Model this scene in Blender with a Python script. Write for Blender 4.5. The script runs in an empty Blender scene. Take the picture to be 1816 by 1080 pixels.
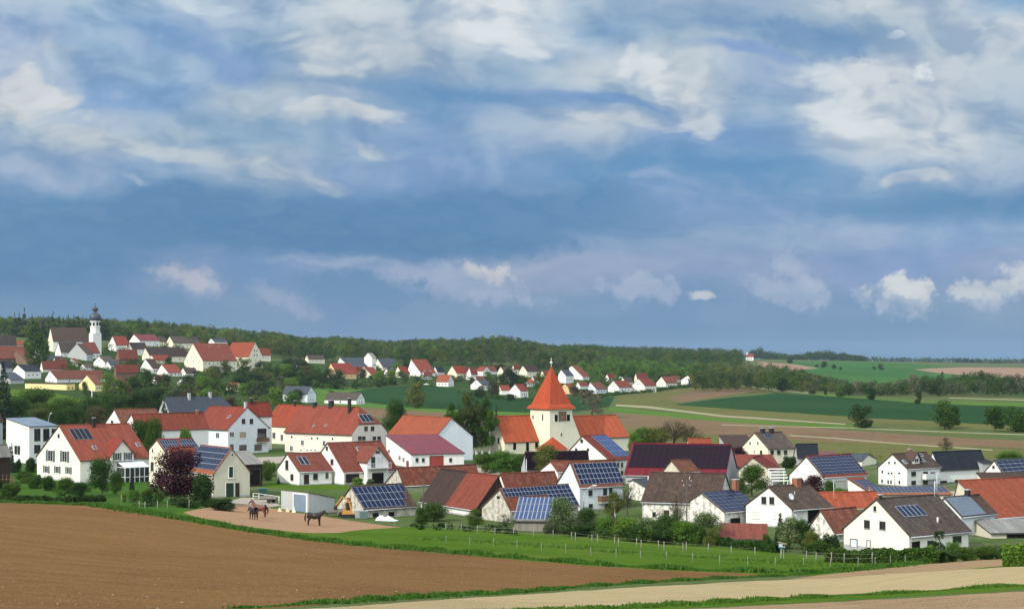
import bpy, math, random
import numpy as np
from mathutils import Vector, geometry

random.seed(7)
RNG = np.random.default_rng(7)
S = bpy.context.scene

# ------------------------------------------------------------------ camera
FPX, HX, HY = 3000.0, 908.0, 640.0          # focal length and horizon in photo pixels (1816 x 1080)
HZ = 24.0                                   # camera height above the valley floor (m)
cam_d = bpy.data.cameras.new("camera"); cam = bpy.data.objects.new("camera", cam_d)
S.collection.objects.link(cam); S.camera = cam
cam.location = (0, 0, 0); cam.rotation_euler = (math.radians(90), 0, 0)
cam_d.sensor_width = 36.0; cam_d.lens = FPX / 1816.0 * 36.0
cam_d.shift_y = (HY - 540.0) / 1816.0
cam_d.clip_start = 0.5; cam_d.clip_end = 40000

# ------------------------------------------------------------------ light
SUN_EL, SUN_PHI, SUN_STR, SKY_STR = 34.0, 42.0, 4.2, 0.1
SKY_FILL_TOP, SKY_FILL_BACK = 1.1, 1.1
S.view_settings.view_transform = 'Standard'; S.view_settings.look = 'None'
S.view_settings.exposure = -0.25; S.view_settings.gamma = 1.0
_e, _p = math.radians(SUN_EL), math.radians(SUN_PHI)
SUNV = Vector((-math.cos(_e) * math.cos(_p), -math.cos(_e) * math.sin(_p), math.sin(_e)))
sl = bpy.data.lights.new("sun", 'SUN'); sl.energy = SUN_STR; sl.angle = math.radians(0.5); sl.color = (1.0, 0.94, 0.84)
so = bpy.data.objects.new("sun", sl); S.collection.objects.link(so)
so.rotation_euler = (-SUNV).to_track_quat('-Z', 'Y').to_euler()

def lin(c):
    r = []
    for v in c:
        v /= 255.0
        r.append(v / 12.92 if v <= 0.04045 else ((v + 0.055) / 1.055) ** 2.4)
    return (r[0], r[1], r[2], 1.0)

# ------------------------------------------------------------------ sky: Nishita sky with procedural clouds in direction space
def make_world():
    w = bpy.data.worlds.new("World"); S.world = w; w.use_nodes = True; w.cycles.sampling_method = 'MANUAL'; w.cycles.sample_map_resolution = 256
    nt = w.node_tree; nt.nodes.clear(); N = nt.nodes.new; L = nt.links.new
    out = N('ShaderNodeOutputWorld'); bg = N('ShaderNodeBackground'); L(bg.outputs[0], out.inputs[0])
    sky = N('ShaderNodeTexSky'); sky.sky_type = 'NISHITA'; sky.sun_disc = False
    sky.sun_elevation = _e; sky.sun_rotation = math.atan2(SUNV.x, SUNV.y)
    sky.air_density = 1.0; sky.dust_density = 1.0; sky.ozone_density = 1.5
    bg.inputs['Strength'].default_value = 1.0
    sc = N('ShaderNodeVectorMath'); sc.operation = 'SCALE'; sc.inputs['Scale'].default_value = SKY_STR
    L(sky.outputs[0], sc.inputs[0])
    tc = N('ShaderNodeTexCoord'); sep = N('ShaderNodeSeparateXYZ'); L(tc.outputs['Generated'], sep.inputs[0])
    def M(op, a, b=None, c=None):
        n = N('ShaderNodeMath'); n.operation = op
        for i, v in enumerate((a, b, c)):
            if v is None: continue
            if isinstance(v, (int, float)): n.inputs[i].default_value = v
            else: L(v, n.inputs[i])
        return n.outputs[0]
    ay = M('MAXIMUM', M('ABSOLUTE', sep.outputs[1]), 0.12)
    U = M('MULTIPLY', M('DIVIDE', sep.outputs[0], ay), 3.0)
    V = M('MULTIPLY', M('DIVIDE', sep.outputs[2], ay), -3.0)
    cmb = N('ShaderNodeCombineXYZ'); L(U, cmb.inputs[0]); L(V, cmb.inputs[1])
    # (U, V): thousands of photo pixels from the point on the horizon straight ahead, V down
    def noise(scale, detail, rough, sy=1.0, off=0.0, vec=None):
        mp = N('ShaderNodeMapping'); L(vec or cmb.outputs[0], mp.inputs[0])
        mp.inputs['Scale'].default_value = (1, sy, 1); mp.inputs['Location'].default_value = (off, off * .7, off)
        n = N('ShaderNodeTexNoise'); n.noise_dimensions = '2D'; n.inputs['Scale'].default_value = scale; n.inputs['Detail'].default_value = detail
        n.inputs['Roughness'].default_value = rough; L(mp.outputs[0], n.inputs['Vector'])
        return n
    def vec(op, a, b):
        n = N('ShaderNodeVectorMath'); n.operation = op
        for i, v in enumerate((a, b)):
            if isinstance(v, tuple): n.inputs[i].default_value = v
            else: L(v, n.inputs[i])
        return n.outputs[0]
    # cloud coordinates: puffs a little smaller towards the horizon
    hh = M('ADD', M('MAXIMUM', M('MULTIPLY', V, -1.0), 0.0), .13)
    cq = N('ShaderNodeCombineXYZ'); L(M('MULTIPLY', U, 2.0), cq.inputs[0]); L(M('MULTIPLY', M('POWER', hh, .75), -4.6), cq.inputs[1]); q0 = cq.outputs[0]
    w1 = noise(1.1, 3, .5, 1.0, 3.1, q0); w2 = noise(3.2, 3, .5, 1.0, 7.7, q0)
    c1 = vec('SUBTRACT', w1.outputs['Color'], (.5, .5, .5)); c2 = vec('SUBTRACT', w2.outputs['Color'], (.5, .5, .5))
    qv = vec('ADD', q0, vec('ADD', vec('MULTIPLY', c1, (.35, .25, 0)), vec('MULTIPLY', c2, (.16, .16, 0))))
    off1 = vec('MULTIPLY', vec('MULTIPLY', c1, (.15, .08, 0)), (1, 1, 0)); off2 = vec('MULTIPLY', c2, (.060, .048, 0))
    wv = vec('ADD', cmb.outputs[0], vec('ADD', off1, off2)); w3 = noise(13.0, 3, .55, 1.0, 4.4)
    wv_small = vec('ADD', cmb.outputs[0], vec('MULTIPLY', vec('SUBTRACT', w3.outputs['Color'], (.5, .5, .5)), (.042, .034, 0)))
    def puffs(scale, v):
        n = N('ShaderNodeTexVoronoi'); n.feature = 'F1'; n.voronoi_dimensions = '2D'; n.inputs['Scale'].default_value = scale
        n.inputs['Detail'].default_value = 2.0; n.inputs['Roughness'].default_value = .55; n.inputs['Lacunarity'].default_value = 2.3; L(v, n.inputs['Vector']); return n.outputs['Distance']
    nf = noise(2.1, 8, .53, 1.0, 1.3, qv).outputs[0]
    pf = puffs(3.1, qv)
    nfine = M('SUBTRACT', 1.0, pf)
    edge = M('MULTIPLY', M('ADD', M('MULTIPLY', M('SUBTRACT', nf, .5), 1.3), M('MULTIPLY', M('SUBTRACT', pf, .74), 1.1)), .7)
    edge_s = M('MULTIPLY', M('ADD', M('SUBTRACT', puffs(22.0, wv_small), .62), M('MULTIPLY', M('SUBTRACT', w3.outputs[0], .5), 1.0)), .8)
    # broad tones of the cloud deck: one colour ramp per elevation, blended from row to row
    def mixc(fac, a, b):
        n = N('ShaderNodeMix'); n.data_type = 'RGBA'; L(fac, n.inputs[0]); L(a, n.inputs[6]); L(b, n.inputs[7]); return n.outputs[2]
    sw = N('ShaderNodeSeparateXYZ'); L(wv, sw.inputs[0]); UU = M('MULTIPLY_ADD', sw.outputs[0], 1 / 1.816, HX / 1816.0); VV = M('MULTIPLY_ADD', sw.outputs[1], 1.0, HY / 1000.0)
    col = None
    for k, (y, cs) in enumerate(SKY_ROWS):
        rp = N('ShaderNodeValToRGB'); cr = rp.color_ramp; cr.interpolation = 'EASE'; n = len(cs)
        cr.elements[0].position = 0; cr.elements[0].color = lin(cs[0]); cr.elements[1].position = 1; cr.elements[1].color = lin(cs[-1])
        for i in range(1, n - 1):
            e = cr.elements.new(i / (n - 1)); e.color = lin(cs[i])
        L(UU, rp.inputs[0])
        if col is None: col = rp.outputs[0]
        else:
            mr = N('ShaderNodeMapRange'); mr.interpolation_type = 'SMOOTHSTEP'; L(VV, mr.inputs[0]); mr.inputs[1].default_value = SKY_ROWS[k - 1][0] / 1000.0; mr.inputs[2].default_value = y / 1000.0
            col = mixc(mr.outputs[0], col, rp.outputs[0])
    def mix(fac, a, b):
        n = N('ShaderNodeMix'); n.data_type = 'RGBA'
        if isinstance(fac, (int, float)): n.inputs[0].default_value = fac
        else: L(fac, n.inputs[0])
        for i, v in ((6, a), (7, b)):
            if isinstance(v, tuple): n.inputs[i].default_value = v
            else: L(v, n.inputs[i])
        return n.outputs[2]
    # x, y, rx, ry (photo px), tilt (deg, + = right end lower), colour, opacity, softness, edge noise, small warp only
    B = SKY_BLOBS
    for (x, y, rx, ry, rot, c, op, soft, en, sm) in B:
        mp = N('ShaderNodeMapping'); mp.vector_type = 'TEXTURE'
        L(wv_small if sm else wv, mp.inputs[0])
        mp.inputs['Location'].default_value = ((x - HX) / 1000, (y - HY) / 1000, 0)
        mp.inputs['Rotation'].default_value = (0, 0, math.radians(rot))
        mp.inputs['Scale'].default_value = (rx / 1000, ry / 1000, 1)
        ln = N('ShaderNodeVectorMath'); ln.operation = 'LENGTH'; L(mp.outputs[0], ln.inputs[0])
        d = M('MULTIPLY_ADD', edge_s if sm else edge, en * (.75 if sm else 1), ln.outputs['Value'])
        mr = N('ShaderNodeMapRange'); mr.interpolation_type = 'SMOOTHSTEP'
        L(d, mr.inputs[0]); mr.inputs[1].default_value = 1 - soft; mr.inputs[2].default_value = 1 + soft * .6
        mr.inputs[3].default_value = op; mr.inputs[4].default_value = 0
        col = mix(mr.outputs[0], col, lin(c))
    # billows: relief of the puffs towards the light (upper left) and soft mottling
    qs = vec('ADD', qv, (.060, -.085, 0)); pf2 = puffs(3.1, qs); nf2 = noise(2.1, 8, .53, 1.0, 1.3, qs).outputs[0]
    rel = M('ADD', M('MULTIPLY', M('SUBTRACT', pf2, pf), .55), M('MULTIPLY', M('SUBTRACT', nf, nf2), 1.15))
    n9 = noise(8.0, 7, .6, 1.25, 9.1, wv_small).outputs[0]
    tone = M('ADD', M('MULTIPLY', M('SUBTRACT', n9, .5), .42), M('ADD', rel, M('MULTIPLY', M('SUBTRACT', nf, .5), .38)))
    fade = N('ShaderNodeMapRange'); L(V, fade.inputs[0]); fade.inputs[1].default_value = -.03; fade.inputs[2].default_value = -.30
    fade.inputs[3].default_value = .10; fade.inputs[4].default_value = 1
    tt = M('MULTIPLY', tone, fade.outputs[0])
    up = M('MINIMUM', M('MAXIMUM', M('MULTIPLY', tt, 1.2), 0.0), .32); dn = M('MINIMUM', M('MAXIMUM', M('MULTIPLY', tt, -1.3), 0.0), .5)
    lumn = N('ShaderNodeRGBToBW'); L(col, lumn.inputs[0]); up = M('MULTIPLY', up, M('MULTIPLY', M('MULTIPLY', lumn.outputs[0], lumn.outputs[0]), 2.3))
    col = mix(up, col, lin((236, 238, 241))); col = mix(dn, col, lin((104, 143, 186)))
    # the Nishita sky shows a little through the deck
    tint = N('ShaderNodeVectorMath'); tint.operation = 'MULTIPLY'; L(col, tint.inputs[0]); tint.inputs[1].default_value = (1.13, 1.16, 1.16)
    fin = mix(.94, sc.outputs[0], tint.outputs[0])
    # extra brightness added to the unseen sky overhead and behind, filling shaded walls
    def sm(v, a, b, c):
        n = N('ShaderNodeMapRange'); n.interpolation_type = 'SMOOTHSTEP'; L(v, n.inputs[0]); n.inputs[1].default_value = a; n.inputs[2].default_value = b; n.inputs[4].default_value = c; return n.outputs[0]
    hi = sm(sep.outputs[2], .24, .55, SKY_FILL_TOP); bk = M('MULTIPLY', sm(M('MULTIPLY', sep.outputs[1], -1.0), -.05, .5, SKY_FILL_BACK), sm(sep.outputs[2], -.05, .1, 1.0))
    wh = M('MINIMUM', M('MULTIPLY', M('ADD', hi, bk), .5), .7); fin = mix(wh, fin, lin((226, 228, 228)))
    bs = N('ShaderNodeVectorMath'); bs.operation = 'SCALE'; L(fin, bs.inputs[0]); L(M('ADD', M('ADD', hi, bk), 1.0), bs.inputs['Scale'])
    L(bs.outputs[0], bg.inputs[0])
W_ = (206, 211, 219); W2_ = (190, 199, 211); G_ = (168, 186, 206); DB = (84, 130, 176)
SKY_ROWS = [
 (-60, [(178, 197, 215), (189, 205, 217), (178, 199, 217), (190, 202, 216), (210, 217, 224), (196, 206, 218), (205, 213, 222), (190, 203, 216), (170, 190, 212), (186, 198, 212), (200, 208, 217), (180, 196, 214), (140, 174, 208)]),
 (0, [(173, 194, 215), (168, 195, 215), (199, 214, 226), (172, 191, 214), (207, 216, 223), (192, 204, 216), (226, 231, 234), (180, 198, 214), (176, 191, 209), (166, 185, 205), (202, 210, 218), (197, 207, 216), (126, 167, 205)]),
 (60, [(159, 180, 212), (155, 183, 212), (130, 163, 207), (156, 181, 206), (184, 196, 208), (182, 194, 208), (222, 227, 231), (142, 174, 205), (160, 183, 204), (172, 188, 204), (140, 167, 194), (190, 201, 212), (207, 213, 220)]),
 (120, [(180, 194, 215), (155, 181, 210), (155, 183, 211), (128, 161, 205), (178, 192, 204), (180, 192, 205), (160, 184, 206), (206, 213, 219), (198, 207, 215), (146, 172, 205), (207, 213, 220), (193, 202, 213), (183, 197, 210)]),
 (180, [(214, 218, 217), (136, 169, 210), (134, 168, 210), (172, 189, 204), (156, 177, 203), (110, 152, 194), (122, 158, 200), (140, 169, 203), (207, 212, 217), (152, 178, 205), (210, 215, 221), (197, 205, 215), (168, 187, 207)]),
 (240, [(158, 180, 205), (186, 196, 207), (160, 182, 203), (146, 175, 202), (150, 176, 202), (132, 163, 203), (160, 182, 207), (184, 195, 209), (130, 162, 203), (120, 157, 203), (192, 202, 213), (206, 212, 219), (178, 194, 210)]),
 (300, [(138, 164, 200), (144, 168, 201), (138, 168, 201), (174, 189, 203), (134, 162, 201), (126, 157, 201), (132, 163, 203), (102, 148, 193), (99, 147, 193), (97, 147, 193), (146, 175, 206), (166, 184, 206), (158, 180, 206)]),
 (360, [(101, 146, 188), (99, 145, 187), (92, 139, 184), (94, 140, 185), (96, 140, 186), (90, 135, 182), (85, 131, 178), (90, 136, 182), (125, 157, 199), (123, 156, 198), (103, 147, 189), (94, 142, 186), (90, 138, 184)]),
 (420, [(92, 137, 179), (91, 136, 180), (88, 134, 179), (84, 130, 175), (78, 125, 171), (81, 127, 173), (92, 137, 181), (138, 165, 200), (145, 169, 200), (141, 167, 201), (147, 170, 203), (140, 169, 205), (134, 166, 203)]),
 (480, [(84, 127, 173), (86, 129, 174), (118, 146, 185), (110, 145, 189), (131, 156, 194), (143, 160, 195), (152, 165, 195), (147, 163, 196), (137, 158, 197), (141, 160, 197), (131, 155, 198), (131, 156, 200), (150, 167, 201)]),
 (540, [(104, 142, 178), (104, 144, 181), (108, 144, 181), (116, 147, 182), (108, 143, 182), (118, 149, 184), (120, 150, 184), (114, 148, 186), (112, 147, 186), (117, 148, 186), (114, 148, 186), (122, 153, 187), (129, 156, 188)]),
 (610, [(93, 132, 170), (95, 134, 173), (95, 135, 174), (95, 135, 174), (95, 135, 175), (96, 137, 176), (96, 137, 176), (96, 137, 176), (96, 138, 177), (97, 139, 178), (99, 141, 179), (101, 142, 180), (104, 143, 181)]),
]
SKY_BLOBS = [
 (560, 395, 600, 62, 2, (88, 132, 176), .75, .4, .4, 0),
 (640, 418, 380, 34, 3, (82, 129, 175), .85, .3, .45, 1), (870, 375, 330, 40, 4, (88, 135, 181), .6, .5, .5, 0), (120, 470, 190, 34, 0, (88, 135, 180), .6, .4, .5, 1),
 (300, 40, 108, 56, 20, (128, 162, 203), .7, .4, .9, 0), (395, 110, 100, 26, 30, (120, 155, 204), .7, .5, .7, 0),
 (60, 172, 84, 20, 22, (214, 216, 219), .9, .5, 1.4, 0), (15, 150, 40, 26, 30, (210, 213, 218), .8, .6, 1.2, 0), (320, 276, 250, 15, 10, (190, 200, 209), .85, .6, .7, 0), (150, 235, 120, 12, 12, (192, 200, 209), .7, .6, .9, 0),
 (60, 308, 100, 20, 5, (158, 178, 206), .7, .6, .7, 0), (240, 314, 26, 7, 14, (166, 186, 210), .8, .6, .7, 1), (70, 85, 50, 18, 20, (188, 200, 212), .7, .7, 1.1, 0),
 (600, 105, 80, 36, 25, (204, 211, 218), .8, .6, 1.4, 0), (760, 172, 150, 16, 4, (102, 147, 192), .8, .6, .6, 0), (600, 212, 90, 13, 3, (208, 212, 217), .85, .5, 1.2, 0), (625, 240, 66, 15, 0, (138, 166, 203), .75, .4, .9, 0), (662, 270, 34, 12, 15, (190, 200, 210), .8, .6, .8, 1),
 (950, 92, 52, 22, 10, (138, 169, 202), .7, .5, 1., 0), (1085, 182, 120, 15, 10, (116, 153, 204), .8, .5, .7, 0), (1130, 135, 62, 40, 45, (222, 227, 231), .8, .5, 1.4, 0), (1250, 200, 46, 26, 30, (204, 210, 217), .8, .5, 1.2, 0), (1070, 220, 130, 13, 5, (196, 203, 212), .75, .6, .9, 0),
 (905, 35, 80, 44, 35, (228, 232, 235), .8, .5, 1.4, 0), (1310, 46, 230, 54, 8, (146, 172, 201), .95, .35, .8, 0), (1440, 72, 115, 36, 14, (124, 157, 194), 1.0, .35, .8, 1), (1320, 92, 110, 12, 2, (116, 151, 206), .8, .6, .5, 0),
 (1480, 180, 90, 40, 35, (220, 225, 230), .75, .5, 1.5, 0), (1570, 215, 90, 28, 10, (220, 225, 229), .7, .6, 1.5, 0), (1640, 130, 20, 16, 0, (234, 238, 240), .9, .5, 1.3, 1), (1588, 62, 22, 9, 0, (228, 233, 236), .8, .5, 1.2, 1), (1570, 312, 70, 12, 3, (200, 207, 215), .85, .6, 1., 0), (1200, 322, 60, 12, 10, (150, 173, 206), .7, .7, .7, 0),
 (340, 503, 82, 30, 14, (150, 166, 197), .75, .7, 1.2, 1), (332, 493, 58, 22, 16, (186, 187, 200), .85, .7, 1.5, 1), (500, 532, 74, 24, 18, (158, 171, 199), .75, .7, 1.4, 1),
 (800, 500, 170, 32, 8, (162, 176, 203), .7, .5, .9, 1), (640, 516, 125, 44, 6, (102, 141, 180), 1.0, .3, .9, 1), (880, 505, 84, 30, 6, (160, 174, 202), .85, .6, 1.3, 1), (870, 490, 54, 21, 6, (204, 202, 207), .9, .5, 1.5, 1), (640, 464, 200, 8, 1, (166, 180, 205), .55, .9, 1.2, 1),
 (1140, 512, 74, 28, 5, (168, 181, 206), .85, .5, 1.5, 1), (1255, 524, 30, 10, 5, (202, 206, 213), .9, .5, 1.4, 1), (1408, 512, 88, 36, 4, (164, 179, 205), .85, .5, 1.3, 1), (1400, 474, 44, 36, 0, (172, 185, 208), .75, .5, 1.3, 1),
 (1600, 528, 80, 32, 4, (176, 188, 208), .85, .6, 1.5, 1), (1600, 510, 62, 24, 2, (216, 217, 219), .9, .5, 1.8, 1), (1750, 528, 90, 20, -3, (172, 186, 208), .85, .6, 1.5, 1), (1752, 512, 90, 20, -4, (204, 208, 214), .85, .6, 1.8, 1), (1815, 486, 42, 20, 0, (206, 210, 216), .85, .5, 1.5, 1),
]
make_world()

# ------------------------------------------------------------------ mesh helper
class MB:
    def __init__(s): s.v = []; s.f = []; s.m = []; s.mats = []; s.smooth = []
    def mi(s, mat):
        if mat not in s.mats: s.mats.append(mat)
        return s.mats.index(mat)
    def poly(s, pts, mat, smooth=False):
        i = len(s.v); s.v += [tuple(p) for p in pts]; s.f.append(list(range(i, i + len(pts)))); s.m.append(s.mi(mat)); s.smooth.append(smooth)
    def mesh(s, verts, faces, mat, smooth=False):
        i = len(s.v); s.v += [tuple(p) for p in verts]; k = s.mi(mat)
        for f in faces: s.f.append([i + j for j in f]); s.m.append(k); s.smooth.append(smooth)
    def hexa(s, b, t, mat):   # b, t: 4 bottom and 4 top corners, counter-clockwise from above
        s.mesh(list(b) + list(t), [(3, 2, 1, 0), (4, 5, 6, 7), (0, 1, 5, 4), (1, 2, 6, 5), (2, 3, 7, 6), (3, 0, 4, 7)], mat)
    def box(s, x0, x1, y0, y1, z0, z1, mat):
        s.hexa([(x0, y0, z0), (x1, y0, z0), (x1, y1, z0), (x0, y1, z0)], [(x0, y0, z1), (x1, y0, z1), (x1, y1, z1), (x0, y1, z1)], mat)
    def beam(s, a, b, w, h, mat):
        a = Vector(a); b = Vector(b); d = (b - a).normalized(); u = Vector((0, 0, 1)) if abs(d.z) < .95 else Vector((1, 0, 0))
        r = d.cross(u).normalized() * w / 2; q = r.cross(d).normalized() * h / 2
        s.hexa([a - r - q, a + r - q, b + r - q, b - r - q], [a - r + q, a + r + q, b + r + q, b - r + q], mat)
    def tube(s, pts, rad, mat, n=7, smooth=True, cap=True):
        pts = [Vector(p) for p in pts]; base = len(s.v); k = s.mi(mat)
        for i, p in enumerate(pts):
            d = (pts[min(i + 1, len(pts) - 1)] - pts[max(i - 1, 0)]).normalized()
            u = Vector((0, 0, 1)) if abs(d.z) < .9 else Vector((0, 1, 0))
            a = d.cross(u).normalized(); b = a.cross(d)
            for j in range(n):
                t = 2 * math.pi * j / n
                s.v.append(tuple(p + (a * math.cos(t) + b * math.sin(t)) * rad[i]))
        for i in range(len(pts) - 1):
            for j in range(n):
                j2 = (j + 1) % n
                s.f.append([base + i * n + j, base + i * n + j2, base + (i + 1) * n + j2, base + (i + 1) * n + j]); s.m.append(k); s.smooth.append(smooth)
        if cap:
            s.f.append([base + j for j in range(n)]); s.m.append(k); s.smooth.append(False)
            s.f.append([base + (len(pts) - 1) * n + j for j in reversed(range(n))]); s.m.append(k); s.smooth.append(False)
    def lathe(s, prof, mat, n=16, c=(0, 0), smooth=True, rot=0):
        base = len(s.v); k = s.mi(mat)
        for r, z in prof:
            for j in range(n):
                t = 2 * math.pi * j / n + rot
                s.v.append((c[0] + r * math.cos(t), c[1] + r * math.sin(t), z))
        for i in range(len(prof) - 1):
            for j in range(n):
                j2 = (j + 1) % n
                s.f.append([base + i * n + j, base + i * n + j2, base + (i + 1) * n + j2, base + (i + 1) * n + j]); s.m.append(k); s.smooth.append(smooth)
    def build(s, name, parent=None, uv=True, normals=True):
        me = bpy.data.meshes.new(name); me.from_pydata(s.v, [], s.f)
        for m in s.mats: me.materials.append(m)
        me.polygons.foreach_set('material_index', s.m); me.polygons.foreach_set('use_smooth', s.smooth)
        if normals:
            import bmesh
            bm = bmesh.new(); bm.from_mesh(me); bmesh.ops.recalc_face_normals(bm, faces=bm.faces); bm.to_mesh(me); bm.free()
        if uv: face_uv(me)
        o = bpy.data.objects.new(name, me); S.collection.objects.link(o)
        if parent is not None: o.parent = parent
        return o
def face_uv(me):
    uvl = me.uv_layers.new(name='UVMap').data
    for p in me.polygons:
        n = p.normal
        if abs(n.z) > .98: t = Vector((1, 0, 0)); b = Vector((0, 1, 0))
        else: t = Vector((-n.y, n.x, 0)).normalized(); b = n.cross(t)
        for li in p.loop_indices:
            co = me.vertices[me.loops[li].vertex_index].co
            uvl[li].uv = (co.dot(t), co.dot(b))
def tag(o, label=None, cat=None, group=None, kind=None):
    if label: o['label'] = label
    if cat: o['category'] = cat
    if group: o['group'] = group
    if kind: o['kind'] = kind
    return o
def empty(name, loc, rz=0):
    o = bpy.data.objects.new(name, None); S.collection.objects.link(o); o.location = loc; o.rotation_euler = (0, 0, rz); o.empty_display_size = .5
    return o

# ------------------------------------------------------------------ materials
def nodes(name):
    m = bpy.data.materials.new(name); m.use_nodes = True; nt = m.node_tree
    return m, nt, nt.nodes.new, nt.links.new, nt.nodes['Principled BSDF']
def ramp_node(N, stops):
    r = N('ShaderNodeValToRGB'); cr = r.color_ramp
    cr.elements[0].position = stops[0][0]; cr.elements[0].color = stops[0][1]; cr.elements[1].position = stops[-1][0]; cr.elements[1].color = stops[-1][1]
    for p, c in stops[1:-1]:
        e = cr.elements.new(p); e.color = c
    return r
def sh(c, k): return (min(1, c[0] * k), min(1, c[1] * k), min(1, c[2] * k), 1)
def C4(*c): return (c[0], c[1], c[2], 1)
def plain(name, c, rough=.7, metal=0, spec=.4):
    m, nt, N, L, b = nodes(name); b.inputs['Base Color'].default_value = c; b.inputs['Roughness'].default_value = rough
    b.inputs['Metallic'].default_value = metal; b.inputs['Specular IOR Level'].default_value = spec
    return m
def plaster(name, c, var=.10, scale=.35, dark=None, blotch=0.0):
    m, nt, N, L, b = nodes(name)
    tc = N('ShaderNodeTexCoord'); n = N('ShaderNodeTexNoise'); n.inputs['Scale'].default_value = scale; n.inputs['Detail'].default_value = 9; n.inputs['Roughness'].default_value = .65
    L(tc.outputs['Object'], n.inputs['Vector'])
    r = ramp_node(N, [(.3, sh(c, 1 - var)), (.55, c), (.75, sh(c, 1 + var * .4))]); L(n.outputs[0], r.inputs[0]); last = r.outputs[0]
    # weather streaks running down the wall
    mp = N('ShaderNodeMapping'); mp.inputs['Scale'].default_value = (1.6, 1.6, .12); L(tc.outputs['Object'], mp.inputs[0])
    n2 = N('ShaderNodeTexNoise'); n2.inputs['Scale'].default_value = 1.2; n2.inputs['Detail'].default_value = 5; L(mp.outputs[0], n2.inputs['Vector'])
    r2 = ramp_node(N, [(.32, C4(.94, .935, .92)), (.6, C4(1, 1, 1))]); L(n2.outputs[0], r2.inputs[0])
    mx = N('ShaderNodeMix'); mx.data_type = 'RGBA'; mx.blend_type = 'MULTIPLY'; mx.inputs[0].default_value = .8; L(last, mx.inputs[6]); L(r2.outputs[0], mx.inputs[7]); last = mx.outputs[2]
    if blotch:
        n3 = N('ShaderNodeTexNoise'); n3.inputs['Scale'].default_value = 1.5; n3.inputs['Detail'].default_value = 7; n3.inputs['Roughness'].default_value = .7; L(tc.outputs['Object'], n3.inputs['Vector'])
        r3 = ramp_node(N, [(.50, C4(1, 1, 1)), (.56, dark)]); L(n3.outputs[0], r3.inputs[0])
        m3 = N('ShaderNodeMix'); m3.data_type = 'RGBA'; m3.blend_type = 'MULTIPLY'; m3.inputs[0].default_value = blotch; L(last, m3.inputs[6]); L(r3.outputs[0], m3.inputs[7]); last = m3.outputs[2]
    L(last, b.inputs['Base Color']); b.inputs['Roughness'].default_value = .9; b.inputs['Specular IOR Level'].default_value = .2
    bp = N('ShaderNodeBump'); bp.inputs['Strength'].default_value = .25; bp.inputs['Distance'].default_value = .02; L(n.outputs[0], bp.inputs['Height']); L(bp.outputs[0], b.inputs['Normal'])
    return m
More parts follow.
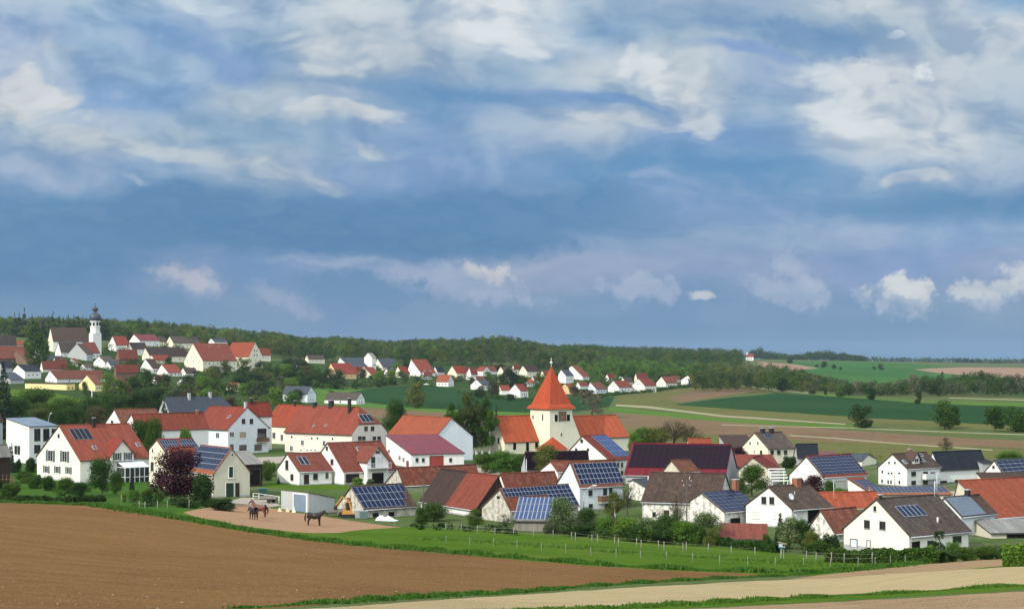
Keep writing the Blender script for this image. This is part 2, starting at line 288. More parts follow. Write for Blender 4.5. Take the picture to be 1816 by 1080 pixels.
def tiles(name, c, c2, moss=None, var=.22, row=.36, metal=False):
    """roof covering: courses of tiles from UV, uneven tone, dirt runs, moss"""
    m, nt, N, L, b = nodes(name)
    tc = N('ShaderNodeTexCoord'); uv = N('ShaderNodeUVMap')
    br = N('ShaderNodeTexBrick'); L(uv.outputs[0], br.inputs['Vector']); br.inputs['Scale'].default_value = 1.0
    br.inputs['Brick Width'].default_value = .30 if not metal else .5; br.inputs['Row Height'].default_value = row if not metal else 40
    br.inputs['Mortar Size'].default_value = .022; br.inputs['Mortar Smooth'].default_value = .6; br.offset = .5
    br.inputs['Color1'].default_value = sh(c, 1 + var); br.inputs['Color2'].default_value = sh(c, 1 - var); br.inputs['Mortar'].default_value = sh(c, .62)
    n = N('ShaderNodeTexNoise'); n.inputs['Scale'].default_value = .38; n.inputs['Detail'].default_value = 10; n.inputs['Roughness'].default_value = .72; L(tc.outputs['Object'], n.inputs['Vector'])
    r = ramp_node(N, [(.38, C4(0, 0, 0)), (.66, C4(1, 1, 1))]); L(n.outputs[0], r.inputs[0])
    mx = N('ShaderNodeMix'); mx.data_type = 'RGBA'; L(r.outputs[0], mx.inputs[0]); L(br.outputs[0], mx.inputs[6]); mx.inputs[7].default_value = c2; last = mx.outputs[2]
    mp = N('ShaderNodeMapping'); mp.inputs['Scale'].default_value = (1.6, .10, 1); L(uv.outputs[0], mp.inputs[0])
    n2 = N('ShaderNodeTexNoise'); n2.inputs['Scale'].default_value = 1.4; n2.inputs['Detail'].default_value = 6; L(mp.outputs[0], n2.inputs['Vector'])
    r2 = ramp_node(N, [(.3, C4(.66, .66, .67)), (.66, C4(1.12, 1.10, 1.07))]); L(n2.outputs[0], r2.inputs[0])
    m2 = N('ShaderNodeMix'); m2.data_type = 'RGBA'; m2.blend_type = 'MULTIPLY'; m2.inputs[0].default_value = .9; L(last, m2.inputs[6]); L(r2.outputs[0], m2.inputs[7]); last = m2.outputs[2]
    if moss:
        n3 = N('ShaderNodeTexNoise'); n3.inputs['Scale'].default_value = 1.1; n3.inputs['Detail'].default_value = 8; n3.inputs['Roughness'].default_value = .75; L(tc.outputs['Object'], n3.inputs['Vector'])
        r3 = ramp_node(N, [(.5, C4(0, 0, 0)), (.64, C4(1, 1, 1))]); L(n3.outputs[0], r3.inputs[0])
        m3 = N('ShaderNodeMix'); m3.data_type = 'RGBA'; L(r3.outputs[0], m3.inputs[0]); L(last, m3.inputs[6]); m3.inputs[7].default_value = moss; last = m3.outputs[2]
    oi = N('ShaderNodeObjectInfo'); hs = N('ShaderNodeHueSaturation'); mr = N('ShaderNodeMapRange'); L(oi.outputs['Random'], mr.inputs[0]); mr.inputs[3].default_value = .92; mr.inputs[4].default_value = 1.14
    mh = N('ShaderNodeMath'); mh.operation = 'FRACT'; mk_ = N('ShaderNodeMath'); mk_.operation = 'MULTIPLY'; mk_.inputs[1].default_value = 7.3; L(oi.outputs['Random'], mk_.inputs[0]); L(mk_.outputs[0], mh.inputs[0])
    mq = N('ShaderNodeMapRange'); L(mh.outputs[0], mq.inputs[0]); mq.inputs[3].default_value = .496; mq.inputs[4].default_value = .509; L(mq.outputs[0], hs.inputs['Hue'])
    mz = N('ShaderNodeMapRange'); L(mh.outputs[0], mz.inputs[0]); mz.inputs[3].default_value = 1.03; mz.inputs[4].default_value = .95; L(mz.outputs[0], hs.inputs['Saturation'])
    L(mr.outputs[0], hs.inputs['Value']); L(last, hs.inputs['Color']); L(hs.outputs[0], b.inputs['Base Color'])
    b.inputs['Roughness'].default_value = .85 if not metal else .4; b.inputs['Specular IOR Level'].default_value = .12
    bp = N('ShaderNodeBump'); bp.inputs['Strength'].default_value = .6; bp.inputs['Distance'].default_value = .04; L(br.outputs[1], bp.inputs['Height']); bp.invert = True; L(bp.outputs[0], b.inputs['Normal'])
    return m
def boards(name, c, var=.25, w=.18):
    m, nt, N, L, b = nodes(name); uv = N('ShaderNodeUVMap')
    mp = N('ShaderNodeMapping'); mp.inputs['Rotation'].default_value = (0, 0, math.pi / 2); L(uv.outputs[0], mp.inputs[0])
    br = N('ShaderNodeTexBrick'); L(mp.outputs[0], br.inputs['Vector']); br.inputs['Scale'].default_value = 1; br.inputs['Brick Width'].default_value = 3.1; br.inputs['Row Height'].default_value = w
    br.inputs['Mortar Size'].default_value = .012; br.inputs['Color1'].default_value = sh(c, 1 + var); br.inputs['Color2'].default_value = sh(c, 1 - var); br.inputs['Mortar'].default_value = sh(c, .35)
    L(br.outputs[0], b.inputs['Base Color']); b.inputs['Roughness'].default_value = .85; b.inputs['Specular IOR Level'].default_value = .2
    return m
MT = {}
MT['white'] = plaster('white_plaster', C4(.79, .77, .72), .08)
MT['bluewhite'] = plaster('cool_white_plaster', C4(.66, .70, .72), .07)
MT['cream'] = plaster('cream_plaster', C4(.80, .74, .56), .07)
MT['creamy'] = plaster('pale_cream_plaster', C4(.80, .77, .66), .06)
MT['greige'] = plaster('grey_cream_plaster', C4(.58, .54, .42), .09)
MT['yellow'] = plaster('yellow_plaster', C4(.80, .68, .33), .07)
MT['orange'] = plaster('apricot_plaster', C4(.78, .50, .26), .07)
MT['rose'] = plaster('rose_white_plaster', C4(.74, .66, .58), .07)
MT['stone'] = plaster('stone_wall', C4(.54, .51, .44), .28, 1.3, C4(.55, .52, .46), .8)
MT['mottled'] = plaster('peeling_white_plaster', C4(.74, .72, .66), .12, .8, C4(.45, .42, .36), .85)
MT['grey'] = plaster('grey_render', C4(.40, .41, .41), .10)
MT['concrete'] = plaster('smooth_concrete', C4(.44, .45, .45), .10, .5)
MT['brownwall'] = plaster('brown_wall', C4(.20, .12, .08), .2)
MT['red'] = tiles('red_tiles', C4(0.2242, 0.04239, 0.027), C4(0.1808, 0.04239, 0.03))
MT['orangered'] = tiles('orange_red_tiles', C4(0.2709, 0.06249, 0.03118), C4(0.2257, 0.05749, 0.03243))
MT['churchtile'] = tiles('church_roof_tiles', C4(0.3906, 0.0812, 0.035), C4(0.3348, 0.07656, 0.0375))
MT['orangetile'] = tiles('orange_tiles', C4(0.315, 0.0775, 0.0372), C4(0.2325, 0.0682, 0.039))
MT['oldred'] = tiles('weathered_red_tiles', C4(0.1725, 0.051, 0.0325), C4(0.1162, 0.05304, 0.0364), C4(0.2025, 0.0884, 0.05525))
MT['rust'] = tiles('rust_red_tiles', C4(0.1916, 0.04385, 0.0315), C4(0.1446, 0.04093, 0.0315))
MT['brown'] = tiles('brown_tiles', C4(0.0782, 0.04836, 0.03844), C4(0.0578, 0.04092, 0.0341), C4(0.0952, 0.0682, 0.0496))
MT['darkbrown'] = tiles('dark_brown_tiles', C4(0.0595, 0.0363, 0.0297), C4(0.049, 0.0363, 0.03102))
MT['greybrown'] = tiles('grey_brown_tiles', C4(0.0899, 0.0672, 0.05684), C4(0.062, 0.0476, 0.04176), C4(0.1054, 0.084, 0.0696))
MT['slate'] = tiles('slate_grey_tiles', C4(0.0612, 0.0756, 0.09375), C4(0.0504, 0.0612, 0.075))
MT['black'] = tiles('black_tiles', C4(0.0208, 0.0256, 0.036), C4(0.0256, 0.0304, 0.04))
MT['bordeaux'] = tiles('dark_red_metal_sheet', C4(0.14, 0.0132, 0.021), C4(0.119, 0.0144, 0.0216), metal=True)
MT['bluemetal'] = tiles('blue_grey_metal_sheet', C4(0.128, 0.176, 0.24), C4(0.16, 0.208, 0.264), metal=True)
MT['eternit'] = tiles('pale_grey_sheet', C4(0.195, 0.1875, 0.165), C4(0.15, 0.1425, 0.1275), metal=True)
MT['sod'] = plaster('grass_sod', C4(.09, .13, .03), .3, .8)
MT['frame'] = plain('white_window_frame', C4(.78, .78, .76), .45)
MT['dframe'] = plain('dark_window_frame', C4(.07, .055, .045), .5)
MT['pane'] = plain('window_glass', C4(.018, .022, .028), .06, 0, .8)
MT['curtain'] = plain('white_curtain', C4(.62, .66, .72), .8)
MT['blind'] = plain('roller_blind', C4(.62, .60, .58), .7)
MT['tanblind'] = plain('tan_roller_blind', C4(.36, .29, .20), .7)
MT['shutter'] = plain('grey_green_shutter', C4(.10, .12, .10), .6)
MT['timber'] = boards('dark_timber', C4(.045, .028, .02), .3)
MT['timber2'] = boards('brown_timber', C4(.16, .09, .055), .25)
MT['greywood'] = boards('grey_weathered_wood', C4(.24, .22, .19), .2)
MT['doorgreen'] = boards('dark_green_door', C4(.02, .045, .03), .2)
MT['doorred'] = boards('red_door', C4(.28, .05, .035), .15, .25)
MT['doorblue'] = boards('blue_grey_door', C4(.19, .25, .32), .1, .2)
MT['doorpale'] = boards('pale_door', C4(.50, .48, .42), .1, .25)
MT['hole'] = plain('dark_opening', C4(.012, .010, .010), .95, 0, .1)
MT['brick'] = boards('chimney_brick', C4(.30, .12, .07), .2, .2)
MT['soot'] = plain('sooty_chimney', C4(.022, .02, .02), .85)
MT['pvframe'] = plain('module_frame', C4(.27, .29, .32), .5, .1)
MT['dome'] = plain('slate_blue_dome_sheet', C4(.045, .055, .075), .45)
MT['metal'] = plain('aluminium', C4(.50, .52, .55), .5, .2)
MT['darkframe'] = plain('black_module_frame', C4(.045, .018, .035), .6)
MT['rail'] = plain('painted_railing', C4(.66, .67, .66), .5)
MT['fascia'] = plain('dark_fascia_board', C4(.06, .05, .045), .7)
def solar_mat(name, c, rough=.3):
    m, nt, N, L, b = nodes(name)
    uv = N('ShaderNodeUVMap'); br = N('ShaderNodeTexBrick'); L(uv.outputs[0], br.inputs['Vector']); br.offset = 0; br.inputs['Scale'].default_value = 1
    br.inputs['Brick Width'].default_value = .158; br.inputs['Row Height'].default_value = .158; br.inputs['Mortar Size'].default_value = .003
    br.inputs['Color1'].default_value = sh(c, 1.1); br.inputs['Color2'].default_value = sh(c, .9); br.inputs['Mortar'].default_value = sh(c, 1.25)
    L(br.outputs[0], b.inputs['Base Color']); b.inputs['Roughness'].default_value = rough; b.inputs['Specular IOR Level'].default_value = .12
    return m
MT['pv'] = solar_mat('blue_solar_cells', C4(0.0056, 0.01275, 0.0425))
MT['pvlight'] = solar_mat('reflection_blue_solar_cells', C4(0.015, 0.0416, 0.1318))  # lighter blue: a bright reflection put into the cell colour
MT['pvblack'] = solar_mat('black_solar_cells', C4(.008, .010, .018))
MT['pvpurple'] = solar_mat('purple_black_solar_cells', C4(0.0099, 0.00315, 0.009), .6)
MT['pvgrey'] = solar_mat('reflection_grey_solar_cells', C4(.11, .14, .18), .35)  # pale grey: reflected light painted into the cell colour
# ------------------------------------------------------------------ terrain
DS = HZ / 17.6
COLS = [
 (-300, [(62, 1080), (110, 990), (180, 894), (215, 878), (230, 869.6), (300, 816), (450, 757.3), (560, 722), (650, 700), (780, 680), (870, 655), (960, 632), (1060, 610), (1180, 594), (1350, 585), (2500, 600), (9000, 628)]),
 (0, [(62, 1080), (110, 988), (180, 892), (215, 878), (230, 869.6), (300, 816), (450, 757.3), (560, 722), (650, 700), (780, 680), (870, 655), (960, 632), (1060, 610), (1180, 594), (1350, 585), (2500, 600), (9000, 628)]),
 (300, [(60, 1085), (110, 994), (165, 906), (190, 893), (213, 888), (300, 816), (450, 757.3), (560, 734), (650, 712), (780, 690), (880, 668), (980, 645), (1080, 622), (1200, 605), (1350, 593), (2500, 603), (9000, 630)]),
 (600, [(55, 1085), (100, 1012), (150, 951), (172, 935), (185, 925.4), (300, 816), (450, 757.3), (600, 728), (800, 706), (930, 686), (1040, 666), (1130, 652), (1300, 637), (1600, 624), (1900, 618), (4000, 630), (9000, 638)]),
 (900, [(65, 1085), (95, 1040), (122, 984), (150, 959), (166, 951), (180, 933.3), (300, 816), (450, 757.3), (620, 725), (800, 706), (930, 692), (1040, 672), (1130, 656), (1300, 643), (1600, 632), (1900, 628), (4000, 636), (9000, 640)]),
 (1250, [(70, 1085), (95, 1045), (122, 1008), (140, 985), (158, 974.2), (300, 816), (450, 757.3), (620, 725), (800, 706), (940, 696), (1050, 686), (1200, 670), (1500, 650), (2000, 636), (2300, 633), (5000, 639), (9000, 641)]),
 (1500, [(75, 1085), (95, 1050), (120, 1015), (138, 998), (150, 991), (300, 816), (450, 757.3), (620, 725), (800, 706), (950, 695.5), (1300, 675), (1700, 658), (2300, 642), (2800, 638), (5000, 641), (9000, 642)]),
 (1816, [(65, 1085), (85, 1045), (105, 1005), (125, 992), (150, 977), (161, 968), (300, 816), (450, 757.3), (620, 725), (820, 704), (1200, 684), (1500, 672), (1900, 661), (2600, 650), (3500, 645), (6000, 643), (9000, 643)]),
]
UG = np.arange(-1600, 3601, 50.0); LR0, LR1, NR = math.log(.5), math.log(12500.0), 420
LG = np.linspace(LR0, LR1, NR)
def _build_h():
    cx = np.array([c[0] for c in COLS], float); prof = []
    for x, pts in COLS:
        k = math.hypot(1, (min(max(x, 0), 1816) - HX) / FPX)
        r = [.5, 10, 30] + [d * DS * k for d, y in pts] + [13000]
        z = [-1.7, -2.6, -5.0] + [-(y - HY) / FPX * d * DS for d, y in pts]; z.append(z[-1])
        prof.append(np.interp(np.exp(LG), r, z))
    prof = np.array(prof); G = np.zeros((len(UG), NR))
    for j in range(NR): G[:, j] = np.interp(UG, cx, prof[:, j])
    k = np.hanning(13); k /= k.sum()
    for i in range(len(UG)): G[i] = np.convolve(np.pad(G[i], 6, mode='edge'), k, 'valid')
    k = np.hanning(9); k /= k.sum()
    for j in range(NR): G[:, j] = np.convolve(np.pad(G[:, j], 4, mode='edge'), k, 'valid')
    return G
HG = _build_h()
def hgt(x, y):
    x = np.asarray(x, float); y = np.asarray(y, float)
    th = np.clip(np.arctan2(x, y), -.7, .7); u = HX + FPX * np.tan(th); lr = np.log(np.maximum(np.hypot(x, y), .5))
    fi = np.clip((u - UG[0]) / 50.0, 0, len(UG) - 1.001); fj = np.clip((lr - LR0) / (LR1 - LR0) * (NR - 1), 0, NR - 1.001)
    i = fi.astype(int); j = fj.astype(int); a = fi - i; b = fj - j
    z = (HG[i, j] * (1 - a) + HG[i + 1, j] * a) * (1 - b) + (HG[i, j + 1] * (1 - a) + HG[i + 1, j + 1] * a) * b
    r = np.exp(lr)
    z = z + np.minimum(r * .0006, .8) * (np.sin(x / (9 + r * .05) + 1.3) * np.cos(y / (11 + r * .05)))
    return z
_MD = np.exp(np.linspace(math.log(3.0), math.log(12000.0), 5000))
def march(px, py):
    """first point of the terrain that the line of sight through a photo pixel meets"""
    kx, kz = (px - HX) / FPX, -(py - HY) / FPX
    z = hgt(kx * _MD, _MD) - kz * _MD
    i = np.argmax(z > 0)
    if z[i] <= 0: i = len(_MD) - 1
    if i == 0: return (kx * _MD[0], _MD[0])
    t = z[i - 1] / (z[i - 1] - z[i]); d = _MD[i - 1] + (_MD[i] - _MD[i - 1]) * t
    return (kx * d, d)
def at(px, D): return ((px - HX) / FPX * D, D)

def ground_mat(name, c1, c2, c3=None, scale=.05, fine=3.0, bump=.4, bd=.08, rows=None, rowamt=.0, rowscale=1.2, far=None):
    m, nt, N, L, b = nodes(name)
    geo = N('ShaderNodeNewGeometry')
    n = N('ShaderNodeTexNoise'); n.inputs['Scale'].default_value = scale; n.inputs['Detail'].default_value = 12; n.inputs['Roughness'].default_value = .68; L(geo.outputs['Position'], n.inputs['Vector'])
    r = ramp_node(N, [(.32, c1), (.5, c2), (.7, c3 or c1)]); L(n.outputs[0], r.inputs[0]); last = r.outputs[0]
    nf = N('ShaderNodeTexNoise'); nf.inputs['Scale'].default_value = fine; nf.inputs['Detail'].default_value = 6; nf.inputs['Roughness'].default_value = .7; L(geo.outputs['Position'], nf.inputs['Vector'])
    rf = ramp_node(N, [(.3, C4(.72, .72, .72)), (.7, C4(1.25, 1.25, 1.25))]); L(nf.outputs[0], rf.inputs[0])
    mx = N('ShaderNodeMix'); mx.data_type = 'RGBA'; mx.blend_type = 'MULTIPLY'; mx.inputs[0].default_value = 1; L(last, mx.inputs[6]); L(rf.outputs[0], mx.inputs[7]); last = mx.outputs[2]
    h = nf.outputs[0]
    if rows is not None:
        mp = N('ShaderNodeMapping'); mp.vector_type = 'TEXTURE'; mp.inputs['Rotation'].default_value = (0, 0, rows); mp.inputs['Scale'].default_value = (60, rowscale, 1); L(geo.outputs['Position'], mp.inputs[0])
        nr = N('ShaderNodeTexNoise'); nr.inputs['Scale'].default_value = 1; nr.inputs['Detail'].default_value = 4; nr.inputs['Roughness'].default_value = .6; L(mp.outputs[0], nr.inputs['Vector'])
        rr = ramp_node(N, [(.3, C4(1 - rowamt, 1 - rowamt, 1 - rowamt)), (.7, C4(1 + rowamt, 1 + rowamt, 1 + rowamt))]); L(nr.outputs[0], rr.inputs[0])
        m2 = N('ShaderNodeMix'); m2.data_type = 'RGBA'; m2.blend_type = 'MULTIPLY'; m2.inputs[0].default_value = 1; L(last, m2.inputs[6]); L(rr.outputs[0], m2.inputs[7]); last = m2.outputs[2]
        ad = N('ShaderNodeMath'); ad.operation = 'MULTIPLY_ADD'; L(nr.outputs[0], ad.inputs[0]); ad.inputs[1].default_value = 1.2; L(h, ad.inputs[2]); h = ad.outputs[0]
    L(last, b.inputs['Base Color']); b.inputs['Roughness'].default_value = .95; b.inputs['Specular IOR Level'].default_value = .03
    bp = N('ShaderNodeBump'); bp.inputs['Strength'].default_value = bump; bp.inputs['Distance'].default_value = bd; L(h, bp.inputs['Height']); L(bp.outputs[0], b.inputs['Normal'])
    return m
def row_angle(p, q):
    a = march(*p); b = march(*q); return math.atan2(b[1] - a[1], b[0] - a[0])
RA = row_angle((0, 893), (900, 984)); RP = row_angle((900, 1075), (1700, 1020))
GM = {
 'base': ground_mat('valley_grass', C4(0.06375, 0.092, 0.02625), C4(0.07875, 0.104, 0.03375), C4(0.0975, 0.096, 0.04125), .02, .8, .3, .1),
 'plough': ground_mat('ploughed_soil', C4(0.1369, 0.0714, 0.02604), C4(0.1687, 0.0896, 0.03472), C4(0.1524, 0.0798, 0.02976), .03, 3.2, .9, .14, RA, .13, 1.6),
 'tan': ground_mat('dry_seedbed', C4(0.2964, 0.2251, 0.117), C4(0.3588, 0.2765, 0.1482), C4(0.3198, 0.2449, 0.1287), .06, 6.0, .9, .07, RP, .08, .9),
 'tan2': ground_mat('dry_seedbed_dark', C4(0.232, 0.1521, 0.0828), C4(0.28, 0.1911, 0.1044), C4(0.216, 0.1404, 0.0756), .06, 6.0, .9, .07, RP, .12, .9),
 'meadow': ground_mat('meadow_grass', C4(0.04553, 0.09737, 0.0054), C4(0.06022, 0.1168, 0.00756), C4(0.08446, 0.1207, 0.0135), .08, 4.0, .8, .12, RA, .12, 2.5),
 'lawn': ground_mat('garden_lawn', C4(0.0315, 0.0779, 0.0084), C4(0.0392, 0.0943, 0.0108), C4(0.056, 0.0984, 0.0144), .08, 4.0, .5, .1),
 'sand': ground_mat('paddock_sand', C4(0.2604, 0.1517, 0.084), C4(0.3069, 0.1845, 0.1065), C4(0.279, 0.164, 0.09375), .12, 3.0, .5, .08),
 'drive': ground_mat('gravel_drive', C4(0.288, 0.248, 0.2), C4(0.336, 0.296, 0.24), C4(0.264, 0.224, 0.176), .2, 3.0, .3, .05),
 'wheat': ground_mat('dark_green_crop', C4(0.012, 0.0432, 0.01105), C4(0.0156, 0.0504, 0.0143), C4(0.0216, 0.0576, 0.0156), .006, .5, .3, .2, .15, .10, 8),
 'green': ground_mat('fresh_green_crop', C4(0.06, 0.1275, 0.0175), C4(0.075, 0.1445, 0.0224), C4(0.0525, 0.119, 0.0224), .010, .5, .3, .2),
 'hillgreen': ground_mat('hill_crop', C4(0.02448, 0.08526, 0.01872), C4(0.0374, 0.1087, 0.02184), C4(0.0544, 0.1131, 0.0273), .003, .1, .2, .2, .1, .10, 22),
 'brownfield': ground_mat('brown_field', C4(0.132, 0.08625, 0.04875), C4(0.16, 0.105, 0.06), C4(0.12, 0.0975, 0.045), .012, .6, .3, .2, .12, .10, 9),
 'olive': ground_mat('olive_meadow', C4(0.08625, 0.09375, 0.027), C4(0.1087, 0.1087, 0.03375), C4(0.1237, 0.105, 0.0435), .015, .6, .3, .15, .1, .12, 7),
 'farbrown': ground_mat('far_brown_field', C4(0.224, 0.1443, 0.09), C4(0.264, 0.1716, 0.1125), C4(0.208, 0.1326, 0.0825), .006, .1, .2, .2, .12, .12, 30),
 'track': ground_mat('pale_farm_track', C4(.23, .22, .12), C4(.27, .26, .15), C4(.18, .19, .09), .05, 1.0, .2, .05),
 'street': ground_mat('village_yards', C4(0.04125, 0.084, 0.0168), C4(0.0675, 0.1, 0.0294), C4(0.15, 0.148, 0.105), .035, 1.5, .3, .08),
 'gardens': ground_mat('hamlet_gardens', C4(0.0208, 0.04675, 0.0091), C4(0.032, 0.0612, 0.0119), C4(0.052, 0.06375, 0.021), .02, .5, .4, .2),  # garden green, darkened in colour for the shade between houses
}
# field polygons in photo pixels, later ones lie over earlier ones
FIELDS = [
 ('village_ground', 'street', [(-100, 872), (250, 884), (470, 880), (900, 915), (1200, 945), (1500, 968), (1816, 960), (2000, 960), (2000, 830), (1700, 812), (1440, 800), (1300, 795), (1120, 790), (850, 790), (690, 772), (480, 745), (200, 757), (-100, 770)], 6),
 ('village_street', 'drive', [(440, 812), (520, 808), (690, 813), (860, 831), (940, 848), (930, 853), (850, 839), (690, 820), (520, 818), (440, 826)], 2),
 ('village_street', 'drive', [(1380, 884), (1500, 878), (1700, 870), (1900, 866), (1900, 874), (1700, 879), (1520, 889), (1380, 893)], 2),
 ('garden_lawn', 'lawn', [(-150, 900), (0, 893), (150, 895), (260, 908), (340, 915), (380, 897), (300, 885), (270, 850), (60, 830), (-150, 830)], 3),
 ('grass_slope', 'meadow', [(440, 862), (497, 866), (700, 872), (740, 880), (690, 858), (620, 862), (480, 856)], 3),
 ('slope_lawn', 'meadow', [(-100, 755), (20, 735), (160, 722), (180, 700), (60, 690), (-100, 690)], 4),
 ('meadow', 'meadow', [(260, 912), (330, 905), (400, 898), (470, 896), (520, 908), (600, 922), (700, 934), (760, 935), (850, 940), (1000, 950), (1100, 956), (1270, 968), (1480, 990), (1660, 992), (1800, 985), (1790, 1010), (1500, 1022), (1300, 1018), (1000, 1000), (760, 978), (420, 945), (250, 918)], 3),
 ('riding_paddock', 'sand', [(325, 908), (360, 900), (415, 893), (470, 899), (520, 908), (560, 913), (640, 926), (712, 935), (660, 938), (600, 944), (555, 945), (500, 941), (420, 930), (350, 918)], 4),
 ('gravel_yard', 'drive', [(402, 890), (430, 882), (470, 884), (500, 896), (470, 900), (430, 894)], 3),
 ('ploughed_field', 'plough', [(-400, 892), (0, 891), (90, 894), (170, 897), (250, 910), (330, 924), (420, 940), (520, 955), (640, 968), (760, 979), (900, 991), (1060, 1004), (1200, 1012), (1350, 1017), (1425, 1019), (1300, 1025), (1150, 1033), (1000, 1043), (800, 1056), (600, 1070), (400, 1085), (200, 1110), (-200, 1160), (-800, 1200), (-1000, 950)], 3),
 ('field_path', 'tan', [(380, 1088), (600, 1076), (800, 1062), (1000, 1049), (1150, 1040), (1300, 1032), (1476, 1024), (1560, 1018), (1700, 1010), (1816, 1004), (2200, 990), (2200, 1010), (1816, 1036), (1650, 1046), (1476, 1054), (1300, 1064), (1100, 1074), (830, 1086), (600, 1110)], 3),
 ('seedbed_strip', 'tan2', [(1400, 1026), (1500, 1014), (1600, 1004), (1700, 994), (1776, 987), (1782, 1003), (1700, 1010), (1560, 1018), (1450, 1026)], 2),
 ('grass_verge', 'meadow', [(800, 1092), (1100, 1077), (1300, 1067), (1476, 1057), (1650, 1048), (1816, 1038), (2200, 1020), (2200, 1028), (1816, 1045), (1650, 1055), (1500, 1064), (1300, 1074), (1100, 1084), (900, 1100)], 3),
 ('near_field', 'tan2', [(900, 1102), (1100, 1086), (1300, 1076), (1500, 1066), (1650, 1058), (1816, 1048), (2200, 1034), (2600, 1200), (1800, 1300), (800, 1300)], 3),
 # valley beyond the village
 ('hamlet_gardens', 'gardens', [(470, 700), (560, 688), (640, 687), (740, 681), (800, 688), (900, 706), (1000, 708), (1100, 701), (1180, 692), (1250, 684), (1290, 676), (1260, 655), (1000, 652), (700, 640), (480, 640)], 4),
 ('slope_gardens', 'gardens', [(-60, 690), (60, 690), (180, 715), (190, 745), (480, 745), (560, 715), (550, 690), (480, 640), (300, 620), (0, 610), (-60, 630)], 4),
 ('olive_meadow', 'olive', [(1090, 790), (1110, 752), (1300, 760), (1500, 772), (1816, 800), (2100, 815), (2100, 850), (1440, 812), (1300, 800)], 4),
 ('brown_strip', 'brownfield', [(1100, 740), (1250, 746), (1430, 757), (1600, 770), (1816, 782), (2100, 795), (2100, 812), (1816, 795), (1600, 788), (1400, 780), (1200, 766), (1090, 756)], 4),
 ('upper_brown_strip', 'brownfield', [(1085, 728), (1200, 733), (1280, 739), (1500, 753), (1460, 757), (1280, 753), (1090, 738)], 3),
 ('left_brown_strip', 'brownfield', [(630, 722), (730, 726), (900, 738), (1080, 735), (1100, 745), (1080, 760), (880, 756), (700, 745), (640, 735)], 3),
 ('green_margin', 'green', [(1080, 721), (1280, 741), (1510, 755), (1560, 763), (1300, 749), (1080, 730)], 2),
 ('upper_olive_strip', 'olive', [(1096, 714), (1180, 710), (1280, 724), (1546, 742), (1816, 756), (2100, 768), (2100, 776), (1816, 765), (1546, 752), (1280, 737), (1090, 720)], 2),
 ('dark_wheat_field', 'wheat', [(1196, 717), (1260, 709), (1377, 697), (1450, 701), (1534, 708), (1640, 715), (1816, 722), (2100, 730), (2100, 768), (1816, 756), (1546, 741), (1280, 724), (1210, 719)], 3),
 ('pale_hill_field', 'olive', [(1090, 702), (1200, 690), (1280, 681), (1377, 694), (1290, 702), (1196, 716), (1100, 713)], 3),
 ('brown_hill_field', 'brownfield', [(1180, 707), (1225, 695), (1300, 689), (1350, 693), (1290, 701), (1210, 714)], 3),
 ('bright_green_strip', 'green', [(1433, 697), (1534, 705), (1640, 711), (1816, 714), (2100, 718), (2100, 726), (1816, 721), (1640, 714), (1534, 707), (1450, 701)], 2),
 ('valley_wheat_field', 'wheat', [(585, 700), (640, 690), (740, 682), (800, 688), (900, 705), (1000, 706), (1090, 704), (1080, 722), (1000, 733), (880, 730), (720, 722), (640, 712)], 4),
 ('fresh_green_field', 'green', [(556, 688), (610, 686), (650, 690), (590, 700), (640, 712), (720, 722), (880, 730), (1000, 733), (990, 738), (880, 738), (730, 728), (600, 720), (550, 712)], 4),
 ('hill_meadow', 'hillgreen', [(1400, 638), (1540, 641), (1700, 650), (1816, 653), (2100, 655), (2100, 700), (1816, 700), (1640, 690), (1500, 690), (1430, 668), (1380, 650)], 4),
 ('chapel_hill_field', 'farbrown', [(1345, 641), (1400, 645), (1452, 653), (1420, 657), (1375, 656), (1340, 648)], 2),
 ('far_brown_field', 'farbrown', [(1622, 655), (1700, 651), (1816, 652), (2100, 652), (2100, 672), (1816, 671), (1723, 666), (1660, 661)], 2),
 ('farm_road', 'track', [(1260, 676.5), (1300, 680), (1377, 691), (1433, 695.5), (1433, 697.5), (1377, 693.6), (1300, 682.5), (1260, 678.5)], 0),
 ('valley_track', 'track', [(1684, 705), (1816, 708.6), (2100, 713), (2100, 714.5), (1816, 710.2), (1684, 706.3)], 0),
 ('field_track', 'track', [(1092, 717), (1150, 720), (1280, 736), (1500, 751), (1500, 753), (1280, 739), (1150, 724), (1092, 720)], 0),
 ('meadow_track', 'track', [(1280, 752.5), (1380, 755.5), (1500, 758), (1700, 766), (1816, 770), (2100, 779), (2100, 781), (1816, 771.6), (1700, 767.5), (1500, 759.6), (1280, 754)], 0),
 ('lower_track', 'track', [(1400, 771), (1480, 776), (1600, 786), (1760, 797), (1760, 799), (1600, 788), (1480, 778), (1400, 773)], 0),
]
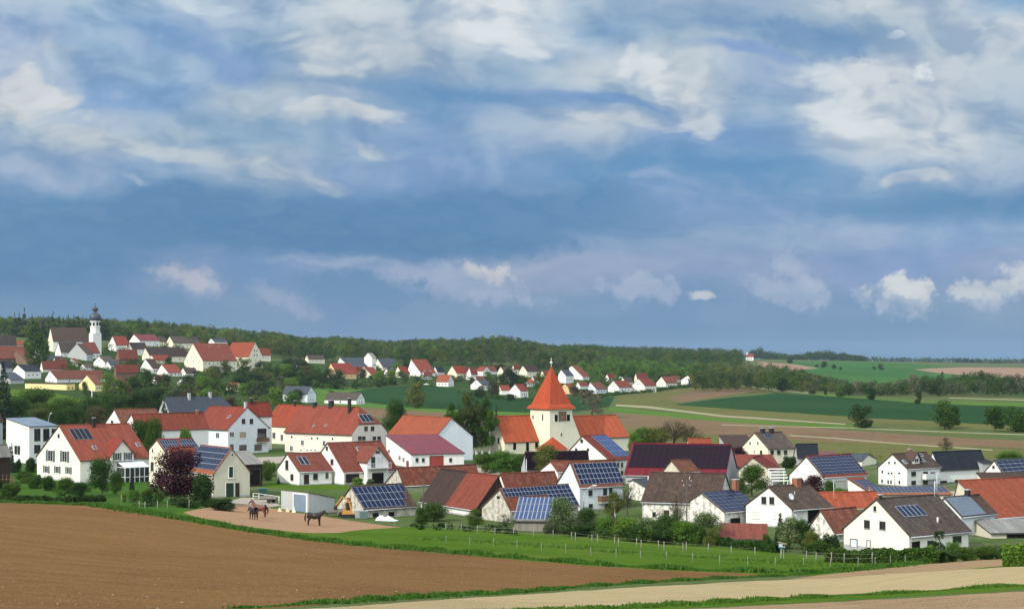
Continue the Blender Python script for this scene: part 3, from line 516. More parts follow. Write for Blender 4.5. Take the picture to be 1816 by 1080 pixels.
def make_ground():
    th = np.concatenate([np.radians(np.arange(-180, -21, 6.0)), np.radians(np.arange(-20, 20.01, .28)), np.radians(np.arange(24, 181, 6.0))])
    tt = np.concatenate([np.linspace(LR0, math.log(40), 30)[:-1], np.linspace(math.log(40), LR1, 170)])
    K = 40.0                                     # scale of azimuth in the flat (azimuth, log distance) chart
    verts = [Vector((a * K, t * 10)) for a in th for t in tt]; edges = []; polys = []
    rs = np.random.default_rng(3)
    for name, mk, pp, jit in FIELDS:
        P = []
        for i in range(len(pp)):
            (x0, y0), (x1, y1) = pp[i], pp[(i + 1) % len(pp)]; n = max(1, int(math.hypot(x1 - x0, (y1 - y0) * 2) / 22))
            for k in range(n):
                x, y = x0 + (x1 - x0) * k / n, y0 + (y1 - y0) * k / n
                P.append((x, y + rs.normal() * jit * .12))
        Q = []
        for x, y in P:
            X, Y = march(x, max(y, 641 if x > 1000 else 560)); Q.append((math.atan2(X, Y) * K, math.log(math.hypot(X, Y)) * 10))
        b = len(verts); verts += [Vector(q) for q in Q]; edges += [(b + i, b + (i + 1) % len(Q)) for i in range(len(Q))]
        polys.append(np.array(Q))
    vo, eo, fo, *_ = geometry.delaunay_2d_cdt(verts, edges, [], 0, 1e-4)
    V = np.array([(v.x, v.y) for v in vo]); F = np.array([list(f) for f in fo])
    a = V[:, 0] / K; r = np.exp(V[:, 1] / 10); X = r * np.sin(a); Y = r * np.cos(a); Z = hgt(X, Y)
    cen = V[F].mean(axis=1); reg = np.full(len(F), -1)
    for k, Q in enumerate(polys):
        m = (cen[:, 0] > Q[:, 0].min()) & (cen[:, 0] < Q[:, 0].max()) & (cen[:, 1] > Q[:, 1].min()) & (cen[:, 1] < Q[:, 1].max())
        idx = np.where(m)[0]; c = cen[idx]; ins = np.zeros(len(idx), bool)
        for i in range(len(Q)):
            x0, y0 = Q[i]; x1, y1 = Q[(i + 1) % len(Q)]
            if y0 == y1: continue
            cond = ((y0 > c[:, 1]) != (y1 > c[:, 1])) & (c[:, 0] < (x1 - x0) * (c[:, 1] - y0) / (y1 - y0) + x0)
            ins ^= cond
        reg[idx[ins]] = k
    def mk(name, faces, mat, lift):
        u, inv = np.unique(faces, return_inverse=True); co = np.stack([X[u], Y[u], Z[u] + lift * np.maximum(1, r[u] / 80)], 1)
        me = bpy.data.meshes.new(name); me.from_pydata(co.tolist(), [], inv.reshape(faces.shape).tolist()); me.materials.append(mat)
        me.polygons.foreach_set('use_smooth', [True] * len(faces)); me.update()
        if me.polygons[0].normal.z < 0: me.flip_normals()
        o = bpy.data.objects.new(name, me); S.collection.objects.link(o); tag(o, kind='structure'); return o
    mk('ground', F, GM['base'], 0)
    for k, (name, mkey, pp, jit) in enumerate(FIELDS):
        if (reg == k).any(): mk(name, F[reg == k], GM[mkey], .004)
make_ground()
# ------------------------------------------------------------------ buildings
LM = []          # landmarks: (phrase, px, py) used to word the labels of trees and small things
def roofname(m): return m
class House:
    """gabled (or mono-pitch, flat) building. A, B, C: photo x of the far-left, near and far-right corners of the roof outline.
    local x runs along the right-hand wall, local y along the left-hand wall, origin at the near corner."""
    def __init__(s, label, cat, name, A, B, C, base, eave, apx, apy, al=52, typ='gl', wall='white', roof='red', D=None, yA=None, yC=None, W1=None, W2=None,
                 th=.16, ov=.30, og=.18, parts=None, drop=0, ref=None, group=None, verge=None, dens=1, gboard=None, quiet=False):
        al = math.radians(al); s.al = al
        if D is None: bx, by = march(B, base)
        else: bx, by = at(B, D)
        s.bx, s.by = bx, by; s.z0 = float(hgt(bx, by)); s.typ = typ
        s.d1 = (-math.cos(al), math.sin(al)); s.d2 = (math.sin(al), math.cos(al))
        def ext(px, d):
            k = (px - HX) / FPX; return (k * by - bx) / (d[0] - k * d[1])
        s.W1 = W1 or ext(A, s.d1); s.W2 = W2 or ext(C, s.d2)
        s.root = empty(name, (bx, by, s.z0), math.pi / 2 - al); tag(s.root, label, cat, group)
        zz = lambda y, dep: -(y - HY) / FPX * dep - s.z0
        s.ze = zz(eave, by); s.drop = drop
        gable_on_1 = typ in ('gl', 'mono', 'flat')
        s.W = s.W1 if gable_on_1 else s.W2; s.Lg = s.W2 if gable_on_1 else s.W1
        dg = s.d1 if gable_on_1 else s.d2
        depA = by + s.W * dg[1]
        s.ze1 = zz(yA, depA) if yA is not None else s.ze
        if typ in ('gl', 'gr'):
            if apx is None: s.r = s.W / 2
            else: s.r = min(max(ext(apx, dg), s.W * .15), s.W * .85)
            s.zr = zz(apy, by + s.r * dg[1])
        else: s.r = s.W; s.zr = s.ze1
        if typ == 'flat':
            s.zC = zz(yC, by + s.W2 * s.d2[1]) if yC is not None else s.ze
        s.wallm = MT[wall]; s.th = th; s.ov = ov; s.og = og
        if not quiet and label and name != 'village_house': print('%-34s D%.0f W1 %.1f W2 %.1f eave %.1f ridge %.1f z0 %.1f' % (label[:34], by, s.W1, s.W2, s.ze, s.zr, s.z0))
        # outline of the gable section: list of (s, z) along the gable from B
        if typ in ('gl', 'gr'): s.sec = [(0, s.ze), (s.r, s.zr), (s.W, s.ze1)]
        elif typ == 'mono': s.sec = [(0, s.ze), (s.W, s.ze1)]
        else: s.sec = [(0, s.ze), (s.W, s.ze1)]
        s.make_walls(); s.make_roof(parts or [(0, 1, roof)])
        if gboard: s.make_gboard(gboard)
        if s.by < 345 and wall not in ('timber', 'greywood', 'stone', 'mottled', 'concrete') and typ in ('gl', 'gr'): s.plinth()
        if ref: LM.append((ref, B, base))
    def loc(s, a, l, z):   # a along gable, l along ridge
        return (l, a, z) if s.typ in ('gl', 'mono', 'flat') else (a, l, z)
    def zroof(s, a):
        sec = s.sec
        for (a0, z0), (a1, z1) in zip(sec[:-1], sec[1:]):
            if a <= a1 + 1e-6: return z0 + (z1 - z0) * (a - a0) / (a1 - a0)
        return sec[-1][1]
    def make_walls(s):
        m = MB(); ov, og, th = s.ov, s.og, s.th + .02; lo = -2.5
        if s.typ == 'flat':
            zc = lambda x, y: s.ze + (s.ze1 - s.ze) * y / s.W1 + (s.zC - s.ze) * x / s.W2 - .12
            q = [(og, og), (s.W2 - og, og), (s.W2 - og, s.W1 - og), (og, s.W1 - og)]
            m.hexa([(x, y, lo) for x, y in q], [(x, y, zc(x, y)) for x, y in q], s.wallm); s.wall = m.build('wall', s.root); return
        pts = [(ov, s.zroof(ov) - th)]
        if s.typ in ('gl', 'gr'): pts.append((s.r, s.zr - th))
        pts.append((s.W - ov, s.zroof(s.W - ov) - th))
        for l, end in ((og, 0), (s.Lg - og, 1)):
            pp = list(pts)
            if s.drop and end == (0 if s.typ == 'gr' else 1) and len(pp) == 3:
                zt = s.zr - s.drop; k = s.drop / (s.zr - s.ze); k1 = s.drop / (s.zr - s.ze1)
                pp = [pp[0], (s.r * (1 - k), zt - th), (s.r + (s.W - s.r) * k1, zt - th), pp[2]]
            m.poly([s.loc(ov, l, lo)] + [s.loc(a, l, z) for a, z in pp] + [s.loc(s.W - ov, l, lo)], s.wallm)
        for a in (ov, s.W - ov):
            z = s.zroof(a) - th
            m.poly([s.loc(a, og, lo), s.loc(a, s.Lg - og, lo), s.loc(a, s.Lg - og, z), s.loc(a, og, z)], s.wallm)
        s.wall = m.build('wall', s.root)
    def make_gboard(s, mk):  # dark panel over the gable wall, standing for its shade
        l = s.og - .03; ov = s.ov; m = MB(); zb = s.ze * .15 if s.typ == 'gr' else s.ze * .9
        pts = [(ov, zb), (ov, s.zroof(ov) - .2), (s.r, s.zr - .2), (s.W - ov, s.zroof(s.W - ov) - .2), (s.W - ov, zb)]
        f = [s.loc(a, l, z) for a, z in pts]; g = [s.loc(a, l + .02, z) for a, z in pts]
        m.poly(f, MT[mk]); m.poly(g, MT[mk]); m.build('gable_shade_panel', s.root)
    def make_roof(s, parts):
        s.roofs = []; tops = []
        if s.typ == 'flat':
            zc = lambda x, y: s.ze + (s.ze1 - s.ze) * y / s.W1 + (s.zC - s.ze) * x / s.W2
            m = MB(); q = [(0, 0), (s.W2, 0), (s.W2, s.W1), (0, s.W1)]
            m.hexa([(x, y, zc(x, y) - .118) for x, y in q], [(x, y, zc(x, y)) for x, y in q], MT[parts[0][2]]); s.roofs = [m.build('roof', s.root)]; return
        for (u0, u1, mk) in parts:
            m = MB(); l0, l1 = u0 * s.Lg, u1 * s.Lg; mat = MT[mk]
            hip_end = None
            if s.drop: hip_end = (l0 if s.typ == 'gr' else l1)
            if s.drop and ((s.typ == 'gr' and u0 == 0) or (s.typ == 'gl' and u1 == 1)):
                inset = s.drop * .9; k = s.drop / (s.zr - s.ze); k1 = s.drop / (s.zr - s.ze1); zt = s.zr - s.drop
                li = hip_end + (inset if s.typ == 'gr' else -inset); lf = l1 if s.typ == 'gr' else l0
                aL, aR = s.r * (1 - k), s.r + (s.W - s.r) * k1
                polys = [[(0, hip_end, s.ze), (0, lf, s.ze), (s.r, lf, s.zr), (s.r, li, s.zr), (aL, hip_end, zt)],
                         [(s.W, hip_end, s.ze1), (s.W, lf, s.ze1), (s.r, lf, s.zr), (s.r, li, s.zr), (aR, hip_end, zt)],
                         [(aL, hip_end, zt), (aR, hip_end, zt), (s.r, li, s.zr)]]
                s.hip = [s.loc(*p) for p in polys[2]]
            else:
                polys = [[(a0, l0, z0), (a0, l1, z0), (a1, l1, z1), (a1, l0, z1)] for (a0, z0), (a1, z1) in zip(s.sec[:-1], s.sec[1:])]
            thick(m, [[s.loc(*p) for p in q] for q in polys], s.th, mat)
            # ridge tiles
            if s.typ in ('gl', 'gr') and s.by < 600:
                a = l0 + (.0 if not s.drop or s.typ == 'gl' else s.drop * .9); b = l1 - (s.drop * .9 if s.drop and s.typ == 'gl' else 0)
                m.tube([s.loc(s.r, a, s.zr + .01), s.loc(s.r, b, s.zr + .01)], [.13, .13], mat, 6)
            s.roofs.append(m.build('roof', s.root))
        if s.by < 330 and s.typ in ('gl', 'gr'):     # gutter along the near eave
            m = MB(); m.tube([s.loc(-.06, 0.02, s.ze - .08), s.loc(-.06, s.Lg - .02, s.ze - .08)], [.07, .07], MT['metal'], 6); m.build('gutter', s.root)
            m = MB()
            for l in (s.og + .1, s.Lg - s.og - .1): m.tube([s.loc(-.06, l, s.ze - .1), s.loc(s.ov - .06, l, s.ze - .5), s.loc(s.ov - .06, l, -.5)], [.05, .05, .05], MT['metal'], 5)
            m.build('downpipe', s.root)
    def plinth(s):
        m = MB(); inx = (s.og if s.typ != 'gr' else s.ov); iny = (s.ov if s.typ != 'gr' else s.og); h = .22
        m.box(inx - .025, inx + .02, iny - .025, s.W1 - iny, -.6, h, MT['grey']); m.box(inx + .02, s.W2 - inx, iny - .025, iny + .02, -.6, h, MT['grey']); m.build('plinth', s.root)
    # ---- points on walls and slopes
    def ray_wall(s, face, px, py):
        """local point where the line of sight meets the left (L, x = inset) or right (R, y = inset) wall"""
        inx = (s.og if s.typ != 'gr' else s.ov); iny = (s.ov if s.typ != 'gr' else s.og)
        k = (px - HX) / FPX; d = s.d1 if face == 'L' else s.d2; n = s.d2 if face == 'L' else s.d1; ins = inx if face == 'L' else iny
        ox, oy = s.bx + n[0] * ins, s.by + n[1] * ins
        t = (k * oy - ox) / (d[0] - k * d[1]); dep = oy + t * d[1]
        return t, -(py - HY) / FPX * dep - s.z0, dep, ins
    def on(s, face, t, z, out):
        inx = (s.og if s.typ != 'gr' else s.ov); iny = (s.ov if s.typ != 'gr' else s.og)
        return (inx - out, t, z) if face == 'L' else (t, iny - out, z)
    def wbox(s, m, face, t0, t1, z0, z1, o0, o1, mat):
        a = s.on(face, t0, z0, o0); b = s.on(face, t1, z1, o1)
        m.box(min(a[0], b[0]), max(a[0], b[0]), min(a[1], b[1]), max(a[1], b[1]), z0, z1, mat)
    def opening(s, face, px, py, w, h, kind='w'):
        t, z, dep, ins = s.ray_wall(face, px, py); t1 = s.ray_wall(face, px - w / 2, py)[0]; t2 = s.ray_wall(face, px + w / 2, py)[0]
        s.open_local(face, t, z, abs(t2 - t1), h * dep / FPX, kind)
    def open_local(s, face, t, z, W, H, kind='w'):
        a, b, c, d = t - W / 2, t + W / 2, z - H / 2, z + H / 2; f = min(.09, W * .12)
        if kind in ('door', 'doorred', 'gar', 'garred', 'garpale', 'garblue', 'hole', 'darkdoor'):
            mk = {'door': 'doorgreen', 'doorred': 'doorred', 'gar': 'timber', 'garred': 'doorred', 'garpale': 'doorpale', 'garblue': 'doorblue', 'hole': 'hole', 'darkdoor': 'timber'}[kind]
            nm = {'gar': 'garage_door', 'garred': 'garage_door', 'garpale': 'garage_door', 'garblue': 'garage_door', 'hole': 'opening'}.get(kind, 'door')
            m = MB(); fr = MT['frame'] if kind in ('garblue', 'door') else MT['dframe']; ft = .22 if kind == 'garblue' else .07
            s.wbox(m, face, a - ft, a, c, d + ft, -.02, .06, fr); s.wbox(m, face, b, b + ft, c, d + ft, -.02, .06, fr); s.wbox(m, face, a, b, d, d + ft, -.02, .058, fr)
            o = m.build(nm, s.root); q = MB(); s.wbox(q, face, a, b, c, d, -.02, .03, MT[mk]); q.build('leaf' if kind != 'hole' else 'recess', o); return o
        m = MB(); fm = MT['dframe'] if kind in ('d', 'dc') else MT['frame']
        s.wbox(m, face, a, a + f, c, d, -.02, .07, fm); s.wbox(m, face, b - f, b, c, d, -.02, .07, fm)
        s.wbox(m, face, a + f, b - f, c, c + f, -.02, .068, fm); s.wbox(m, face, a + f, b - f, d - f, d, -.02, .068, fm)
        if W > .8 and kind in ('w', 's', 'd'): s.wbox(m, face, t - f * .4, t + f * .4, c + f, d - f, -.02, .066, fm)
        if kind != 'tiny': s.wbox(m, face, a - .06, b + .06, c - .07, c, -.02, .13, MT['frame'] if kind != 'd' else MT['grey'])
        o = m.build('window', s.root)
        pm = {'w': 'pane', 's': 'pane', 'd': 'pane', 'b': 'blind', 't': 'tanblind', 'dc': 'curtain', 'tiny': 'pane', 'g': 'doorgreen'}[kind]
        p = MB(); s.wbox(p, face, a + f, b - f, c + f, d - f, -.02, .03, MT[pm]); p.build({'b': 'blind', 't': 'blind', 'dc': 'curtain'}.get(kind, 'pane'), o)
        if kind == 's':
            for sg in (-1, 1):
                q = MB(); x0 = (a - .04 - W * .42) if sg < 0 else (b + .04); s.wbox(q, face, x0, x0 + W * .42, c, d, .0, .06, MT['shutter']); q.build('shutter', o)
        return o
    def slope(s, side, u, v, h=0.0):
        (a0, z0), (a1, z1) = (s.sec[0], s.sec[1]) if side == 0 else (s.sec[2], s.sec[1])
        a = a0 + (a1 - a0) * v; z = z0 + (z1 - z0) * v; ln = math.hypot(a1 - a0, z1 - z0)
        na, nz = -(z1 - z0) / ln * (1 if side == 0 else 1), abs(a1 - a0) / ln
        if side == 1: na = (z1 - z0) / ln
        return Vector(s.loc(a + na * h, u * s.Lg, z + nz * h))
    def slope_len(s, side=0):
        (a0, z0), (a1, z1) = (s.sec[0], s.sec[1]) if side == 0 else (s.sec[2], s.sec[1]); return math.hypot(a1 - a0, z1 - z0)
    def solar(s, u0, u1, v0, v1, nu, nv, side=0, mat='pv', gap=.10, name='solar_panels', skip=(), fm='pvframe'):
        m = MB(); g = MB(); n = s
        for i in range(nu):
            for j in range(nv):
                if (i, j) in skip: continue
                a = u0 + (u1 - u0) * i / nu; b = u0 + (u1 - u0) * (i + 1) / nu; c = v0 + (v1 - v0) * j / nv; d = v0 + (v1 - v0) * (j + 1) / nv
                du = gap / 2 / s.Lg; dv = gap / 2 / s.slope_len(side)
                q = lambda A, B_, h: s.slope(side, A, B_, h)
                m.hexa([q(a, c, .05), q(b, c, .05), q(b, d, .05), q(a, d, .05)], [q(a, c, .09), q(b, c, .09), q(b, d, .09), q(a, d, .09)], MT[fm])
                g.hexa([q(a + du, c + dv, .09), q(b - du, c + dv, .09), q(b - du, d - dv, .09), q(a + du, d - dv, .09)], [q(a + du, c + dv, .11), q(b - du, c + dv, .11), q(b - du, d - dv, .11), q(a + du, d - dv, .11)], MT[mat])
        o = m.build(name, s.root); g.build('cells', o); return o
    def chimney(s, u, v, side=0, w=.55, h=1.0, mat='brick', cap=True):
        p = s.slope(side, u, v); m = MB(); m.box(p.x - w / 2, p.x + w / 2, p.y - w / 2, p.y + w / 2, p.z - .6, p.z + h, MT[mat])
        o = m.build('chimney', s.root)
        if cap:
            q = MB(); q.box(p.x - w / 2 - .07, p.x + w / 2 + .07, p.y - w / 2 - .07, p.y + w / 2 + .07, p.z + h, p.z + h + .09, MT['metal' if mat != 'brick' else 'concrete']); q.build('chimney_cap', o)
    def pipe(s, u, v, side=0, h=1.2, r=.05, name='vent_pipe', mat='metal'):
        p = s.slope(side, u, v); m = MB(); m.tube([(p.x, p.y, p.z - .2), (p.x, p.y, p.z + h)], [r, r], MT[mat], 6); m.build(name, s.root)
    def antenna(s, u=.5, v=1.0, h=2.6):
        p = s.slope(0, u, v); m = MB(); m.tube([(p.x, p.y, p.z - .2), (p.x, p.y, p.z + h)], [.035, .03], MT['metal'], 5)
        for k in range(3): m.beam((p.x - .5, p.y, p.z + h - .15 - k * .3), (p.x + .5, p.y, p.z + h - .15 - k * .3), .03, .03, MT['metal'])
        m.build('antenna', s.root)
    def skylight(s, u, v, side=0, w=.8, l=1.2, mat='pane'):
        du = w / 2 / s.Lg; dv = l / 2 / s.slope_len(side); m = MB(); q = lambda a, b, h: s.slope(side, a, b, h)
        f = [(u - du, v - dv), (u + du, v - dv), (u + du, v + dv), (u - du, v + dv)]
        m.hexa([q(a, b, -.02) for a, b in f], [q(a, b, .10) for a, b in f], MT['metal']); o = m.build('skylight', s.root)
        g = [(u - du * .8, v - dv * .86), (u + du * .8, v - dv * .86), (u + du * .8, v + dv * .86), (u - du * .8, v + dv * .86)]
        p = MB(); p.hexa([q(a, b, .09) for a, b in g], [q(a, b, .115) for a, b in g], MT[mat]); p.build('pane', o)
    def dish(s, u, v, side=0, r=.45):
        p = s.slope(side, u, v, .5); m = MB(); m.tube([s.slope(side, u, v, 0), p], [.04, .04], MT['metal'], 5)
        m.lathe([(0.001, 0), (r * .5, .04), (r * .85, .12), (r, .18), (r * .97, .20), (r * .5, .09), (.001, .05)], MT['rail'], 14)
        n = 14 * 7; vs = m.v[-n:]; c, sn = math.cos(1.15), math.sin(1.15)
        m.v[-n:] = [(p.x + x, p.y + y * c - z * sn, p.z + y * sn + z * c) for x, y, z in vs]; m.build('satellite_dish', s.root)
    def dormer(s, u0, u1, eave_h, apex_h, proj=.25, roof='red', wins=(), ground=False, ovh=.35, wall=None, back=None):
        """cross gable on side 0; heights above the ground at the near corner"""
        l0, l1 = u0 * s.Lg, u1 * s.Lg; lm = (l0 + l1) / 2; f = -proj; bk = back if back is not None else s.r
        P = lambda l, a, z: s.loc(a, l, z)
        m = MB(); wm = MT[wall] if wall else s.wallm; zb = -2.0 if ground else min(s.ze - .35, eave_h - .5)
        m.poly([P(l0, f, zb), P(l1, f, zb), P(l1, f, eave_h - .05), P(lm, f, apex_h - .2), P(l0, f, eave_h - .05)], wm)
        for l in (l0, l1): m.poly([P(l, f, zb), P(l, bk, zb), P(l, bk, eave_h - .05), P(l, f, eave_h - .05)], wm)
        o = m.build('dormer', s.root)
        r = MB(); k = (apex_h - eave_h) / (lm - l0); e0 = eave_h - k * ovh
        thick(r, [[P(l0 - ovh, f - .4, e0), P(l0 - ovh, bk, e0), P(lm, bk, apex_h), P(lm, f - .4, apex_h)],
                  [P(l1 + ovh, f - .4, e0), P(l1 + ovh, bk, e0), P(lm, bk, apex_h), P(lm, f - .4, apex_h)]], .14, MT[roof]); r.build('dormer_roof', o)
        for (uu, z, w, h, kind) in wins:
            lc = l0 + (l1 - l0) * uu; q = MB(); mats = {'w': ('frame', 'pane'), 's': ('frame', 'pane'), 'd': ('dframe', 'pane'), 'hole': ('dframe', 'hole'), 'b': ('frame', 'blind')}[kind]
            def bx(x0, x1, z0, z1, d0, d1, mat):
                a = P(x0, f - d0, z0); b = P(x1, f - d1, z1); q.box(min(a[0], b[0]), max(a[0], b[0]), min(a[1], b[1]), max(a[1], b[1]), z0, z1, mat)
            bx(lc - w / 2, lc + w / 2, z - h / 2, z + h / 2, 0.0, .05, MT[mats[0]])
            if kind != 'hole' and w > .9:
                for sg in (-1, 1): bx(lc + sg * w * .24 - w * .19, lc + sg * w * .24 + w * .19, z - h / 2 + .08, z + h / 2 - .08, .04, .07, MT[mats[1]])
            else: bx(lc - w / 2 + .07, lc + w / 2 - .07, z - h / 2 + .07, z + h / 2 - .07, .04, .07, MT[mats[1]])
            if kind == 's':
                for sg in (-1, 1): bx(lc + sg * (w / 2 + .22) - .2, lc + sg * (w / 2 + .22) + .2, z - h / 2, z + h / 2, .02, .08, MT['shutter'])
            q.build('window', o)
        return o
def thick(m, polys, th, mat):
    """roof shell: top polygons, the same ones th lower, and the outer edges closed"""
    cnt = {}
    key = lambda p: tuple(round(c, 4) for c in p)
    for q in polys:
        for i in range(len(q)):
            e = frozenset((key(q[i]), key(q[(i + 1) % len(q)]))); cnt[e] = cnt.get(e, 0) + 1
    for q in polys:
        m.poly(q, mat); m.poly([(p[0], p[1], p[2] - th) for p in reversed(q)], mat)
        for i in range(len(q)):
            a, b = q[i], q[(i + 1) % len(q)]
            if cnt[frozenset((key(a), key(b)))] == 1:
                m.poly([a, b, (b[0], b[1], b[2] - th), (a[0], a[1], a[2] - th)], MT['fascia'])
# ------------------------------------------------------------------ the near village
def H(label, name, *a, **k):
    cat = k.pop('cat', {'house': 'house', 'barn': 'barn', 'shed': 'shed', 'garage': 'garage', 'hall': 'hall'}.get(name.split('_')[-1], 'house'))
    return House(label, cat, name, *a, **k)

h = H('cream house with red roof and green shutters on the left, above the ploughed field', 'cream_house', 63.3, 141.8, 268.5, 857, 816.8, 103.9, 754, 50, wall='creamy', ref='the cream house with green shutters')
for x, y in ((89.5, 808), (114.8, 809.3)): h.opening('L', x, y, 8.5, 20, 's')
for x, y in ((82.4, 832), (101.8, 832.6), (121.7, 834)): h.opening('L', x, y, 6, 13, 's')
h.opening('L', 104.4, 773, 4.5, 9, 'tiny')
h.solar(.10, .36, .58, .88, 4, 1, mat='pvblack')
h.chimney(.47, .93, h=1.8, mat='soot'); h.skylight(.30, .34); h.skylight(.93, .38)
h.dormer(.42, .74, h.ze + 1.0, h.ze + 3.9, .2, 'red', [(.27, h.ze + .55, 1.0, 1.5, 's'), (.74, h.ze + .55, 1.0, 1.5, 's')])
h.opening('R', 250, 832, 8, 20, 'w'); h.opening('R', 165, 838, 10, 22, 'b')
def conservatory(h, u0, u1, depth, z1, z2):
    l0, l1 = u0 * h.Lg, u1 * h.Lg; m = MB(); fr = MT['frame']; P = lambda l, a, z: h.loc(a, l, z); n = 5
    for i in range(n + 1):
        l = l0 + (l1 - l0) * i / n
        m.beam(P(l, -depth, z1), P(l, .3, z2), .12, .12, fr)
        m.beam(P(l, -depth, -1.5), P(l, -depth, z1), .12, .12, fr)
    for z in (z1, 1.0): m.beam(P(l0, -depth, z), P(l1, -depth, z), .1, .14, fr)
    for l in (l0, l1):
        m.beam(P(l, -depth, 1.0), P(l, .3, 1.0), .1, .1, fr); m.beam(P(l, -depth, z1), P(l, .3, z1), .1, .1, fr)
    o = m.build('conservatory', h.root); g = MB()
    g.poly([P(l0, -depth + .02, z1 + .02), P(l1, -depth + .02, z1 + .02), P(l1, .3, z2), P(l0, .3, z2)], MT['curtain'])
    g.poly([P(l0, -depth + .03, -1.5), P(l1, -depth + .03, -1.5), P(l1, -depth + .03, z1), P(l0, -depth + .03, z1)], MT['pane'])
    for l in (l0 + .02, l1 - .02): g.poly([P(l, -depth, -1.5), P(l, .3, -1.5), P(l, .3, z2), P(l, -depth, z1)], MT['pane'])
    g.build('glazing', o)
conservatory(h, .52, .86, 3.2, 2.9, 4.0)

h = H('modern white house with blue-grey single-pitch roof and tall dark windows at the left edge', 'modern_house', 9, 51.5, 105, 822, 756, None, None, 48, 'mono', 'white', 'bluemetal', yA=741, ref='the modern white house')
for x in (66, 82, 97): h.opening('R', x, 771, 11, 22, 'd'); h.opening('R', x, 796, 11, 15, 'd')
h.opening('L', 31, 798, 11, 17, 'w'); h.opening('L', 18, 798, 4, 16, 'w')
H('small dark timber shed with tan roof at the left edge of the picture', 'garden_shed', -24, -6, 21, 838, 811, -14, 789, 50, wall='timber', roof='eternit', D=330)
H('grey gabled house cut by the left edge, behind the timber shed', 'grey_house', -40, -12, 7, 800, 748, -24, 722, 45, wall='grey', roof='darkbrown', D=420)

h = H('cream gabled house with split solar array on its roof, behind the purple-leaved tree', 'cream_house', 262, 297, 362, 848, 808, 277, 779, 50, wall='cream', roof='red', D=325, yA=797, ref='the solar roof behind the purple tree')
h.opening('L', 271, 799, 3.5, 8, 'tiny'); h.solar(.03, .5, .15, .93, 7, 3); h.solar(.56, .98, .15, .93, 6, 3); h.opening('L', 270, 827, 5, 16, 'd')
H('low red-roofed wing between the cream solar house and the purple tree', 'low_house', 286, 306, 352, 852, 822, 298, 793, 52, wall='cream', roof='red', D=312)
h = H('pale cream stable with arched green hatch, open green door and solar roof', 'pale_barn', 322, 377, 447, 882, 842, 411.6, 794.5, 56, 'gr', 'greige', 'orangetile', ov=.35, ref='the pale stable with the green door')
h.opening('R', 409.6, 837, 9, 21, 'g'); h.opening('R', 407.6, 869, 14, 26, 'door'); h.opening('R', 421, 869, 6, 25, 'darkdoor'); h.opening('R', 412, 806, 3, 5, 'tiny')
h.solar(.03, .97, .16, .97, 9, 4)

h = H('dark timber carport with brown single-pitch roof right of the pale stable', 'open_shed', 412, 420, 468, 860, 824, None, None, 56, 'mono', 'timber', 'eternit', yA=800, W1=7, D=322, ref='the dark timber carport')
h.opening('R', 446, 846, 30, 26, 'hole')
h = H('big white farmhouse with red roof and brown boxed balcony, behind the pale stable', 'white_farmhouse', 335.6, 402.7, 479.5, 806, 762, 439.5, 721.8, 40, 'gr', 'bluewhite', 'red', ref='the white farmhouse with the brown balcony', ov=.5)
for x, y, w, hh, k in ((431.8, 747, 6, 9, 'd'), (445.8, 747, 6, 9, 'd'), (411, 770.5, 8, 10, 'w'), (430.6, 771, 13, 12, 't'), (411, 793, 6, 11, 'd'), (430.6, 794, 13, 11, 'd'), (457.5, 793, 13, 11, 'd')): h.opening('R', x, y, w, hh, k)
h.opening('L', 349.5, 770, 5, 8, 'w'); h.opening('L', 362.7, 770, 6, 11, 'w'); h.opening('L', 386, 772, 6, 10, 'w')
def balcony(h, face, px0, px1, py0, py1, out=1.2, mat='timber2', dark=True, name='balcony'):
    t0, z1, _, _ = h.ray_wall(face, px0, py0); t1 = h.ray_wall(face, px1, py0)[0]; z0 = h.ray_wall(face, (px0 + px1) / 2, py1)[1]; t0, t1 = min(t0, t1), max(t0, t1)
    m = MB(); zt = z0 + 1.0
    h.wbox(m, face, t0, t1, z0 - .15, z0, 0, out, MT['concrete']); h.wbox(m, face, t0, t1, z0, zt, out - .06, out, MT[mat])
    for t in (t0, t1 - .05): h.wbox(m, face, t, t + .05, z0, zt, .01, out - .06, MT[mat])
    o = m.build(name, h.root)
    if dark:
        q = MB(); h.wbox(q, face, t0 + .3, t1 - .3, z0 + .01, max(z1, z0 + 2.0), -.02, .04, MT['pane']); q.build('balcony_door', o)
    return o
balcony(h, 'R', 455, 474, 760, 783, .9, 'timber2'); h.chimney(.05, .98, h=1.4, w=.6, mat='concrete'); h.skylight(.25, .55)

h = H('long white barn with red roof, leftmost of the two behind the dark spruce', 'white_barn', 185.7, 215, 290, 775, 752, 202, 725.5, 50, wall='white', roof='oldred', D=440, ref='the long white barn'); h.opening('L', 199, 748, 5, 6, 'tiny')
h = H('low white house with long brown-red roof directly left of the white farmhouse', 'low_house', 221.6, 243, 372, 795, 764, 232.5, 734, 50, wall='white', roof='red', D=410, yA=751); h.chimney(.9, .9, h=1, mat='brick')
h = H('grey barn with slate-blue roof and two pale chimneys behind the tall spruce', 'grey_barn', 280, 300, 414, 757, 731, 290, 704, 50, 'gl', 'grey', 'slate', drop=3.4, ref='the slate-blue barn roof'); h.chimney(.38, .86, h=2.0, w=.9, mat='concrete'); h.chimney(.72, .98, h=1.6, w=.9, mat='concrete')
h = H('red-roofed house showing only its roof, right behind the white farmhouse gable', 'red_roofed_house', 424, 440, 484, 790, 739, 434, 714, 50, wall='white', roof='red', D=455); h.chimney(.25, .98, h=1.3, mat='soot')
h = H('pale yellow house with bright orange roof between the white farmhouse and the long red roof', 'yellow_house', 464, 509, 560, 791, 757, 538, 718.5, 45, 'gr', wall='cream', roof='orangered', D=488, ref='the yellow house with the orange roof'); h.opening('L', 486, 772, 6, 12, 'w'); h.opening('L', 500, 776, 5, 12, 'w'); h.chimney(.3, .97, h=1.4, mat='soot')
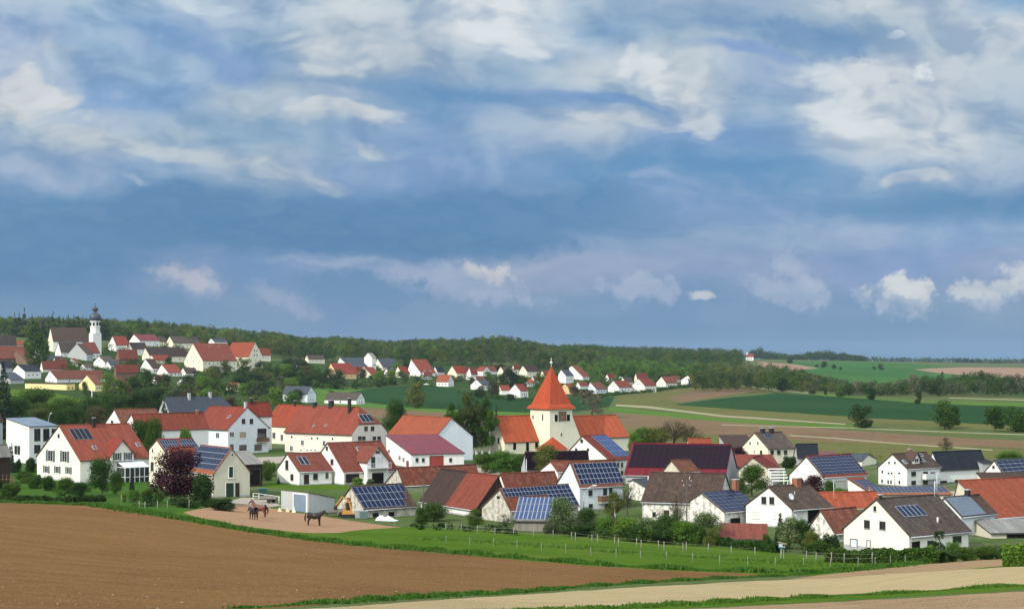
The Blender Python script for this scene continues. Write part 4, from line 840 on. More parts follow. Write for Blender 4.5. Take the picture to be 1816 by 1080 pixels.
h = H('large white inn-like house with long red half-hipped roof and three black chimneys', 'large_house', 502, 622.6, 690, 806, 771, 656, 722, 38, 'gr', 'rose', 'red', drop=4.3, ov=.5, ref='the large half-hipped red roof')
for x, y in ((517.5, 774.5), (553, 777), (563, 777), (590, 778)): h.opening('L', x, y, 3.5, 5, 'tiny')
for x, y in ((536.5, 785), (517, 795), (575, 786), (600, 788)): h.opening('L', x, y, 5.5, 10, 'w')
for x, y in ((534, 798), (545, 798), (552, 798), (559, 798)): h.opening('L', x, y, 3.5, 3, 'tiny')
for x, y, w, hh in ((649, 760, 6, 8), (660.6, 760, 6, 8), (638, 777, 6, 7), (645, 777, 6, 7), (663.7, 777, 6, 7), (672, 777, 6, 7), (640, 794, 6, 8), (670, 794, 6, 8)): h.opening('R', x, y, w, hh, 'd')
h.chimney(.80, .98, h=1.2, w=.9, mat='soot'); h.chimney(.56, .99, h=1.6, w=1.1, mat='soot'); h.chimney(.24, .80, h=3.6, w=.7, mat='soot'); h.skylight(.45, .3, w=.7, l=.7); h.skylight(.62, .28, w=.7, l=.7)
def hip_panels(h):
    a, b, c = [Vector(p) for p in h.hip]; n = (b - a).cross(c - a).normalized(); n = n if n.z > 0 else -n; m = MB(); g = MB()
    for i in range(3):
        for v in (.12,):
            p = lambda s_, t_, k: a + (b - a) * s_ + (c - (a + b) / 2) * t_ + n * k
            s0 = .24 + i * .17; q = [(s0, v), (s0 + .15, v), (s0 + .15, v + .42), (s0, v + .42)]
            g.hexa([p(x, y, .05) for x, y in q], [p(x, y, .12) for x, y in q], MT['pvblack'])
            m.hexa([p(x + dx, y + dy, .03) for (x, y), dx, dy in zip(q, (-.01, .01, .01, -.01), (-.02, -.02, .02, .02))], [p(x + dx, y + dy, .09) for (x, y), dx, dy in zip(q, (-.01, .01, .01, -.01), (-.02, -.02, .02, .02))], MT['metal'])
    o = m.build('solar_panels', h.root); g.build('cells', o)
hip_panels(h)
h = H('tall white barn with orange-red roof and plain windowless gable, left of the birch grove', 'white_barn', 687, 772, 841, 820, 776, 801.2, 740.8, 58, 'gr', 'bluewhite', 'orangered', D=402, ref='the tall white barn')
h = H('white annex with dark-red metal roof and red garage door before the tall barn', 'white_annex', 683, 729, 825, 829, 805.4, None, None, 66, 'mono', 'white', 'bordeaux', yA=771, cat='annex', ref='the annex with the dark-red metal roof')
h.opening('R', 774, 817.5, 24, 18, 'garred')
for x in (739.5, 750.5, 799): h.opening('R', x, 815.5, 5, 7, 'd')
h.opening('L', 709, 812, 4, 9, 'w'); h.opening('L', 716, 815, 4, 9, 'w'); h.opening('L', 723, 823, 4, 11, 'doorred'); h.opening('L', 690, 800, 4, 7, 'w')

h = H('small white house with two collectors on its red roof, left of the balcony house', 'white_house', 489.6, 530.7, 592, 861, 837, 508.6, 804, 58, wall='white', roof='rust', ref='the small white house with two roof collectors')
h.opening('L', 509, 824.4, 5, 17, 'd'); h.opening('L', 518, 846, 5, 11, 'd'); h.opening('R', 543.4, 850, 8, 17, 'darkdoor'); h.opening('R', 559.3, 845, 8, 11, 'd'); h.opening('R', 580, 843, 5, 10, 'd'); h.solar(.2, .46, .36, .8, 2, 1, mat='pvblack', gap=.2)
h = H('white house with red roof and a balcony gable above a dark garage', 'white_house', 568, 610, 707.5, 860, 838, 579.6, 785, 56, wall='white', roof='rust', yA=801, ref='the white house with the balcony gable')
h.opening('L', 580, 795, 3.5, 7, 'd'); h.opening('L', 589, 819, 5, 10, 'd'); h.opening('R', 625, 848, 24, 15, 'd'); h.opening('R', 684, 842, 7, 11, 'd'); h.skylight(.5, .75)
h.dormer(.36, .74, h.ze + 2.3, h.ze + 4.9, 1.3, 'rust', [(.5, 1.15, 2.6, 2.1, 'hole'), (.28, 4.3, .9, 2.1, 'd'), (.62, 4.4, 1.5, 1.9, 'b'), (.5, 6.2, .9, .5, 'd')], ground=True)
def dbalc(h, u0, u1, z, proj, out, mat):
    m = MB(); l0, l1 = u0 * h.Lg, u1 * h.Lg; P = lambda l, a, zz: h.loc(a, l, zz); f = -proj - .01
    a = P(l0, f - out, z - .15); b = P(l1, f, z); m.box(a[0], b[0], a[1], b[1], z - .15, z, MT['concrete'])
    for k in range(15):
        l = l0 + (l1 - l0) * k / 14; m.beam(P(l, f - out + .03, z), P(l, f - out + .03, z + .95), .04, .04, MT[mat])
    m.beam(P(l0, f - out + .03, z + .97), P(l1, f - out + .03, z + .97), .07, .05, MT[mat])
    for l in (l0, l1): m.beam(P(l, f, z + .97), P(l, f - out + .03, z + .97), .05, .05, MT[mat])
    m.build('balcony', h.root)
dbalc(h, .36, .74, 3.2, 1.3, 1.3, 'rail')

h = H('flat-roofed grey concrete garage with blue-grey door beside the riding paddock', 'concrete_garage', 497, 546.6, 594.8, 909, 872.5, None, None, 50, 'flat', 'concrete', 'sod', yA=867.4, yC=881.5, og=.1, ref='the grey concrete garage')
h.opening('L', 532, 892, 22, 31, 'garblue')
h = H('stone barn whose whole front slope is solar panels, right of the concrete garage', 'stone_barn', 594.8, 646.7, 741, 918, 904, 621.4, 862.4, 52, wall='stone', roof='brown', ref='the stone barn with the solar front')
h.solar(.0, .97, .06, .95, 11, 3, skip=((10, 0), (10, 1), (9, 0))); h.opening('L', 619, 892, 5.5, 18, 'doorred'); h.opening('R', 666, 913, 9, 7, 'hole'); h.opening('R', 694, 911.5, 9, 7, 'hole')
h = H('barn with pale gable and rust-brown roof, behind the dark brown roof', 'brown_barn', 680, 716, 856, 878, 862, 703.7, 829.4, 55, wall='stone', roof='oldred', D=318)
h = H('long barn with half dark-brown, half bright-red roof and a black boarded gable', 'long_barn', 742, 842, 906, 918, 905, 884, 843, 60, 'gr', 'white', 'rust', parts=[(.52, 1, 'darkbrown'), (0, .52, 'red')], gboard='timber', ref='the half red, half brown barn roof')
h = H('stone barn with tall pale gable and blue solar rows, left of the blossoming tree', 'stone_barn', 851, 905.6, 1028.5, 927, 906, 885.4, 866, 50, wall='stone', roof='oldred', ref='the stone barn with the tall pale gable')
h.solar(.02, .62, .60, .97, 12, 2); h.solar(.62, .99, .04, .97, 6, 5); h.opening('L', 884, 882, 4, 4, 'hole')
h = H('low plank shed under a tilted bright-blue solar roof, in front of the stone barn', 'solar_shed', 905, 909.5, 982, 944, 923, None, None, 96, 'mono', 'greywood', 'eternit', yA=881, W1=8.5, D=236, ref='the bright-blue solar shed')
for j in range(3): h.sec = h.sec
def mono_solar(h, u0, u1, v0, v1, nu, nv, mat, rowgap=0.0, gap=.10):
    m = MB(); g = MB(); ln = math.hypot(h.W, h.ze1 - h.ze)
    for i in range(nu):
        for j in range(nv):
            a = u0 + (u1 - u0) * i / nu; b = u0 + (u1 - u0) * (i + 1) / nu; c = v0 + (v1 - v0) * (j + rowgap) / nv; d = v0 + (v1 - v0) * (j + 1) / nv; du = gap / 2 / h.Lg; dv = gap / 2 / ln
            q = lambda A, B_, k: (A * h.Lg, B_ * h.W, h.ze + (h.ze1 - h.ze) * B_ + k)
            m.hexa([q(a, c, .04), q(b, c, .04), q(b, d, .04), q(a, d, .04)], [q(a, c, .09), q(b, c, .09), q(b, d, .09), q(a, d, .09)], MT['pvframe'])
            g.hexa([q(a + du, c + dv, .09), q(b - du, c + dv, .09), q(b - du, d - dv, .09), q(a + du, d - dv, .09)], [q(a + du, c + dv, .12), q(b - du, c + dv, .12), q(b - du, d - dv, .12), q(a + du, d - dv, .12)], MT[mat])
    o = m.build('solar_panels', h.root); g.build('cells', o)
mono_solar(h, .02, .98, .02, .98, 9, 3, 'pvlight', .07, .16)
h = H('long weathered red-brown roof running behind the stone barn toward the blue-grey house', 'long_barn', 872, 902, 1042, 893, 883, 886.6, 839.5, 60, wall='white', roof='oldred', D=288, ref='the long weathered roof')
h = H('blue-grey and white house with a roof full of solar panels and a wooden balcony', 'solar_house', 984, 1028.5, 1109, 906, 865, 1010, 818, 58, wall='bluewhite', roof='oldred', D=271, ref='the house with the wooden balcony')
h.solar(.04, .985, .12, .90, 11, 4); h.opening('R', 1047, 874, 7, 10, 'd'); h.opening('R', 1073, 872, 7, 12, 'd'); h.opening('R', 1083, 871, 6, 12, 'd'); h.opening('R', 1047.5, 897, 7, 8, 'd'); h.opening('R', 1078, 896, 9, 12, 'hole')
balcony(h, 'R', 1060, 1090, 870, 889, 1.2, 'timber2', False)
H('little white gable peeping out left of the solar roof of the balcony house', 'white_house', 955, 989.5, 1024, 889, 837, 975.3, 817.5, 55, wall='white', roof='oldred', D=295)
h = H('white gabled house with a round gable window and solar panels, in front of the church', 'white_house', 1004, 1081, 1124, 851, 816, 1031.8, 773, 47, wall='white', roof='rust', yA=803, ref='the white gable with the round window')
h.solar(.36, .99, .12, .98, 4, 4, mat='pvlight')
def round_window(h, px, py, r):
    t, z, dep, ins = h.ray_wall('L', px, py); m = MB(); m.lathe([(r + .1, 0), (r + .1, .08), (r, .08), (r, .02)], MT['dframe'], 14); 
    m.v = [(ins - z_, t + x, z + y) for x, y, z_ in m.v]; o = m.build('round_window', h.root); q = MB(); q.poly([(ins - .04, t + r * math.cos(a * math.pi / 7), z + r * math.sin(a * math.pi / 7)) for a in range(14)], MT['pane']); q.build('pane', o)
round_window(h, 1031.8, 782, .32)
for x in (1089, 1096, 1103): h.opening('R', x, 824, 3.5, 8, 'd')
h.opening('R', 1103, 838, 4, 7, 'd'); h.opening('L', 1022, 797, 4, 5, 'd'); h.opening('L', 1043, 797, 4, 5, 'd')
h = H('low building with purple-black solar roof between the dark tree and the round-window gable', 'low_barn', 922, 932, 1078, 846, 833, 938, 801.5, 68, wall='grey', roof='darkbrown', D=338); h.solar(.01, .99, .04, .96, 14, 4, mat='pvpurple', gap=.03, fm='darkframe')
h = H('huge barn with purple-black solar roof and grey gable, right of the church', 'great_barn', 1106, 1287, 1310, 862, 846, 1298, 788, 16, 'gr', 'grey', 'bordeaux', ref='the huge purple solar barn')
h.solar(.005, .975, .24, .96, 18, 5, mat='pvpurple', gap=.03, fm='darkframe')
h = H('small barn with pale stone gable and rust roof standing against the huge purple solar roof', 'small_barn', 1173.6, 1207.8, 1242, 866, 838, 1190, 816, 48, wall='greige', roof='oldred', D=305)
h = H('cream stone cottage with grey roof and twin white chimneys', 'stone_cottage', 1112, 1152, 1186, 892, 868, 1122, 850, 55, wall='mottled', roof='slate', D=288, yA=853); h.chimney(.45, .5, h=1.3, w=.5, mat='frame'); h.chimney(.62, .5, h=1.3, w=.5, mat='frame')
h = H('barn with big dark brown frontal roof over a peeling white wall behind the flowering trees', 'white_barn', 1136, 1273, 1302, 926, 894, 1288, 840, 20, 'gr', 'mottled', 'brown', ref='the barn with the big dark brown roof')
h.opening('L', 1160, 912, 6, 9, 'd'); h.opening('L', 1200, 908, 6, 9, 'd'); h.opening('L', 1182, 913, 8, 16, 'darkdoor'); h.pipe(.45, .75, h=.6)
h = H('white barn with peeling gable and solar roof beside the telegraph pole', 'white_barn', 1220, 1285.8, 1352, 932, 908.5, 1242.7, 873, 50, wall='mottled', roof='brown', yA=888, ref='the white barn beside the telegraph pole')
h.solar(.01, .97, .03, .97, 7, 6, gap=.07); h.chimney(.92, .98, h=1.6, w=.8, mat='brick'); h.opening('R', 1304, 925, 16, 12, 'hole')
h = H('bright white house with brown roof, two blinds and a satellite dish', 'white_house', 1317.6, 1406.6, 1479.6, 938, 904.8, 1362, 862.6, 52, wall='white', roof='brown', ov=.45, ref='the bright white house with the satellite dish')
h.opening('L', 1355, 887, 8.5, 13, 'd'); h.opening('L', 1369, 887.4, 8.5, 13, 'd'); h.opening('L', 1339.7, 912, 16, 13, 'b'); h.opening('L', 1379, 913, 16, 13, 'b'); h.opening('R', 1418, 914, 14, 15, 'b'); h.opening('R', 1443, 914, 20, 26, 'hole')
h.chimney(.68, .98, h=1.0, w=1.0, mat='brick'); h.dish(.16, .42, r=.5); h.pipe(.4, .6, h=.5)
h = H('low shed with mossy red roof and whitewashed wall below the bright white house', 'low_shed', 1270, 1274, 1362, 967, 954.5, None, None, 98, 'mono', 'rose', 'rust', yA=927, W1=5.2, D=222, ref='the low shed with the mossy red roof'); h.opening('R', 1300, 962, 6, 5, 'hole')
h = H('stone barn gable with rust-red roof, touching the left side of the big cream house', 'stone_barn', 1427, 1481.4, 1545, 966, 947, 1454.3, 904, 52, wall='mottled', roof='oldred', D=222, ref='the stone gable beside the cream house')
h = H('building with wide orange tiled roof behind the stone gable and the cream house', 'orange_roofed_barn', 1436, 1452, 1566, 915, 903, 1440, 873, 78, wall='cream', roof='orangetile', D=272, ref='the wide orange roof')
h.pipe(.28, .45, h=3.4, r=.05, name='roof_mast')
h = H('large cream house with grey-brown roof and five solar collectors at the lower right', 'cream_house', 1490.6, 1615, 1725, 982, 951.8, 1553, 884, 55, wall='creamy', roof='greybrown', ov=.4, ref='the large cream house at the lower right')
h.opening('L', 1537.8, 929.3, 10, 15, 'd'); h.opening('L', 1565.3, 931.5, 10.5, 15, 'd'); h.opening('L', 1551.8, 901.6, 4.5, 9, 'd'); h.opening('L', 1514.4, 963, 13, 16, 'dc'); h.opening('L', 1540.6, 964.3, 7, 14, 'dc')
h.opening('R', 1624, 971, 13, 21, 'hole'); h.opening('R', 1650, 963, 11, 10, 'd'); h.opening('R', 1697, 956, 15, 12, 'd')
h.solar(.17, .54, .48, .77, 5, 1, gap=.16); h.chimney(.06, .98, h=.5, w=.3, mat='soot'); h.pipe(.92, .94, h=2.0, r=.07); h.pipe(.98, .98, h=2.8, r=.05); h.pipe(.60, .30, h=.6, r=.12, name='vent_cowl', mat='rail')
h = H('blue-grey house with silvery solar roof, joined to the right of the large cream house', 'blue_house', 1640, 1707, 1770, 979, 917, 1674, 882, 50, wall='bluewhite', roof='brown', D=229, ref='the blue-grey house')
h.solar(.02, .68, .04, .96, 8, 6, mat='pvgrey', gap=.05); h.opening('R', 1738, 927, 8, 12, 'd'); h.opening('R', 1753, 925, 6, 12, 'd'); h.opening('R', 1729, 953.6, 8, 14, 'w'); h.opening('R', 1748, 952, 8, 12, 'w'); h.chimney(.65, .99, h=.8, w=.6, mat='soot')
h = H('big barn with bright orange-red roof at the right edge', 'orange_barn', 1684, 1768, 1900, 972, 919, 1698, 852, 58, wall='greige', roof='orangered', D=243, ref='the orange-red barn at the right edge')
h = H('grey-roofed lean-to with dark open bay under the orange-red barn roof', 'open_shed', 1750, 1757, 1880, 968, 945, None, None, 82, 'mono', 'greige', 'eternit', yA=920, W1=6, D=226); h.opening('R', 1806, 958, 40, 22, 'hole')
h = H('white gabled house with solar roof at the right edge, behind the orange-red barn', 'white_house', 1733, 1787, 1900, 884, 853, 1762.5, 816, 52, wall='white', roof='slate', D=302, ref='the white solar gable at the right edge'); h.solar(.01, .8, .1, .95, 9, 5); h.opening('L', 1762, 828, 4, 5, 'd')
h = H('low building with dark-red roof strip just above the orange-red barn roof', 'low_house', 1746, 1750, 1880, 878, 858, None, None, 88, 'mono', 'white', 'darkbrown', yA=837, W1=6, D=284)
h = H('three-storey white house with brown roof, small dormer and many windows', 'white_house', 1554.6, 1609.9, 1671, 863, 832, 1581.8, 804.6, 52, wall='white', roof='brown', ref='the three-storey white house')
for x, y, w, hh in ((1577, 820.5, 4, 6), (1587.4, 820.5, 4, 6), (1565, 836.4, 4, 7), (1576, 839, 4.5, 5), (1581.5, 839, 4.5, 5), (1595, 839, 5, 5), (1564.6, 853, 4, 8), (1575.5, 854.6, 4, 8), (1580.5, 854.6, 4, 8), (1595.3, 855, 4, 8)): h.opening('L', x, y, w, hh, 'w')
for x, y in ((1620, 840), (1641, 840), (1620, 856), (1641, 855), (1654, 841)): h.opening('R', x, y, 8, 8, 'd')
balcony(h, 'R', 1634, 1660, 836, 848, 1.2, 'rail', False)
h.dormer(.30, .48, h.ze + 2.0, h.ze + 3.2, -1.2, 'brown', [(.5, h.ze + 1.5, 1.2, .8, 'w')]); h.skylight(.12, .45); h.skylight(.66, .5); h.solar(.42, .8, .72, .92, 3, 1, gap=.4); h.chimney(.5, .98, h=.8)
h = H('long white hall with black roof right of the three-storey house', 'white_hall', 1644, 1667, 1754, 866, 834, 1653, 801, 60, wall='white', roof='black', D=334, ref='the hall with the black roof'); h.opening('R', 1672, 855, 14, 6, 'd'); h.opening('R', 1700, 853, 14, 6, 'd')
H('small black-roofed lean-to at the right end of the black hall', 'black_shed', 1738, 1742, 1764, 850, 820, None, None, 75, 'mono', 'grey', 'black', yA=806, W1=8, D=338)
h = H('white barn with a blue solar roof of six rows and pale garage doors', 'white_barn', 1397, 1461, 1541, 871, 847, 1429, 809, 52, wall='white', roof='rust', ref='the white barn with six solar rows')
h.solar(.02, .98, .12, .94, 12, 6, gap=.08); h.opening('R', 1489, 860, 22, 14, 'garpale')
h = H('low cream lean-to with solar roof in front of the white six-row solar barn', 'low_annex', 1501, 1543.4, 1572, 884, 874, None, None, 52, 'mono', 'creamy', 'rust', yA=847, D=294, cat='annex'); mono_solar(h, .12, .96, .08, .8, 5, 4, 'pv')
h = H('long low orange roof carrying a single row of solar panels, above the large cream house', 'low_barn', 1547, 1551, 1690, 887, 877, None, None, 86, 'mono', 'creamy', 'orangetile', yA=862.5, W1=4.5, D=284); mono_solar(h, .02, .98, .2, .92, 16, 1, 'pv')
h = H('pale house with broad front gable and red roof behind the round green tree', 'pale_house', 1307, 1370, 1386, 862, 836, 1334.5, 811, 20, wall='greige', roof='rust', D=326, ref='the broad pale gable')
H('red-roofed wing lying crosswise behind the broad pale gable', 'rear_wing', 1296, 1300, 1383, 860, 828, None, None, 86, 'mono', 'greige', 'rust', yA=805.5, W1=7, D=338, cat='wing')
h = H('pale yellow house with grey-brown roof and two black chimneys at the village back', 'yellow_house', 1314, 1362.6, 1412, 822, 796, 1337.3, 767, 58, wall='cream', roof='greybrown', ref='the yellow house at the back')
for x, y, k in ((1330.7, 786, 'w'), (1344, 786, 'w'), (1338, 801, 't'), (1350, 802, 'd')): h.opening('L', x, y, 4, 7, k)
for x in (1369, 1381, 1393): h.opening('R', x, 802, 6, 8, 'd')
h.solar(.26, .5, .62, .9, 3, 1); h.chimney(.3, .99, h=1, w=.9, mat='soot'); h.chimney(.62, .99, h=1, w=.9, mat='soot')
H('dark brown roof left behind the pale yellow house', 'dark_barn', 1286, 1291, 1342, 815, 795, None, None, 80, 'mono', 'grey', 'darkbrown', yA=771, W1=8, D=412)
H('black pitched roof right behind the pale yellow house', 'black_barn', 1406, 1414, 1453, 822, 812, 1411, 787, 82, wall='grey', roof='black', D=392)
H('narrow strip of dark-red roof beyond the white six-row solar barn', 'red_roofed_house', 1448, 1453, 1488, 815, 807, None, None, 84, 'mono', 'white', 'bordeaux', yA=800, W1=6, D=412)
h = H('cream gable with long blue-black roof behind the white six-row solar barn', 'cream_barn', 1484, 1529, 1556, 832, 817, 1541, 805, 30, 'gr', 'cream', 'slate', D=388)
H('orange roof just visible behind the huge purple solar barn', 'orange_roofed_house', 1216, 1222, 1264, 812, 793, 1219, 777, 80, wall='cream', roof='orangered', D=412)
def terrace():
    x, y = at(1369, 318); z = float(hgt(x, y)); r = empty('pergola', (x, y, z), math.radians(4)); tag(r, 'pale slatted pergola in steps between the broad pale gable and the white solar barn', 'pergola')
    for i in range(5):
        m = MB(); m.box(0, 3.2, i * .8, i * .8 + .16, 1.4 + i * .5, 1.62 + i * .5, MT['frame']); m.build('slat', r)
    for xx in (.05, 3.0):
        for yy in (0.2, 3.4):
            m = MB(); m.box(xx, xx + .14, yy, yy + .14, -.5, 1.4 + yy * .6, MT['frame']); m.build('post', r)
terrace()

# ------------------------------------------------------------------ the parish church
def church():
    al = math.radians(54); D0 = 431.0
    bx, by = at(895, D0); z0 = float(hgt(bx, by)); root = empty('parish_church', (bx, by, z0), math.pi / 2 - al)
    tag(root, 'church with square cream tower under a pointed orange pyramid roof, centre of the village', 'church'); LM.append(('the church tower', 978, 800)); LM.append(('the church nave', 880, 800))
    d1 = (-math.cos(al), math.sin(al)); d2 = (math.sin(al), math.cos(al))
    def loc_of(px, dep):
        X, Y = at(px, dep); X -= bx; Y -= by; return (X * d2[0] + Y * d2[1], X * d1[0] + Y * d1[1])
    zz = lambda y, dep: -(y - HY) / FPX * dep - z0
    def gable(x0, x1, y0, y1, ze, zr, wall, roofm, wname='nave_wall', rname='nave_roof', th=.2):
        r = (y0 + y1) / 2; m = MB(); i = .35; k = (zr - ze) / (r - y0)
        for x in (x0 + .25, x1 - .25):
            m.poly([(x, y0 + i, -2), (x, y1 - i, -2), (x, y1 - i, ze + k * i - th), (x, r, zr - th), (x, y0 + i, ze + k * i - th)], wall)
        for y in (y0 + i, y1 - i): m.poly([(x0 + .25, y, -2), (x1 - .25, y, -2), (x1 - .25, y, ze + k * i - th), (x0 + .25, y, ze + k * i - th)], wall)
        w = m.build(wname, root); q = MB(); thick(q, [[(x0, y0, ze), (x1, y0, ze), (x1, r, zr), (x0, r, zr)], [(x0, y1, ze), (x1, y1, ze), (x1, r, zr), (x0, r, zr)]], th, roofm)
        q.tube([(x0, r, zr), (x1, r, zr)], [.15, .15], roofm, 6); q.build(rname, root); return w
    W1 = 9.8; k = (861 - HX) / FPX; W1 = (k * by - bx) / (d1[0] - k * d1[1]); 
    ze = zz(784.6, D0); zr = zz(737.8, D0 + W1 / 2 * d1[1]); print('church W1', W1, 'ze', ze, 'zr', zr, 'z0', z0)
    wm = MT['cream']; rm = MT['churchtile']
    tx, ty = loc_of(974.8, 434.0)               # tower front corner
    tw1 = 8.2; tw2 = 8.2
    # tower size from the photo
    for name_, px, d in (('w1', 940.5, d1), ('w2', 1015, d2)):
        X, Y = at(974.8, 434.0); kk = (px - HX) / FPX; t = (kk * Y - X) / (d[0] - kk * d[1])
        if name_ == 'w1': tw1 = t
        else: tw2 = t
    print('tower', tx, ty, tw1, tw2)
    nave_w = gable(0, tx + 1.5, 0, W1, ze, zr, wm, rm)
    ex0 = tx + tw2 - 1.0; kk = (1113.6 - HX) / FPX
    # chancel behind the tower: same axis
    X0, Y0 = bx, by; L2 = (kk * Y0 - X0) / (d2[0] - kk * d2[1])
    cy0 = ty + .6; P = at(1000, 440)
    L2 = ex0 + 21.0
    gable(ex0, L2, cy0, cy0 + 12.0, zz(774, 452), zz(735, 458), wm, rm, 'chancel_wall', 'chancel_roof')
    # tower
    zt = zz(725.5, 434.0); m = MB(); m.box(tx, tx + tw2, ty, ty + tw1, -2, zt, wm); tower = m.build('tower', root)
    def bxp(face, c, z, w, h, out, mat, q, dd=.0):
        if face == 'R': q.box(c - w / 2, c + w / 2, ty - out, ty + .02 - dd, z - h / 2, z + h / 2, mat)
        else: q.box(tx - out, tx + .02 - dd, c - w / 2, c + w / 2, z - h / 2, z + h / 2, mat)
    for face, c, z, w, h in (('R', tx + tw2 * .28, zt - 2.3, 1.0, 1.7), ('R', tx + tw2 * .82, zt - 2.3, 1.0, 1.7), ('L', ty + tw1 * .35, zt - 2.2, .5, 1.6), ('L', ty + tw1 * .85, zt - 2.2, .5, .9), ('R', tx + tw2 * .5, zt - 6.6, .35, .8)):
        q = MB(); bxp(face, c, z, w + .3, h + .3, .05, MT['creamy'] if 'creamy' in MT else wm, q); o = q.build('belfry_window', tower); q = MB(); bxp(face, c, z, w, h, .08, MT['hole'], q, -.0); q.build('louvre', o) if False else q.build('louvre', tower)
    # clock face: dark square board with red-brown dial and hands
    q = MB(); cx, cz = tx + tw2 * .56, zt - 1.9; q.box(cx - 1.25, cx + 1.25, ty - .12, ty + .01, cz - 1.25, cz + 1.25, MT['brownwall']); cl = q.build('clock', tower)
    q = MB()
    for k_ in range(12):
        a = k_ * math.pi / 6; q.beam((cx + .95 * math.sin(a), ty - .15, cz + .95 * math.cos(a)), (cx + 1.1 * math.sin(a), ty - .15, cz + 1.1 * math.cos(a)), .08, .04, MT['orange'])
    q.beam((cx, ty - .16, cz), (cx - .5, ty - .16, cz - .45), .09, .04, MT['orange']); q.beam((cx, ty - .16, cz), (cx + .55, ty - .16, cz - .7), .07, .04, MT['orange']); q.build('clock_hands', tower)
    # tower roof: steep pyramid with a slight bell-cast foot
    za = zz(650, 440.0); cx, cy = tx + tw2 / 2, ty + tw1 / 2; q = MB(); rings = []
    for f, zf, extra in ((1.0, 0, .75), (1.0, .55, .45), (.88, .075 * (za - zt) + .35, .25), (.012, za - zt, 0)):
        hx, hy = tw2 / 2 * f + extra, tw1 / 2 * f + extra; rings.append([(cx - hx, cy - hy, zt + zf), (cx + hx, cy - hy, zt + zf), (cx + hx, cy + hy, zt + zf), (cx - hx, cy + hy, zt + zf)])
    for a, b in zip(rings[:-1], rings[1:]):
        for i in range(4): q.poly([a[i], a[(i + 1) % 4], b[(i + 1) % 4], b[i]], rm)
    q.poly(list(reversed(rings[0])), MT['fascia']); sp = q.build('tower_roof', root)
    q = MB(); q.tube([(cx, cy, za - .3), (cx, cy, za + 1.2)], [.09, .05], MT['cream'], 6); q.lathe([(.001, za + .7), (.3, za + .85), (.38, za + 1.05), (.3, za + 1.25), (.001, za + 1.4)], MT['cream'], 10, (cx, cy))
    q.beam((cx, cy, za + 1.3), (cx, cy, za + 2.3), .09, .09, MT['cream']); q.beam((cx - .35, cy, za + 1.9), (cx + .35, cy, za + 1.9), .09, .09, MT['cream']); q.build('finial', root)
    # buttress sloping off the tower's right corner
    q = MB(); q.mesh([(tx + tw2, ty, -2), (tx + tw2 + 3.0, ty, -2), (tx + tw2 + 3.0, ty, 3.2), (tx + tw2, ty, 9.5), (tx + tw2, ty + 1.2, -2), (tx + tw2 + 3.0, ty + 1.2, -2), (tx + tw2 + 3.0, ty + 1.2, 3.2), (tx + tw2, ty + 1.2, 9.5)],
                    [(0, 1, 2, 3), (4, 7, 6, 5), (0, 4, 5, 1), (1, 5, 6, 2), (2, 6, 7, 3), (3, 7, 4, 0)], wm); q.build('buttress', root)
    # porch / sacristy in front with tent roof
    px_, py_ = loc_of(985, 424.0); q = MB(); w = 5.2; q.box(px_ - w / 2, px_ + w / 2, py_ - w / 2 + 1.2, py_ + w / 2 + 1.2, -2, zz(797, 424), wm); q.build('sacristy', root)
    q = MB(); w = 5.9; cz = zz(797, 424); ap = (px_, py_ + 1.2, zz(775, 424)); co = [(px_ - w / 2, py_ + 1.2 - w / 2, cz), (px_ + w / 2, py_ + 1.2 - w / 2, cz), (px_ + w / 2, py_ + 1.2 + w / 2, cz), (px_ - w / 2, py_ + 1.2 + w / 2, cz)]
    for i in range(4): q.poly([co[i], co[(i + 1) % 4], ap], rm)
    q.poly(list(reversed(co)), MT['fascia']); q.build('sacristy_roof', root)
    # nave openings on the right-hand side wall and a slim one in the gable
    for fr, w, hh, zc in ((.28, .9, 2.2, 2.2), (.62, .9, 2.6, 1.8), (.86, .9, 2.0, 2.2)):
        q = MB(); x = fr * (tx + 1); q.box(x - w / 2, x + w / 2, .35 - .05, .37, zc - hh / 2, zc + hh / 2, MT['hole']); q.build('nave_window', root)
    for yf, zc, w, hh in ((.35, 3.4, .6, 1.5), (.68, 3.4, .6, 1.5)):
        q = MB(); y = W1 * yf; q.box(.20, .27, y - w / 2, y + w / 2, zc - hh / 2, zc + hh / 2, MT['hole']); q.build('nave_window', root)
church()
# ------------------------------------------------------------------ far villages
def F(label, A, B, C, base, eave, apx, apy, wall='white', roof='red', typ='gl', al=50, ref=None, wins=True, D=None, **k):
    cat = k.pop('cat', 'house'); name = k.pop('name', 'village_house')
    h = House(label, cat, name, A, B, C, base, eave, apx, apy, al, typ, wall, roof, D=D, ref=ref, ov=.4, og=.25, **k)
    if wins:
        # two storeys of small windows in the gable and one row on the long side
        fg, fs = ('L', 'R') if typ == 'gl' else ('R', 'L'); W, L = h.W, h.Lg; k = min(1, W / 9)
        hz = [(0.5 if h.ze > 2 else .6)]
        if typ in ('gl', 'gr'):
            for f in (.28, .52) if W > 5 else (.5,): h.open_local(fg, W * (f + .1), min(1.5, h.ze * .45), .9 * k, 1.2 * k, 'tiny')
            if h.zr - h.ze > 2.2:
                for f in ((h.r - 1.0 * k), (h.r + 1.0 * k)): h.open_local(fg, f, h.ze + (h.zr - h.ze) * .22, .8 * k, 1.1 * k, 'tiny')
        for f in (.25, .5, .75):
            if h.ze > 1.6: h.open_local(fs, L * f, h.ze * .5, 1.0 * k, 1.2 * k, 'tiny')
    return h
VG = None
